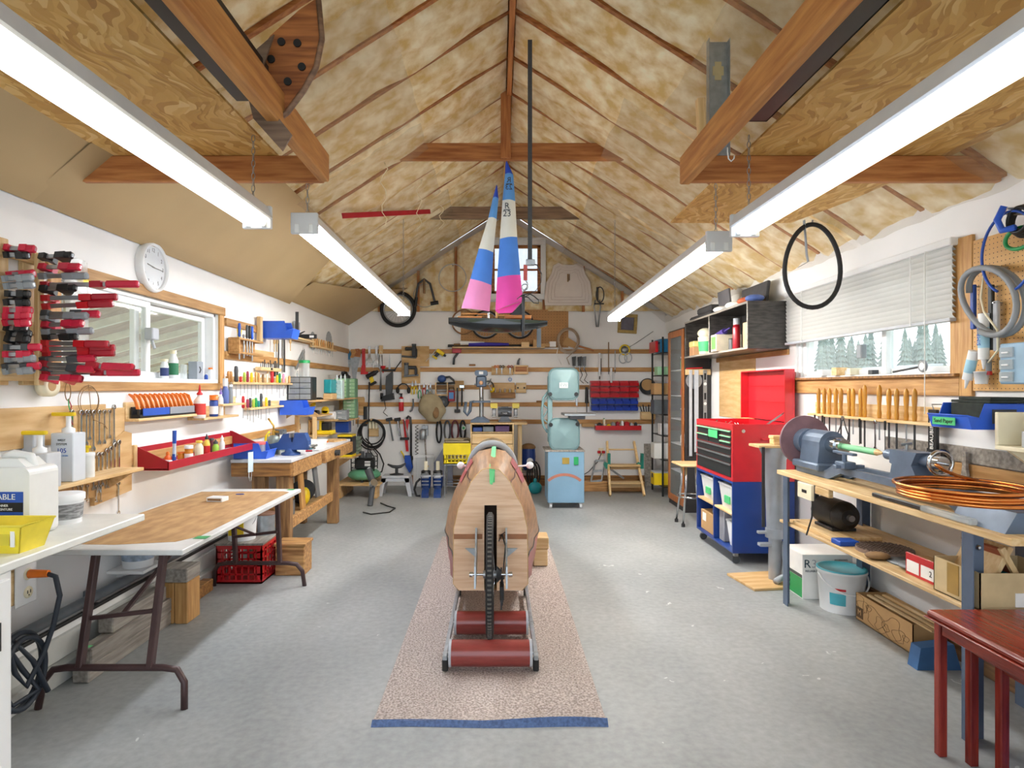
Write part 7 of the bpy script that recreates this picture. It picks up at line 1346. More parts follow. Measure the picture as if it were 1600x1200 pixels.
# ------------------------------------------------------------ bandsaw
BSY = 7.75
def bs(px, py): return DP(px, py, BSY)
TEALM = mat('bandsaw teal', '#7d9ca0', .4, .1, .08, 4); CABM = mat('cabinet blue grey', '#7ba0ba', .4, .1, .08, 3)
(cx0, cz0), (cx1, cz1) = bs(856, 788), bs(913, 706)
t = thing('bandsaw', 'tall teal two-wheel bandsaw on a blue grey cabinet', 'bandsaw', ((cx0+cx1)/2, BSY+.25, 0)); tx = (cx0+cx1)/2
Q = lambda mb: mb
P('cabinet', MB().bx(cx0, cx1, BSY, BSY+.5, .075, cz1), CABM, t, True); P('cabinet_top', MB().bx(cx0-.03, cx1+.01, BSY-.005, BSY+.52, cz1, cz1+.02), GREYW, t, True)
for x in (cx0+.04, cx1-.04):
    for y in (BSY+.05, BSY+.45): c = P('caster', MB().cyl((x-.015, y, .032), (x+.015, y, .032), .032, n=14), mat('caster white', '#d4d7da', .4), t, True); P('fork', MB().bx(x-.022, x+.022, y-.02, y+.02, .05, .075), STEEL, c, True)
ex, ez = bs(884, 720); P('switch_plate', MB().bx(ex-.045, ex+.045, BSY-.008, BSY, ez-.04, ez+.04), BRASS, t, True); ex, ez = bs(900, 720); P('switch', MB().bx(ex-.028, ex+.028, BSY-.02, BSY, ez-.05, ez+.05), GREEN, t, True)
ax_, az_ = bs(882, 745); P('brand_arc', MB().add([(ax_+r*math.sin(a)*1.05, BSY-.003, az_-.26+r*math.cos(a)) for a in [-.75+1.5*i/14 for i in range(15)] for r in (.27, .305)], [(2*i, 2*i+2, 2*i+3, 2*i+1)[::-1] for i in range(14)]), mat('arc red', '#b0705c', .5), t, True)
(ux0, uz1), (ux1, uz0) = bs(858, 575), bs(905, 625)
def domed(x0, x1, z0, z1, y, label, name):
    r = .09; pts = rrect(x0, x1, z0, z1, r, 5); P(name, MB().prism(pts, y, y+.14), TEALM, t, True)
    cx, cz = (x0+x1)/2, (z0+z1)/2; q = MB(); n = len(pts); ring0 = [(p[0], y, p[1]) for p in pts]; ring1 = [(cx+(p[0]-cx)*.9, y-.012, cz+(p[1]-cz)*.9) for p in pts]
    q.add(ring0+ring1+[(cx, y-.035, cz-.02)], [(i, n+i, n+(i+1) % n, (i+1) % n)[::-1] for i in range(n)]+[(n+i, 2*n, n+(i+1) % n)[::-1] for i in range(n)])
    P(name+'_door', q, TEALM, t, True); P('door_bead', MB().tube(ring0, .008, 6, True), mat('bead teal', '#5d7d82', .4), t, True)
domed(ux0, ux1, uz0, uz1, BSY+.06, '', 'upper_wheel_cover')
(lx0, lz1), (lx1, lz0) = bs(859, 654), bs(906, 704); domed(lx0, lx1, lz0, lz1, BSY+.06, '', 'lower_wheel_cover')
lx, lz = bs(881, 602); q = P('badge', MB().bx(lx-.055, lx+.055, BSY+.018, BSY+.022, lz-.035, lz+.035, 0), WPLAS, t, True); text('lettering', 'EW', .06, TEALM, t, face(lx-t.location.x, BSY+.017-t.location.y, lz-t.location.z))
P('column', MB().bx(ux0-.01, ux0+.05, BSY+.09, BSY+.17, lz0+.1, uz1-.1), TEALM, t, True)
brace = [bs(px, py) for px, py in ((858, 612), (850, 622), (848, 640), (848, 655), (851, 668), (857, 677))]
P('frame_casting', MB().tube([(p[0], BSY+.13, p[1]) for p in brace], .016, 8), TEALM, t, True)
for a, b in (((858, 618), (849, 632)), ((849, 632), (858, 640)), ((858, 640), (849, 655)), ((849, 655), (858, 662))): p, r = bs(*a), bs(*b); P('frame_web', MB().cyl((p[0], BSY+.13, p[1]), (r[0], BSY+.13, r[1]), .009, n=8), TEALM, t, True)
tz = bs(0, 648)[1]; ta, tb = bs(880, 0)[0], bs(929, 0)[0]; P('table', MB().bx(ta, tb, BSY-.12, BSY+.28, tz-.012, tz+.02), STEEL, t, True); P('trunnion', MB().bx(ta+.08, ta+.28, BSY+.0, BSY+.18, tz-.06, tz-.013), IRON, t, True)
bx_ = bs(902, 0)[0]; P('guide_post', MB().bx(bx_-.012, bx_+.012, BSY+.05, BSY+.075, bs(0, 634)[1], uz0+.02), STEEL, t, True); P('blade', MB().bx(bx_-.001, bx_+.002, BSY+.04, BSY+.05, tz, uz0), STEEL, t, True)
for px, py in ((860, 616), (901, 616), (861, 664), (903, 663)): x, z = bs(px, py); P('latch_knob', MB().cyl((x, BSY+.03, z), (x, BSY+.07, z), .026, n=12), BLACK, t, True)
# ------------------------------------------------------------ floor right of the bandsaw
x, y = FL(828, 770); t = thing('blue_sack', 'blue sack with printed badge and brown paper beside the bandsaw', 'sack', (x-.01, y+.25, .30)); P('sack', MB().lathe([(.06, 0), (.10, .06), (.11, .2), (.10, .32)], n=16, sc=(1, .8)), NAVY, t); P('paper', MB().sph((0, 0, .34), 1, 12, 8, (.11, .08, .06)), LEATH, t); P('badge', MB().cyl((.02, -.10, .14), (.02, -.085, .14), .05), WPLAS, t)
one('sack_stool', MB().bx(-.13, .13, -.1, .1, .27, .299).bx(-.12, -.09, -.09, -.06, 0, .27).bx(.09, .12, -.09, -.06, 0, .27).bx(-.12, -.09, .06, .09, 0, .27).bx(.09, .12, .06, .09, 0, .27), GREYW, 'small grey wooden stand under the blue sack', 'stand', (x-.01, y+.25, 0))
t = thing('cable_bundle', 'bundle of black cables hanging beside the bandsaw cabinet', 'cable', (x+.06, y+.08, 0)); q = MB()
for i in range(5): q.torus((.02*i-.04, .015*i, .26), .06+.01*(i % 2), .010, 'y', 20, 6, 2.6)
P('loops', q, RUBBER, t); P('plug', MB().bx(-.02, .03, -.02, .02, 0, .06), BLACK, t)
t = thing('teal_bag', 'teal plastic bag on the floor beside the bandsaw cabinet', 'bag', (x+.07, y-.10, 0)); P('bag', MB().sph((0, 0, .09), 1, 12, 8, (.10, .07, .09)), TEAL, t); P('knot', MB().sph((0, 0, .19), 1, 8, 6, (.03, .03, .04)), TEAL, t)
one('timber', MB().bx(-.45, .45, -.06, .06, 0, .14), ROUGHW, 'rough timber on the floor right of the bandsaw', 'timber', (BW(954, 0)[0]-.05, 9.1, 0))
t = thing('wooden_step', 'pale wooden step frame leaning on the back wall', 'step frame', (FL(980, 776)[0], FL(980, 776)[1]+.1, 0))
for s in (-1, 1): P('stile', MB().bar((s*.24, -.1, .015), (s*.20, .38, .73), .03, .06, (0, 1, 0)), PALEZ, t)
for z in (.16, .40): P('tread', MB().bx(-.23, .23, -.08+.6*z*.6, .10+.6*z*.6, z, z+.022), PALEX, t); P('riser', MB().bx(-.225, .225, -.03+.62*z, -.012+.62*z, z-.06, z-.001), PALEX, t)
P('rung', MB().cyl((-.21, .32, .62), (.21, .32, .62), .012), PALEX, t)
for s in (-1, 1): P('green_foot', MB().prism([(s*.24-.05, .42), (s*.24-.02, .36), (s*.24+.05, .36), (s*.24+.05, .58), (s*.24+.015, .58), (s*.24+.01, .44), (s*.24-.03, .46)], .14, .2), mat('foot teal', '#1f7d6c', .4), t)
one('plank', MB().bx(-.055, .055, -.012, .012, 0, .66, .002, Rx(-.06)), GREYW, 'dark grey plank leaning at the right end of the back wall', 'plank', (BW(1010, 0)[0], YB-.11, .003))
t = thing('mitre_bracket', 'grey metal mitre frame leaning beside the wooden step', 'frame', (FL(938, 772)[0]-.0, 9.06, .141)); q = MB()
for a, b in (((-.1, .0, 0), (-.02, .1, .3)), ((.06, 0, .02), (.12, .1, .3)), ((-.1, 0, 0), (.06, 0, .02)), ((-.02, .1, .3), (.12, .1, .3)), ((-.06, .05, .15), (.09, .05, .16)), ((.1, .05, .25), (.4, .06, .04))): q.bar(a, b, .02, .03)
P('frame', q, GALV, t)
t = bt('wall_socket', 'low wall socket with two red plugs right of the bandsaw', 'socket', 939, 706, 0); P('plate', MB().bx(-.04, .04, -.01, 0, -.06, .06), CREAM, t); P('plug', MB().bx(-.06, -.01, -.05, -.01, -.02, .02), RED, t); P('plug', MB().bx(.01, .06, -.05, -.01, -.02, .02), RED, t); P('cable', MB().tube([(0, -.04, -.02), (-.06, -.05, -.15), (-.2, -.06, -.3), (-.3, -.08, -.36)], .007, 6), DGREY, t)
# ============================================================ RIGHT SIDE
# ------------------------------------------------------------ rolling blue cabinet with red tool chest
CX0, CX1, CY0, CY1 = 2.03, 2.57, 5.30, 6.26
rc = thing('rolling_cabinet', 'navy blue rolling shelf cabinet under the red tool chest', 'cabinet', (2.3, 5.78, 0))
q = MB().bx(CX0, CX1, CY0, CY0+.02, .10, .72).bx(CX0, CX1, CY1-.02, CY1, .10, .72).bx(CX0, CX1, 5.76, 5.78, .12, .70).bx(CX0, CX1, CY0+.02, CY1-.02, .10, .12).bx(CX0, CX1, CY0+.02, CY1-.02, .70, .72).bx(CX1-.02, CX1, CY0+.02, CY1-.02, .12, .70)
P('carcass', q, NAVY, rc, True)
for a, b in ((CY0+.021, 5.759), (5.781, CY1-.021)): P('shelf', MB().bx(CX0+.005, CX1-.021, a, b, .42, .438), PALEY, rc, True)
for x in (CX0+.05, CX1-.05):
    for y in (CY0+.06, CY1-.06): c = P('caster', MB().cyl((x, y-.012, .035), (x, y+.012, .035), .035, n=14), DGREY, rc, True); P('fork', MB().bx(x-.02, x+.02, y-.018, y+.018, .06, .10), STEEL, c, True)
def tote(loc, d, label, tag_m=None, m=None):
    t = thing('plastic_tote', label, 'tote', loc); x, y, z = d; P('tub', MB().open_box(-x/2, x/2, -y/2, y/2, 0, z, .004, .025), m or mat('tote white', '#e4e6e6', .3, 0, .03, alpha=.93), t); P('rim', MB().tube([(-x/2, -y/2, z), (x/2, -y/2, z), (x/2, y/2, z), (-x/2, y/2, z)], .009, 6, True), WPLAS, t)
    if tag_m: P('tag', MB().bx(-x/2-.0, -x/2+.014, -.06, .06, z*.25, z*.55, .002), tag_m, t)
    return t
GT = mat('green tape', '#4fc27a', .5)
tote((2.24, 5.52, .439), (.36, .38, .22), 'white tote with green tape in the near upper shelf of the blue cabinet', GT); tote((2.24, 6.02, .439), (.36, .38, .22), 'white tote with green tape in the far upper shelf of the blue cabinet', GT)
tote((2.22, 5.45, .121), (.3, .2, .22), 'small white tote in the near lower shelf of the blue cabinet', None, WPLAS)
one('streaked_offcut', MB().bx(-.17, .17, -.06, .06, 0, .28), mat('grey streaked', '#8d8f97', .6, 0, .2, 4, (8, 8, 1)), 'grey streaked board in the near lower shelf of the blue cabinet', 'board', (2.24, 5.67, .121))
cbx = carton((2.24, 6.02, .121), (.36, .38, .19), CARTON, 'cardboard box of bagged parts in the far lower shelf', cat='box'); P('plastic', MB().sph((-.02, -.02, .20), 1, 12, 8, (.12, .12, .06)), mat('crumpled film', '#aab2ba', .2, 0, .2, 12, alpha=.7), cbx); P('label', MB().bx(-.182, -.18, .04, .14, .09, .17), PAPER, cbx)
tc = thing('tool_chest', 'red metal tool chest with open lid on the blue cabinet', 'tool chest', (2.3, 5.78, .721)); TZ0, TZ1 = .721, 1.22
CHR = mat('chest red', '#c9202c', .3, .1, .06, coat=.4)
q = MB().bx(CX0+.012, CX1, CY0, CY0+.012, TZ0, TZ1).bx(CX0+.012, CX1, CY1-.012, CY1, TZ0, TZ1).bx(CX1-.012, CX1, CY0+.012, CY1-.012, TZ0, TZ1).bx(CX0+.03, CX1-.012, CY0+.012, CY1-.012, TZ1-.11, TZ1-.10)
P('case', q, CHR, tc, True); P('front_frame', MB().bx(CX0, CX0+.012, CY0, CY1, TZ1-.05, TZ1).bx(CX0, CX0+.012, CY0, CY1, TZ0, TZ0+.03).bx(CX0, CX0+.012, CY0, CY0+.03, TZ0+.03, TZ1-.05).bx(CX0, CX0+.012, CY1-.03, CY1, TZ0+.03, TZ1-.05).bx(CX0+.006, CX0+.012, CY0+.03, CY1-.03, TZ0+.03, TZ1-.05), CHR, tc, True)
rows = [(TZ0+.035, .115), (TZ0+.155, .065), (TZ0+.225, .065)]
DRW = mat('drawer black', '#1f2224', .4, .1)
for z, h in rows:
    d = P('drawer', MB().bx(CX0-.004, CX0+.006, CY0+.035, CY1-.035, z, z+h), DRW, tc, True); P('pull', MB().bx(CX0-.016, CX0-.004, CY0+.035, CY1-.035, z+h-.016, z+h-.002), STEEL, d, True)
for a, b, zz in ((CY0+.035, 5.58, (.30, .35, .40)), (5.60, 5.88, (.30,)), (5.90, CY1-.035, (.30, .365))):
    for k, z in enumerate(zz):
        h = (.145/len(zz))-.006; z0 = TZ0+.30+k*.145/len(zz); d = P('drawer', MB().bx(CX0-.004, CX0+.006, a, b, z0, z0+h), DRW, tc, True); P('pull', MB().bx(CX0-.016, CX0-.004, a, b, z0+h-.014, z0+h-.002), mat('green pull', '#8fd3a4', .4), d, True)
P('tag', MB().bx(CX0-.018, CX0-.016, 5.62, 5.86, TZ0+.35, TZ0+.42), GT, tc, True); P('lock', MB().cyl((2.06+.06, CY0-.012, 1.16), (2.06+.06, CY0, 1.16), .016), CHROME, tc, True)
P('lid', MB().bx(CX1-.012, CX1, CY0, CY1, TZ1+.01, 1.70).bx(CX1-.09, CX1-.012, CY0, CY0+.012, TZ1+.01, 1.70).bx(CX1-.09, CX1-.012, CY1-.012, CY1, TZ1+.01, 1.70).bx(CX1-.09, CX1-.012, CY0+.012, CY1-.012, 1.688, 1.70), CHR, tc, True)
for z in (1.40, 1.55): P('lid_crease', MB().bx(CX1-.016, CX1-.012, CY0+.02, CY1-.02, z, z+.006), CHR, tc, True)
P('lid_stay', MB().bar((CX1-.06, CY0+.03, 1.33), (CX1-.25, CY0+.03, TZ1-.02), .004, .016), STEEL, tc, True); P('side_handle', MB().tube([(2.28, CY0, 1.09), (2.28, CY0-.03, 1.09), (2.42, CY0-.03, 1.09), (2.42, CY0, 1.09)], .008, 6), CHR, tc, True); P('side_handle', MB().tube([(2.28, CY0, 1.05), (2.28, CY0-.02, 1.05), (2.42, CY0-.02, 1.05), (2.42, CY0, 1.05)], .006, 6), STEEL, tc, True)
for i in range(7): one('socket_tool', MB().cyl((0, 0, 0), (0, 0, .05), .016, n=10).cyl((0, 0, .05), (.05, .02, .09), .007, n=6), CHROME, '%s chrome socket lying in the top tray of the red chest' % ORD[i], 'socket', (2.13+.05*(i % 3), 5.42+.11*i, TZ1-.099), i, 'sockets in the chest tray')
# stool
st_ = thing('work_stool', 'backless stool with wooden seat and chrome legs beside the tool chest', 'stool', (2.17, 6.88, 0)); P('seat', MB().bx(-.17, .17, -.2, .2, .665, .69, .01), PALEX, st_)
for i in range(4):
    a = math.pi/4+i*math.pi/2; l = P('leg', MB().tube([(.11*math.cos(a), .11*math.sin(a), .665), (.12*math.cos(a), .12*math.sin(a), .45), (.18*math.cos(a), .18*math.sin(a), .03)], .012, 8), CHROME, st_); P('foot', MB().cyl((.18*math.cos(a), .18*math.sin(a), 0), (.18*math.cos(a), .18*math.sin(a), .035), .02), RUBBER, l)
P('foot_ring', MB().torus((0, 0, .32), .145, .011, 'z', 28, 7), CHROME, st_)
one('saw_disc', MB().lathe([(.015, 0), (.11, 0), (.11, .004), (.015, .004), (.015, 0)], n=32, ax='x').move(Tr(0, 0, .11) @ Ry(.2)), GALV, 'grey saw disc standing on the wooden stool seat', 'saw blade', (2.27, 6.85, .692))
# ------------------------------------------------------------ glazed cabinet with measuring tools
GX0_, GX1_, GY0, GY1, GH = 2.29, 2.60, 7.5, 8.2, 2.28
gc = thing('glazed_cabinet', 'tall black cabinet with orange wood framed glass door', 'cabinet', (2.45, 7.85, 0)); BLK = mat('cabinet black', '#2a2829', .4, 0, .1)
P('carcass', MB().bx(GX0_, GX1_, GY0, GY0+.02, .0, GH).bx(GX0_, GX1_, GY1-.02, GY1, 0, GH).bx(GX1_-.01, GX1_, GY0+.02, GY1-.02, 0, GH).bx(GX0_, GX1_-.01, GY0+.02, GY1-.02, 0, .06).bx(GX0_, GX1_-.01, GY0+.02, GY1-.02, GH-.02, GH), BLK, gc, True)
for z in (.45, .8, 1.12, 1.42, 1.75): P('shelf', MB().bx(GX0_+.02, GX1_-.011, GY0+.021, GY1-.021, z, z+.015), LGREY, gc, True)
ORW = wood('orange door wood', '#b5703a', '#8f4f24', 'z', .35, 0)
dr = P('door', MB().bx(GX0_-.02, GX0_, GY0+.02, GY0+.09, .07, GH-.02).bx(GX0_-.02, GX0_, GY1-.09, GY1-.02, .07, GH-.02).bx(GX0_-.02, GX0_, GY0+.09, GY1-.09, .07, .15).bx(GX0_-.02, GX0_, GY0+.09, GY1-.09, GH-.10, GH-.02), ORW, gc, True); P('glass', MB().bx(GX0_-.012, GX0_-.008, GY0+.09, GY1-.09, .15, GH-.10, 0), GLASS, dr, True)
for i, (z, m_, h) in enumerate(((.466, LEATH, .12), (.816, PAPER, .14), (1.136, NAVY, .13), (1.436, DRED, .12), (1.766, CREAM, .17), (.061, PALEX, .20))):
    for k, y in enumerate((7.72, 7.95)): bottle((2.42, y, z), .05, h, m_ if k == 0 else (GREEN if i == 4 else m_), DGREY if i % 2 else WPLAS, '%s container on the %s shelf of the glazed cabinet' % (('near', 'far')[k], ('second lowest', 'third', 'fourth', 'fifth', 'top', 'lowest')[i]), 'container', 'container', neck=.8)
# measuring tools on its near side
q0 = thing('ruler_rail', 'pale wooden rail with measuring tools on the black cabinet side', 'rail', (2.44, GY0, 1.69)); P('rail', MB().bx(-.15, .16, -.025, 0, 0, .07), PALEX, q0)
for i, (dx, w, L, m_, nm, lb) in enumerate(((-.09, .035, 1.0, LGREY, 'steel_rule', 'narrow white rule'), (-.02, .05, .95, LGREY, 'steel_rule', 'wide grey straightedge'), (.085, .045, .75, STEEL, 'spirit_level', 'grey spirit level'))):
    t = thing(nm, '%s hanging on the black cabinet side' % lb, 'level' if i == 2 else 'rule', (2.44+dx, GY0-.026, 1.70)); P('body', MB().bx(-w/2, w/2, -.012, 0, -L, .05), m_, t)
    if i == 2:
        for z in (-.12, -.36, -.6): P('vial_window', MB().cyl((0, -.0135, z), (0, -.012, z), .018), PAPER, t); P('slot', MB().bx(-.012, .012, -.0135, -.012, z+.05, z+.13, 0), INK, t)
    P('hook', MB().cyl((0, -.016, .02), (0, .02, .02), .003), STEEL, t)
t = thing('protractor', 'round grey protractor behind the hanging rules', 'protractor', (2.40, GY0-.002, 1.62)); P('disc', MB().cyl((0, -.004, 0), (0, 0, 0), .10, n=28), GALV, t)
one('red_pencil', MB().cyl((-.12, 0, 0), (.08, 0, .01), .008, n=6), RED, 'red carpenter pencil lying on the ruler rail', 'pencil', (2.42, GY0-.012, 1.768))
# ------------------------------------------------------------ wall cupboard
UX0, UX1, UY0, UY1, UZ0, UZ1 = 2.24, 2.60, 5.49, 7.34, 1.885, 2.315
uc = thing('wall_cupboard', 'black wood grained open cupboard high on the right wall', 'cupboard', (2.42, 6.4, UZ0))
DWX = mat('black ash side', '#4a4643', .28, 0, 0, 4, (3, 3, 14), .05, '#2b2827', coat=.3)
P('side', MB().bx(UX0, UX1, UY0, UY0+.02, UZ0, UZ1), DWX, uc, True); P('side', MB().bx(UX0, UX1, UY1-.02, UY1, UZ0, UZ1), DWX, uc, True); P('divider', MB().bx(UX0, UX1-.01, 6.49, 6.51, UZ0+.02, UZ1-.02), DWX, uc, True)
P('top', MB().bx(UX0, UX1, UY0+.02, UY1-.02, UZ1-.02, UZ1), DWX, uc, True); P('bottom', MB().bx(UX0, UX1, UY0+.02, UY1-.02, UZ0, UZ0+.02), DWX, uc, True); P('back', MB().bx(UX1-.01, UX1, UY0+.02, UY1-.02, UZ0+.02, UZ1-.02), BLK, uc, True)
P('edge_band', MB().bx(UX0-.003, UX0, UY0, UY0+.02, UZ0, UZ1).bx(UX0-.003, UX0, UY0+.02, UY1, UZ1-.02, UZ1).bx(UX0-.003, UX0, UY0+.02, UY1, UZ0, UZ0+.02).bx(UX0-.003, UX0, 6.49, 6.51, UZ0+.02, UZ1-.02), GREYW, uc, True)
one('cleat_rail', MB().bx(5.5, 7.3, -.02, 0, -.05, 0), RAIL_X, 'wooden rail under the black cupboard', 'rail', (XR, 12.8, UZ0-.002), RR)
ZC = UZ0+.021
cartn = carton((2.34, 7.18, ZC), (.14, .16, .10), mat('tan box', '#c4936a', .7), 'tan box with yellow lid in the far cupboard bay'); P('lid', MB().bx(-.075, .075, -.085, .085, .10, .17, .01), mat('pale yellow', '#e6d68a', .5), cartn)
jar((2.35, 6.93, ZC), .085, .20, CREAM, None, 'cream pail with cloth in the far cupboard bay', name='pail', cat='pail', taper=.8, band=GT); one('white_cloth', MB().sph((0, 0, .05), 1, 14, 8, (.09, .10, .06)), CREAM, 'cream cloth heaped on the pail in the cupboard', 'cloth', (2.35, 6.93, ZC+.195))
one('purple_brush', MB().cyl((0, 0, 0), (0, -.28, .03), .022, .03).cyl((0, -.28, .03), (0, -.42, .05), .008), mat('purple', '#3f2f7a', .5), 'purple handled brush lying across the cupboard bays', 'brush', (2.29, 6.46, ZC+.171))
carton((2.34, 6.28, ZC), (.15, .26, .17), mat('cream carton', '#eadfc4', .6), 'cream carton with green print in the near cupboard bay', RR, face_m=mat('green print', '#5f9a4c', .6))
bottle((2.31, 5.93, ZC), .035, .30, mat('red can', '#b0202e', .3, .2), mat('can cap', '#b9bdc2', .3), 'tall red spray can in the near cupboard bay', cat='spray can', name='spray_can', neck=.85, sh=.88, caph=.2, capr=.03)
one('pale_block', MB().bx(-.05, .05, -.06, .06, 0, .24).bx(-.052, -.05, -.05, .05, .05, .2), PALEZ, 'pale wooden block in the near cupboard bay', 'block', (2.36, 5.72, ZC)); jar((2.32, 6.06, ZC), .035, .11, DGREY, BLACK, 'small dark jar in the near cupboard bay')
# things on top
ZT = UZ1+.001
FOAM = mat('dark foam', '#3b3a3c', .85, 0, .1, 20)
one('foam_pad', MB().bx(-.16, .16, -.35, .35, 0, .05, .02), FOAM, 'flat black foam pad at the far end on the cupboard', 'foam', (2.44, 6.95, ZT)); one('foam_pad', MB().bx(-.14, .14, -.22, .22, 0, .08, .02), FOAM, 'smaller black foam pad stacked on the flat one', 'foam', (2.45, 6.9, ZT+.051))
one('foam_sheet', MB().bx(-.015, .015, -.3, .3, 0, .22, .006, Ry(.12)), FOAM, 'upright black foam sheet on the cupboard', 'foam', (2.50, 6.0, ZT+.002)); one('grey_sheet', MB().bx(-.01, .01, -.16, .16, 0, .25, .003, Ry(-.1)), mat('grey foam sheet', '#5a585c', .8), 'grey sheet leaning on the cupboard top beside the foam', 'sheet', (2.42, 6.5, ZT+.002))
for i, (y, w, m_, nm) in enumerate(((6.40, .10, WPLAS, 'white'), (6.05, .12, PAPER, 'paper'), (5.75, .11, mat('orange cloth', '#c8613a', .7), 'orange'), (5.58, .07, mat('blue rag', '#5b73b5', .7), 'blue'))):
    one('rag', MB().sph((0, 0, .035), 1, 12, 6, (.09, w, .035)), m_, '%s rag on the front edge of the cupboard top' % nm, 'rag', (2.34, y, ZT))
one('plywood_sheet', MB().bx(-.5, .5, -.012, 0, 0, .66), PLY, 'pale plywood sheet on the wall behind the tool chest', 'board', (XR, 6.72, 1.2), RR)
# rack in the back right corner
br = thing('wire_rack', 'narrow black shelf rack in the back right corner', 'shelf rack', (2.45, 8.9, 0))
for x in (2.32, 2.59):
    for y in (8.62, 9.2): P('post', MB().bx(x-.012, x+.012, y-.012, y+.012, 0, 2.25), BLACK, br, True)
RSZ = (.12, .5, .84, 1.14, 1.42, 1.70, 2.02)
for z in RSZ: P('shelf', MB().bx(2.33, 2.585, 8.63, 9.19, z, z+.015), BLK, br, True)
for i, (z, m_, d, lb) in enumerate(((.136, YEL, (.2, .4, .17), 'yellow toolbox'), (.516, PAPER, (.2, .4, .22), 'white carton'), (.856, WPLAS, (.16, .2, .16), 'white bag'), (1.156, IRON, (.2, .4, .2), 'grey wire basket'), (1.436, CARTON, (.2, .4, .16), 'brown carton'), (1.716, mat('mint carton', '#a8d8b0', .5), (.18, .3, .12), 'mint carton'))):
    t = carton((2.44, 8.88, z), d, m_, '%s on the corner rack, %s shelf from the floor' % (lb, ORD[i]), RR)
    if i == 0: P('lid', MB().bx(-.1, .1, -.2, .2, .17, .19, .004), LGREY, t); P('latch', MB().bx(-.03, .03, -.206, -.2, .10, .16), BLACK, t)
    else: P('lid', MB().bx(-d[0]/2-.003, d[0]/2+.003, -d[1]/2-.003, d[1]/2+.003, d[2]*.85, d[2]*.87+.004), m_, t)
tb = thing('blue_case', 'bright blue metal case with red handle on the top of the corner rack', 'case', (2.40, 8.85, 2.036), 0); P('body', MB().bx(-.10, .16, -.18, .18, 0, .19), mat('case blue', '#2376a8', .35), tb); P('end', MB().bx(-.17, -.13, -.18, .18, -.0, .16), RED, tb); P('hinge', MB().bx(-.13, -.10, -.17, .17, .02, .12), DGREY, tb)
# ------------------------------------------------------------ column stand
x, y = 2.2, 4.86
cs_ = thing('column_stand', 'grey metal column stand with wooden top beside the lathe', 'stand', (x, y, .02)); GM = mat('column grey', '#a3aab3', .35, .4, .08)
P('column', MB().lathe([(.05, .0), (.05, .32), (.065, .36), (.07, .6), (.082, .95), (.12, 1.03), (.12, 1.045)], n=22), GM, cs_); P('clamp_ring', MB().cyl((0, 0, .33), (0, 0, .40), .075).bx(-.14, .0, -.02, .02, .36, .38).bx(-.13, .1, -.03, .03, .26, .285), GM, cs_); P('foot', MB().tube([(.05, -.02, .3), (.06, -.05, .15), (.03, -.09, .05), (-.06, -.14, .02)], .025, 8), GM, cs_); P('top_board', MB().bx(-.17, .12, -.10, .10, 1.046, 1.066), PALEX, cs_)
one('floor_board', MB().bx(-.3, .18, -.2, .2, 0, .02), PLY, 'thin board on the floor under the column stand', 'board', (x, y, 0), .15)
one('sand_block', MB().bx(-.05, .05, -.04, .04, 0, .045).bx(-.055, .055, -.045, .045, .046, .07), PALEX, 'wooden sanding block on the column stand top', 'block', (x+.02, y, 1.087))
one('hanging_bar', MB().bx(-.012, .012, -.004, .004, -.62, 0), DSTEEL, 'flat dark steel bar hanging from the column stand top', 'bar', (x-.14, y-.106, 1.075))
# ------------------------------------------------------------ lathe bench
LX0, LX1, LY0, LY1, LH, LS = 2.03, 2.57, 2.42, 4.46, .94, .58
lb = thing('lathe_bench', 'wooden bench with blue grey steel legs under the lathe', 'bench', (2.3, 3.4, 0)); LEGM = mat('leg blue grey', '#5f6f86', .4, .3, .1)
P('top', MB().bx(LX0, LX1, LY0, LY1, LH-.03, LH, .003), PALEY, lb, True); P('lower_shelf', MB().bx(LX0+.02, LX1, 2.625, LY1, LS-.02, LS, .003), PALEY, lb, True)
for (x, y) in ((LX0+.002, 2.68), (LX1-.05, 2.98), (LX0+.002, 4.36), (LX1-.05, 4.30)):
    P('leg', MB().bx(x, x+(.045 if y == 4.36 else .095), y, y+.006, 0, LH-.031, .001).bx(x, x+.006, y-.06, y, 0, LH-.031, .001), LEGM, lb, True)
for dx in (.022, .07): P('bolt', MB().lathe([(.012, 0), (.012, -.004), (.006, -.01)], (LX0+dx, 2.679, LH-.10), 12, 'y'), CHROME, lb, True)
P('apron', MB().bx(LX1-.06, LX1-.04, LY0+.62, 4.28, LS-.20, LS-.021), LGREY, lb, True)
# lathe
AX, AZ = 2.24, 1.155
LG = mat('lathe blue grey', '#64748a', .42, .25, .12, 10)
lt_ = thing('wood_lathe', 'blue grey cast iron wood lathe on the bench', 'lathe', (AX, 3.4, LH))
bed = [(2.50, .0), (2.50, .04), (2.58, .055), (2.80, .06), (2.86, .095), (3.95, .095), (4.02, .06), (4.10, .04), (4.42, .045), (4.42, 0), (4.0, 0), (3.92, .03), (3.86, .055), (2.98, .055), (2.92, .03), (2.86, 0)]
for s in (-.085, .05): P('bed_rail', MB().prism([(a, b+LH) for a, b in bed], AX+s, AX+s+.035, 'yz'), LG, lt_, True)
P('bed_tie', MB().bx(AX-.05, AX+.05, 2.5, 2.56, LH, LH+.04).bx(AX-.05, AX+.05, 4.1, 4.4, LH+.01, LH+.045), LG, lt_, True)
P('bed_foot', MB().prism([(AX-.17, LH), (AX+.17, LH), (AX+.12, LH+.085), (AX-.12, LH+.085)], 2.50, 2.80), LG, lt_, True)
P('headstock', MB().prism([(AX-.10, LH+.045), (AX+.10, LH+.045), (AX+.10, LH+.10)]+[(AX+.09*math.cos(math.radians(a)), AZ+.09*math.sin(math.radians(a))) for a in range(-10, 191, 20)]+[(AX-.10, LH+.10)], 4.10, 4.34), LG, lt_, True)
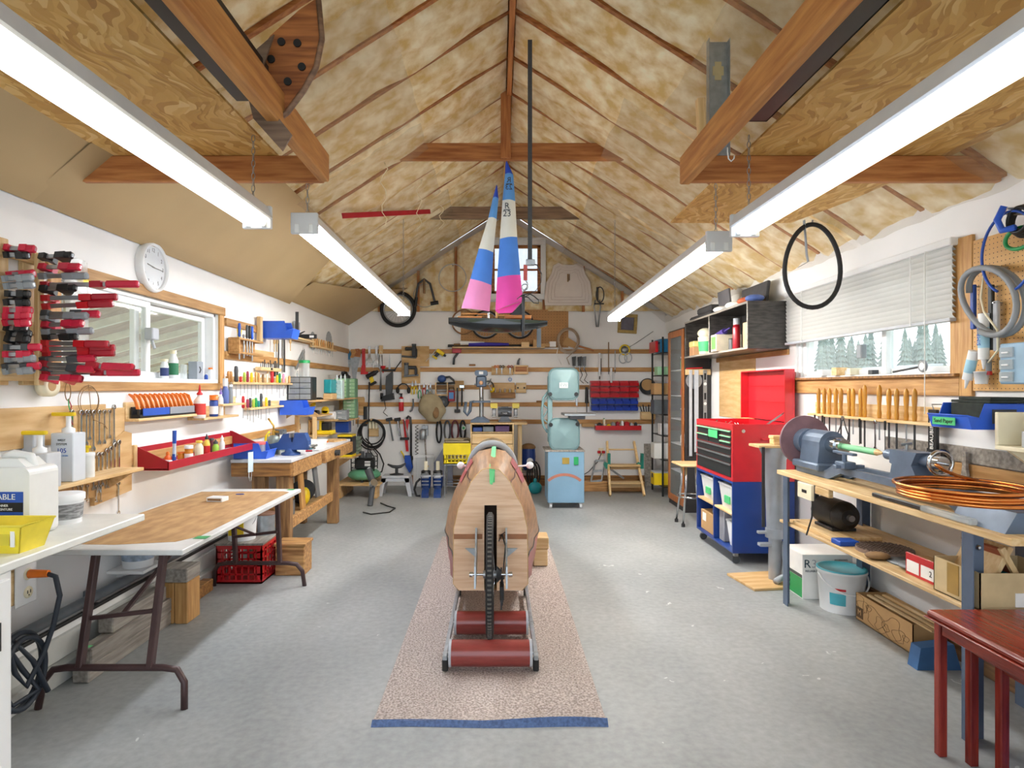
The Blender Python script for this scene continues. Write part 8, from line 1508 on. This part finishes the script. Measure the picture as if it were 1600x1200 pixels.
P('headstock_base', MB().bx(AX-.13, AX+.13, 4.05, 4.40, LH+.04, LH+.09, .01), LG, lt_, True)
P('sanding_disc', MB().cyl((AX-.02, 4.42, AZ+.0), (AX-.02, 4.44, AZ), .18, n=36), mat('disc brown', '#7d6068', .7, 0, .15), lt_, True); P('disc_hub', MB().cyl((AX-.02, 4.34, AZ), (AX-.02, 4.421, AZ), .09, n=24), LG, lt_, True)
P('chuck', MB().cyl((AX, 4.0, AZ), (AX, 4.10, AZ), .055, n=20).cyl((AX, 3.96, AZ), (AX, 4.0, AZ), .045, n=20), CHROME, lt_, True)
P('workpiece', MB().cyl((AX, 3.62, AZ), (AX, 3.97, AZ), .02, n=12), mat('green rod', '#86cf9b', .5), lt_, True); P('workpiece_tip', MB().cyl((AX, 3.57, AZ), (AX, 3.62, AZ), .006, .02, n=12), PALEX, lt_, True)
P('tool_rest', MB().bx(AX-.11, AX-.08, 3.68, 3.90, AZ-.03, AZ-.015).cyl((AX-.095, 3.79, LH+.14), (AX-.095, 3.79, AZ-.03), .014).bx(AX-.13, AX-.05, 3.74, 3.84, LH+.096, LH+.14).bx(AX-.16, AX+.02, 3.77, 3.81, LH+.096, LH+.12), LG, lt_, True)
q = MB().prism([(3.18, LH+.097), (3.42, LH+.097), (3.40, AZ-.04), (3.42, AZ-.035), (3.42, AZ+.04), (3.20, AZ+.04), (3.24, AZ-.03)], AX-.055, AX+.055, 'yz')
P('tailstock', q, LG, lt_, True); P('tailstock_quill', MB().cyl((AX, 3.12, AZ), (AX, 3.52, AZ), .03), LG, lt_, True); P('hand_wheel', MB().torus((AX, 3.10, AZ), .06, .010, 'y', 24, 6).cyl((AX, 3.08, AZ), (AX, 3.12, AZ), .035).cyl((AX, 3.03, AZ), (AX, 3.08, AZ), .008), CHROME, lt_, True); P('lock_lever', MB().cyl((AX, 3.36, AZ+.04), (AX, 3.36, AZ+.07), .01).cyl((AX-.03, 3.36, AZ+.07), (AX+.03, 3.36, AZ+.075), .008), STEEL, lt_, True)
cc = thing('copper_coil', 'coil of bright copper tubing lying on the lathe bed', 'copper tube', (2.13, 2.80, LH+.096)); q = MB()
for i, (r, z) in enumerate(((.27, .0), (.255, .012), (.26, .024), (.24, .034), (.265, .042))): q.torus((.006*(-1)**i, .01*i-.02, .009+z), r, .0085, 'z', 44, 8)
P('coil', q, COPPER, cc); P('free_end', MB().tube([(.2, .17, .05), (.12, .2, .07), (.04, .18, .10), (-.02, .15, .13)], .0085, 8), COPPER, cc); P('end_cap', MB().cyl((.27, -.05, .03), (.3, -.09, .03), .011), mat('yellow cap', '#d6cf4a', .4), cc)
t = thing('knockout_bar', 'dark drift tool lying on the front of the bench', 'tool', (LX0+.03, 3.20, LH+.001)); P('bar', MB().bar((0, -.25, .012), (0, .16, .012), .02, .02), DSTEEL, t); P('head', MB().cyl((0, .02, .012), (0, .07, .012), .0119), DSTEEL, t)
one('plastic_packet', MB().bx(-.02, .02, -.16, .16, 0, .03, .008), CLEAR, 'clear plastic packet on the front edge of the bench', 'packet', (LX0+.025, 2.76+.04, LH+.001))
t = thing('power_strip', 'cream outlet box fixed under the bench front', 'outlet', (LX0, 4.02, LH-.032), RR); P('box', MB().bx(-.09, .09, -.02, 0, -.10, 0), CREAM, t); P('socket', MB().bx(-.03, .03, -.022, -.02, -.06, -.04), INK, t); P('block', MB().bx(.095, .26, .0, .03, -.05, 0), PALEX, t); P('cable', MB().tube([(.08, -.01, -.10), (.1, -.02, -.2), (.03, -.02, -.33)], .006, 6), BLACK, t)
# things on the lower shelf
mo = thing('electric_motor', 'old black electric motor on a board on the lower lathe shelf', 'motor', (2.25, 4.08, LS+.023)); mm = mat('old black', '#2a2826', .5, .2, .3, 12)
P('body', MB().cyl((0, .14, .10), (0, -.10, .10), .095, n=24), mm, mo); P('end_bell', MB().lathe([(.093, -.10), (.085, -.13), (.05, -.15), (.05, -.16)], (0, 0, .10), 24, 'y').move(Matrix.Identity(4)), mm, mo); P('shaft', MB().cyl((0, -.16, .10), (0, -.19, .10), .02), STEEL, mo); P('base', MB().bx(-.08, .08, -.1, .12, 0, .02), mm, mo); P('belt_guard', MB().bx(-.06, -.03, .15, .17, .1, .34), DSTEEL, mo)
one('motor_board', MB().bx(-.16, .16, -.26, .24, 0, .022), PALEY, 'pale board under the electric motor', 'board', (2.24, 4.08, LS)); one('blue_sponge', MB().bx(-.06, .06, -.05, .05, 0, .03), INKB, 'blue sponge on the lower lathe shelf', 'sponge', (2.12, 3.74, LS))
gd = thing('grate_disc', 'round brown woven disc on the lower lathe shelf', 'disc', (2.26, 3.58, LS)); q = MB()
P('disc', MB().cyl((0, 0, 0), (0, 0, .02), .15, n=32), mat('disc wood', '#8a766a', .7, 0, .15), gd)
for i in range(-5, 6):
    l = math.sqrt(max(0, .145**2-(i*.026)**2)); q.bx(i*.026-.003, i*.026+.003, -l, l, .02, .025, 0).bx(-l, l, i*.026-.003, i*.026+.003, .02, .025, 0)
P('grid', q, mat('grid brown', '#6e5c52', .7), gd)
for i, (y, r) in enumerate(((3.34, .13), (3.27, .10))): one('metal_disc', MB().lathe([(.015, 0), (r, 0), (r, .008), (.015, .012), (.015, 0)], n=32), IRON, ('larger', 'smaller')[i]+' grey metal disc lying on the lower lathe shelf', 'disc', (2.27-.05*i, y-.05*i, LS+.013*i))
one('wood_shavings', MB().sph((0, 0, .02), 1, 12, 6, (.07, .05, .02)), LEATH, 'small heap of wood shavings on the lower shelf', 'shavings', (2.12, 3.42, LS), kind='stuff')
rb = carton((2.17, 3.06, LS), (.10, .20, .09), CARTON, 'cardboard box with red and white sign on the lower shelf'); P('sign', MB().bx(-.06, -.051, -.11, .11, 0, .11), RED, rb); P('panel', MB().bx(-.0615, -.06, -.10, -.005, .015, .075, 0), PAPER, rb); P('panel', MB().bx(-.0615, -.06, .01, .10, .015, .075, 0), PAPER, rb); text('lettering', '2', .04, INK, rb, Tr(-.062, -.075, .045) @ Rz(RR) @ FACE_CAM)
P('side_print', MB().bx(-.045, .045, -.1015, -.10, .0, .08), mat('red print', '#c9385a', .5), rb); P('side_panel', MB().bx(-.03, .035, -.1025, -.1015, .03, .075), GREY, rb)
bxn = thing('open_carton', 'open cardboard box with leaning frames on the lower shelf', 'box', (2.27, 2.77, LS)); P('box', MB().open_box(-.2, .2, -.14, .14, 0, .16, .005), mat('pale card', '#cbb48a', .8), bxn); P('tape', MB().bx(-.203, -.2, -.02, .05, .02, .155, 0), mat('brown tape', '#a98645', .4), bxn); P('label', MB().bx(-.05, .12, -.1435, -.1405, .015, .075), PAPER, bxn)
one('stick_prop', MB().bx(-.012, .012, -.12, .12, 0, .27, .003, Ry(.5)), PALEZ, 'pale wooden stick frame leaning in the open carton', 'frame', (2.12, 2.80, LS+.02)); t = thing('leaning_board', 'brown and teal board with pale edge leaning in the open carton', 'board', (2.33, 2.80, LS+.02)); P('board', MB().bx(-.008, .008, -.11, .11, 0, .26, .001, Ry(-.5)), mat('board rust', '#9a5236', .6), t); P('stripe', MB().bx(.0085, .010, -.112, .11, .08, .14, 0, Ry(-.5)).bx(-.010, -.0085, -.112, .11, .08, .14, 0, Ry(-.5)), TEAL, t); P('edge', MB().bx(-.012, .012, -.13, -.112, 0, .27, .001, Ry(-.5)), PALEZ, t)
# ------------------------------------------------------------ floor in front
rbx = thing('supply_box', 'white and green R3 cardboard box on the floor under the lathe', 'box', (2.40, 4.60, 0)); P('body', MB().bx(-.19, .175, -.155, .15, 0, .325, .003), PAPER, rbx); P('green_side', MB().bx(-.1915, -.19, -.15, .145, .01, .15, 0), GREEN, rbx); P('dark_stripe', MB().bx(-.1915, -.19, -.15, .145, .152, .175, 0), DGREY, rbx); P('green_stripe', MB().bx(-.07, .17, -.1565, -.155, .20, .215, 0), GREEN, rbx); P('hand_hole', MB().bx(-.06, .0, -.1565, -.155, .255, .275, 0), GREY, rbx)
text('lettering', 'R', .085, mat('logo navy', '#26404f', .5), rbx, face(-.155, -.1562, .255)); text('lettering', '3', .085, LGREY, rbx, face(-.105, -.1562, .255)); text('lettering', 'RELIABLE', .022, mat('logo navy', '#26404f'), rbx, face(-.125, -.1562, .205)); text('lettering', 'ACCESSORIES', .016, DGREY, rbx, face(.09, -.1562, .285))
text('lettering', 'R3', .07, mat('logo navy', '#26404f'), rbx, Tr(-.1912, .10, .275) @ Rz(RR) @ FACE_CAM)
for i in range(3):
    for k in range(2): P('print_dot', MB().bx(-.1925, -.1915, .03+.05*k, .055+.05*k, .04+.035*i, .06+.035*i, 0), INK, rbx)
tb_ = thing('plaster_tub', 'white tub with turquoise lid and handle on the floor', 'tub', (2.39, 4.26, 0)); P('body', MB().lathe([(.135, 0), (.152, .26), (.16, .265), (.16, .28)], n=32), WPLAS, tb_); P('lid', MB().lathe([(.158, .278), (.158, .288), (.145, .29), (.145, .283), (.0001, .283)], n=32), mat('turquoise', '#4fb3c4', .35), tb_); P('handle', MB().tube([(.165*math.cos(a), -.165*abs(math.sin(a))*.98, .255-.115*math.sin(a)) for a in [math.pi*i/14 for i in range(15)]], .006, 6), WPLAS, tb_)
def wrap(a0, a1, z0, z1, m_, nm): P(nm, MB().grid(lambda u, v: (lambda r, a: (r*math.cos(a), r*math.sin(a), z0+(z1-z0)*v))(.1365+.0165*(z0+(z1-z0)*v)/.26, a0+(a1-a0)*u), 8, 1), m_, tb_)
wrap(-2.6, -1.9, .06, .14, mat('turquoise', '#4fb3c4'), 'label'); wrap(-1.1, -.8, .05, .15, mat('turquoise', '#4fb3c4'), 'label'); wrap(-2.4, -1.9, .16, .175, RED, 'label')
lc = thing('long_carton', 'long open cardboard box printed with contour lines on the floor', 'box', (2.485, 3.80, 0)); P('box', MB().open_box(-.10, .10, -.28, .28, 0, .175, .005), CARTON, lc)
q = MB(); rr_ = random.Random(4)
for i in range(9):
    cy, cz, R = -.22+.06*i, .05+.07*rr_.random(), .02+.022*(i % 3)
    pts = [(-.1012, max(-.275, min(.275, cy+R*(1+.3*math.sin(3*a+i))*math.cos(a)*1.3)), max(.005, min(.17, cz+R*(1+.2*math.cos(2*a+i))*math.sin(a)))) for a in [2*math.pi*k/20 for k in range(20)]]; q.tube(pts, .0012, 3, True)
o = P('contour_print', q, mat('print brown', '#5a4226', .7), lc); P('mark', MB().bx(-.1015, -.10, .2, .275, .02, .09, 0), mat('print brown', '#5a4226'), lc); text('lettering', 'M', .05, CARTON, lc, Tr(-.102, .238, .055) @ Rz(RR) @ FACE_CAM)
for i in range(3): one('wood_strip', MB().bx(-.012, .012, -.26, .34, 0, .012), PALEY, '%s pale wooden strip lying across the long carton' % ORD[i], 'strip', (2.42+.05*i, 3.66, .176), .0)
one('blue_bag', MB().prism([(-.14, 0), (.1, 0), (.06, .14), (-.12, .12)], -.02, .06), mat('bag blue', '#3f6a9c', .5), 'blue plastic bag on the floor behind the nest of tables', 'bag', (2.42, 3.35, 0))
# nest of tables
def nest(loc, w, d, h, rz, label):
    t = thing('nesting_table', label, 'table', loc, rz); P('top', MB().bx(0, w, -d, 0, h-.03, h, .01), MAHOG, t)
    P('top_bead', MB().bx(-.006, w+.006, -d-.006, .006, h-.036, h-.028, .003), MAHOG, t)
    for x in (.02, w-.055):
        for y in (-.055, -d+.02): P('leg', MB().bx(x, x+.035, y, y+.035, 0, h-.036, .004), MAHZ, t)
    P('apron', MB().bx(.025, .045, -d+.06, -.06, h-.09, h-.037), MAHOG, t); P('apron', MB().bx(.06, w-.06, -.045, -.03, h-.09, h-.037), MAHOG, t)
    return t
nest((1.815, 2.60, 0), .62, .62, .60, 0, 'largest mahogany nesting table at the right edge')
nest((1.895, 2.535, 0), .50, .48, .55, 0, 'middle mahogany nesting table inside the largest one')
nest((1.965, 2.47, 0), .38, .36, .50, 0, 'smallest mahogany nesting table innermost in the nest')
one('blue_bucket', MB().lathe([(.10, 0), (.13, .30), (.135, .30), (.135, .32)], n=24), mat('bucket blue', '#1f6fd0', .35), 'bright blue bucket under the nest of tables', 'bucket', (2.16, 2.30, 0))
# ------------------------------------------------------------ right wall: chisel rack
one('tool_rack', MB().bx(0, 1.50, -.085, 0, -.02, 0).bx(0, 1.50, -.02, 0, .0, .09), PALEX, 'wooden rack of turning chisels under the right window', 'rack', (XR, 5.02, 1.33), RR)
YW = wood('yellow handle', '#d9a03f', '#b97f28', 'z', .3)
hd = mesh('handle', MB().lathe([(.012, 0), (.015, .03), (.011, .06), (.016, .13), (.015, .18), (.006, .2)], n=10), YW); blm = mesh('blade', MB().bx(-.007, .007, -.003, .003, -.19, .004), DSTEEL); bls = mesh('blade', MB().cyl((0, 0, -.13), (0, 0, .004), .005, n=8), STEEL)
for i, px in enumerate((1279, 1288, 1296, 1306, 1314, 1327, 1333, 1345, 1351, 1374, 1389, 1401, 1416, 1429)):
    d = .06; yy = FPX*(XR-d)/(px-VX); t = thing('turning_chisel', '%s yellow handled turning chisel from the far end of the rack' % ORD[i], 'chisel', (XR-d, yy, 1.331), RR, 'turning chisels under the window'); P('handle', hd, None, t); P('blade', blm if i % 3 else bls, None, t)
    if i in (8, 9): t.scale = (1, 1, 1.12)
t = thing('outside_caliper', 'steel bow caliper hanging below the chisel rack', 'caliper', (XR-.088, FPX*(XR-.07)/(1321-VX), 1.315), RR)
for s in (-1, 1): P('leg', MB().tube([(0, 0, 0), (s*.03, 0, -.06), (s*.07, 0, -.12), (s*.05, 0, -.19), (s*.025, 0, -.21)], .005, 6), DSTEEL, t)
P('pivot', MB().cyl((0, -.008, 0), (0, .003, 0), .014), STEEL, t)
one('wrench', WR_[1], None, 'chrome wrench hanging from the chisel rack over the lathe', 'wrench', (XR-.087, FPX*(XR-.07)/(1373-VX), 1.32), RR)
for i, px in enumerate((1274, 1286, 1344, 1384)): t = thing('scriber', '%s thin black scriber hanging from the chisel rack' % ORD[i], 'scriber', (XR-.09, FPX*(XR-.085)/(px-VX), 1.32), RR, 'scribers on the chisel rack'); P('grip', MB().cyl((0, 0, 0), (0, 0, -.06), .007, n=8), BLACK, t); P('point', MB().cyl((0, 0, -.06), (0, 0, -.14-.02*i), .003, n=6), DSTEEL, t)
# window sill bits
for i, (px, d, m_, h) in enumerate(((1290, (.08, .10, .05), WPLAS, 0), (1312, (.07, .09, .06), PALEX, 0), (1335, (.05, .09, .05), CREAM, 0), (1365, (.05, .05, .03), DGREY, 0))): carton((XR+.02, FPX*(XR+.02)/(px-VX), WRH[2]+.031), d, m_, ('white', 'pale wooden', 'cream', 'dark grey')[i]+' small box on the right window sill', RR)
t = thing('caster_wheel', 'small grey wheel standing on the right window sill', 'wheel', (XR-.01, FPX*(XR-.01)/(1442-VX), WRH[2]+.031)); P('tyre', MB().torus((0, 0, .038), .028, .01, 'x', 24, 8), GREY, t); P('hub', MB().cyl((-.008, 0, .038), (.008, 0, .038), .024), WPLAS, t); P('axle_bar', MB().cyl((0, 0, .038), (.0, .28, .01), .007), DSTEEL, t)
# low rail with brushes
one('grey_batten', MB().bx(0, 1.25, -.02, 0, 0, .09), GREYW, 'weathered grey batten over the lathe on the right wall', 'batten', (XR, 4.12, 1.12), RR); one('cleat_rail', MB().bx(0, 1.3, -.025, 0, -.07, 0), RAIL_X, 'orange wooden rail on the right wall over the copper coil', 'rail', (XR, 3.75, 1.115), RR)
def brush(px, py, label, hm, bm, L=.2, w=.05, wall=.03):
    yy, z = RW(px, py, wall); t = thing('paint_brush', label, 'paint brush', (XR-wall, yy, z), RR); P('handle', MB().prism([(-.012, 0), (.012, 0), (.014, -L*.35), (w*.45, -L*.55), (-w*.45, -L*.55), (-.014, -L*.35)], -.018, -.002), hm, t); P('ferrule', MB().bx(-w/2, w/2, -.02, 0, -L*.72, -L*.55), STEEL, t); P('bristles', MB().bx(-w/2, w/2, -.018, -.002, -L*1.15, -L*.72), bm, t); P('hook', MB().cyl((0, -.02, -.02), (0, .004, -.02), .003), STEEL, t)
brush(1430, 700, 'old whitish paint brush hanging left of the black ones', GREYW, GREYW, .22); brush(1455, 700, 'black handled paint brush behind the printed sleeve', BLACK, LEATH, .24, .06); brush(1477, 702, 'black handled paint brush right of the printed sleeve', BLACK, BLACK, .25, .07); brush(1511, 706, 'old grey paint brush at the right end of the rail', GREYW, DGREY, .24, .05)
yy, z = RW(1462, 640, .05); t = thing('brush_sleeve', 'long black printed brush sleeve hanging over the lathe', 'sleeve', (XR-.052, yy, z), RR); P('sleeve', MB().bx(-.035, .035, -.02, 0, -.26, 0), BLACK, t); text('lettering', 'BEAUBIRT', .038, PAPER, t, Tr(.0, -.0215, -.15) @ Ry(RL) @ FACE_CAM @ Rz(math.pi)); P('hook', MB().tube([(0, -.01, 0), (-.03, .0, .03), (0, .052, .03)], .004, 5), STEEL, t)
# blue sandpaper bin
sb_ = akro((XR-.004, 3.16, 1.33), RR, 'blue storage bin with green Sand Paper label on the right wall', .30, .28, .125)
P('tag', MB().bx(-.10, .06, -.304, -.3, .015, .055), GT, sb_); text('lettering', 'Sand Paper', .03, INK, sb_, face(-.02, -.3045, .035)); P('grey_tag', MB().bx(.1405, .143, -.18, -.06, .03, .10), DGREY, sb_)
one('sandpaper_roll', MB().tube([(-.05, -.22, .05), (-.02, -.24, .06), (.03, -.22, .05), (.04, -.18, .06), (-.03, -.18, .05)], .02, 6), RED, 'red loop of sanding belt in the blue bin', 'sanding belt', (XR-.004, 3.16, 1.32), RR); one('sandpaper_stack', MB().bx(-.11, .11, -.2, -.02, .03, .13).bx(-.12, .14, -.19, -.01, .131, .145).bx(-.08, .13, -.18, .0, .146, .16), mat('sandpaper', '#2f3530', .9, 0, .2, 30), 'stack of dark sandpaper sheets in the blue bin', 'sandpaper', (XR-.004, 3.16, 1.33), RR)
# pegboard with hoses
pegboard('pegboard', 'tan pegboard on the right wall at the edge of the picture', (XR-.012, 3.355, 1.52), RR, .95, .82, .0254, .0032)
one('pegboard_batten', MB().bx(0, .95, -.012, 0, 0, .03).bx(0, .95, -.012, 0, .78, .81), PALEX, 'thin battens behind the right pegboard', 'battens', (XR, 3.355, 1.52), RR)
PGX = XR-.02
def peg(px, py, d=.04): yy, z = RW(px, py, d); return (PGX, yy, z)
t = thing('grey_hose', 'coil of thick grey hose hanging on the right pegboard', 'hose', peg(1550, 470, .1), RR); P('coil', MB().tube([(-.19*math.cos(a*.95)*(1+.1*math.sin(a)), -.05-.018*a/3, .19*math.sin(a*.95+.4)*.95) for a in [i*.25 for i in range(48)]], .015, 8), GREY, t); P('peg', MB().cyl((0, -.10, .17), (0, 0, .17), .006), STEEL, t)
t = thing('blue_hose', 'loop of blue air hose on the right pegboard', 'hose', peg(1580, 395, .1), RR); P('loop', MB().tube([(-.17*math.cos(a), -.09-.004*a, .20*math.sin(a)) for a in [-1.1+i*.14 for i in range(40)]], .007, 8), INKB, t); P('peg', MB().cyl((0, -.1, .19), (0, 0, .19), .006), STEEL, t)
t = thing('black_coil', 'black wire coil with blue grip on the right pegboard', 'wire', peg(1590, 345, .1), RR); q = MB()
for i in range(5): q.torus((.005*i, -.04-.014*i, 0), .075-.004*i, .009, 'y', 26, 6)
P('coil', q, BLACK, t); P('grip', MB().tube([(-.03, -.12, .08), (-.06, -.13, .02), (-.03, -.13, -.04), (.03, -.12, -.04)], .016, 8), BLUE, t); P('peg', MB().cyl((0, -.13, .06), (0, 0, .06), .006), STEEL, t)
t = thing('green_hose', 'short loop of green hose below the black wire coil', 'hose', peg(1590, 372, .08), RR); P('loop', MB().torus((0, -.05, 0), .085, .010, 'y', 26, 7, .6), GREEN, t); P('peg', MB().cyl((0, -.06, .045), (0, 0, .045), .006), STEEL, t)
for i, (px, py, L, m_, lb) in enumerate(((1518, 445, .24, INKB, 'blue tool with chain'), (1546, 445, .34, BLACK, 'black zip strap'), (1554, 470, .26, LGREY, 'grey steel rod'))):
    t = thing('hanging_tool', '%s hanging under the grey hose' % lb, 'tool', peg(px, py, .06), RR); P('body', MB().bx(-.014, .014, -.04, -.02, -L, 0, .004), m_, t); P('hook', MB().cyl((0, -.05, -.01), (0, 0, -.01), .004), STEEL, t)
def caulk(px, py, label, m_, rot, L=.22, word=None):
    t = thing('caulk_tube', label, 'caulk tube', peg(px, py, .08), RR); T = Ry(rot); P('tube', MB().cyl((0, -.06, 0), (0, -.06, -L), .025, n=16).move(T), WPLAS, t); P('band', MB().lathe([(.0255, -L*.75), (.0255, -L*.3)], (0, -.06, 0), 16, nocap=True).move(T), m_, t); P('nozzle', MB().cyl((0, -.06, -L), (0, -.06, -L-.05), .012, .004, n=10).move(T), WPLAS, t); P('hook', MB().cyl((0, -.06, -.005), (0, 0, -.005), .004).move(T), STEEL, t)
    if word: text('lettering', word, .032, INKB, t, T @ Tr(0, -.0862, -L*.5) @ Ry(RL) @ FACE_CAM @ Rz(math.pi))
caulk(1537, 490, 'upright white caulk tube with blue lettering under the hose', mat('pale blue band', '#a5d4ea', .5), .0, .24, 'SIMPLE'); caulk(1522, 548, 'slanted white caulk tube with pale blue band under the hose', mat('pale blue band', '#a5d4ea'), .3, .16)
t = thing('hanging_cup', 'white plastic cup hanging at the bottom of the pegboard', 'cup', peg(1535, 600, .06), RR); P('cup', MB().lathe([(.028, 0), (.034, .06), (.036, .06), (.036, .066)], (0, -.045, 0), 18), WPLAS, t); P('hook', MB().cyl((0, -.02, .05), (0, 0, .05), .004), STEEL, t)
t = thing('red_cap_tube', 'grey tube with red cap above the white cup', 'tube', peg(1545, 580, .05), RR); P('tube', MB().cyl((0, -.03, 0), (0, -.03, .07), .014), GREY, t); P('cap', MB().cyl((0, -.03, -.02), (0, -.03, 0), .015), RED, t); P('hook', MB().cyl((0, -.03, .05), (0, 0, .05), .003), STEEL, t)
t = thing('yellow_cord', 'pale yellow cord dangling on the right pegboard', 'cord', peg(1542, 430, .06), RR); P('cord', MB().tube([(0, -.05, .04), (-.01, -.05, 0), (.01, -.08, -.12), (.08, -.12, -.2), (.14, -.1, -.3), (.12, -.08, -.4), (.06, -.08, -.46)], .005, 6), CREAM, t); P('peg', MB().cyl((0, -.06, .04), (0, 0, .04), .004), STEEL, t)
pc = thing('parts_case', 'pale blue parts case with clear drawers at the right edge', 'case', (XR-.034, 2.98, 1.555), RR); P('case', MB().bx(-.07, .12, -.09, 0, 0, .20), mat('case pale blue', '#8fb0c8', .4), pc)
for i in range(3): d = P('drawer', MB().bx(-.06, .02, -.10, -.09, .012+.06*i, .06+.06*i), CLEAR, pc); P('pull', MB().bx(-.04, .0, -.106, -.10, .03+.06*i, .038+.06*i), WPLAS, d)
ws = thing('white_wall_shelf', 'white bracket shelf with paper rolls at the right edge', 'shelf', (XR, 2.86, 1.24), RR); P('board', MB().bx(-.1, .26, -.22, 0, 0, .02), CREAM, ws); P('bracket', MB().prism([(0, 0), (-.2, 0), (0, -.14)], -.06, -.04, 'yz'), CREAM, ws); P('end', MB().bx(-.1, -.08, -.22, 0, .02, .18), CREAM, ws)
one('paper_roll', MB().cyl((0, .09, .04), (0, -.09, .04), .035, n=18), PAPER, 'white paper roll on the white bracket shelf', 'roll', (XR-.12, 2.78, 1.335)); carton((XR-.12, 2.78, 1.2605), (.12, .15, .074), LGREY, 'grey box under the paper roll on the white shelf', face_m=PAPER)
# loop hanging from the loft
t = thing('hanging_tube', 'black bicycle inner tube loop hanging below the right loft', 'inner tube', (2.27, 4.42, J1-.03)); P('loop', MB().tube([(.2*math.sin(a)*(1-.12*math.cos(a)), 0, -.30+.30*math.cos(a)) for a in [2*math.pi*i/40 for i in range(40)]], .017, 8, True), RUBBER, t); P('strap', ribbon([(-.06, .0, .03), (-.05, 0, -.08), (-.04, 0, -.22), (-.03, 0, -.27), (-.1, 0, -.31)], .03), GREY, t); P('nail', MB().cyl((0, 0, -.005), (0, 0, .03), .006), STEEL, t)
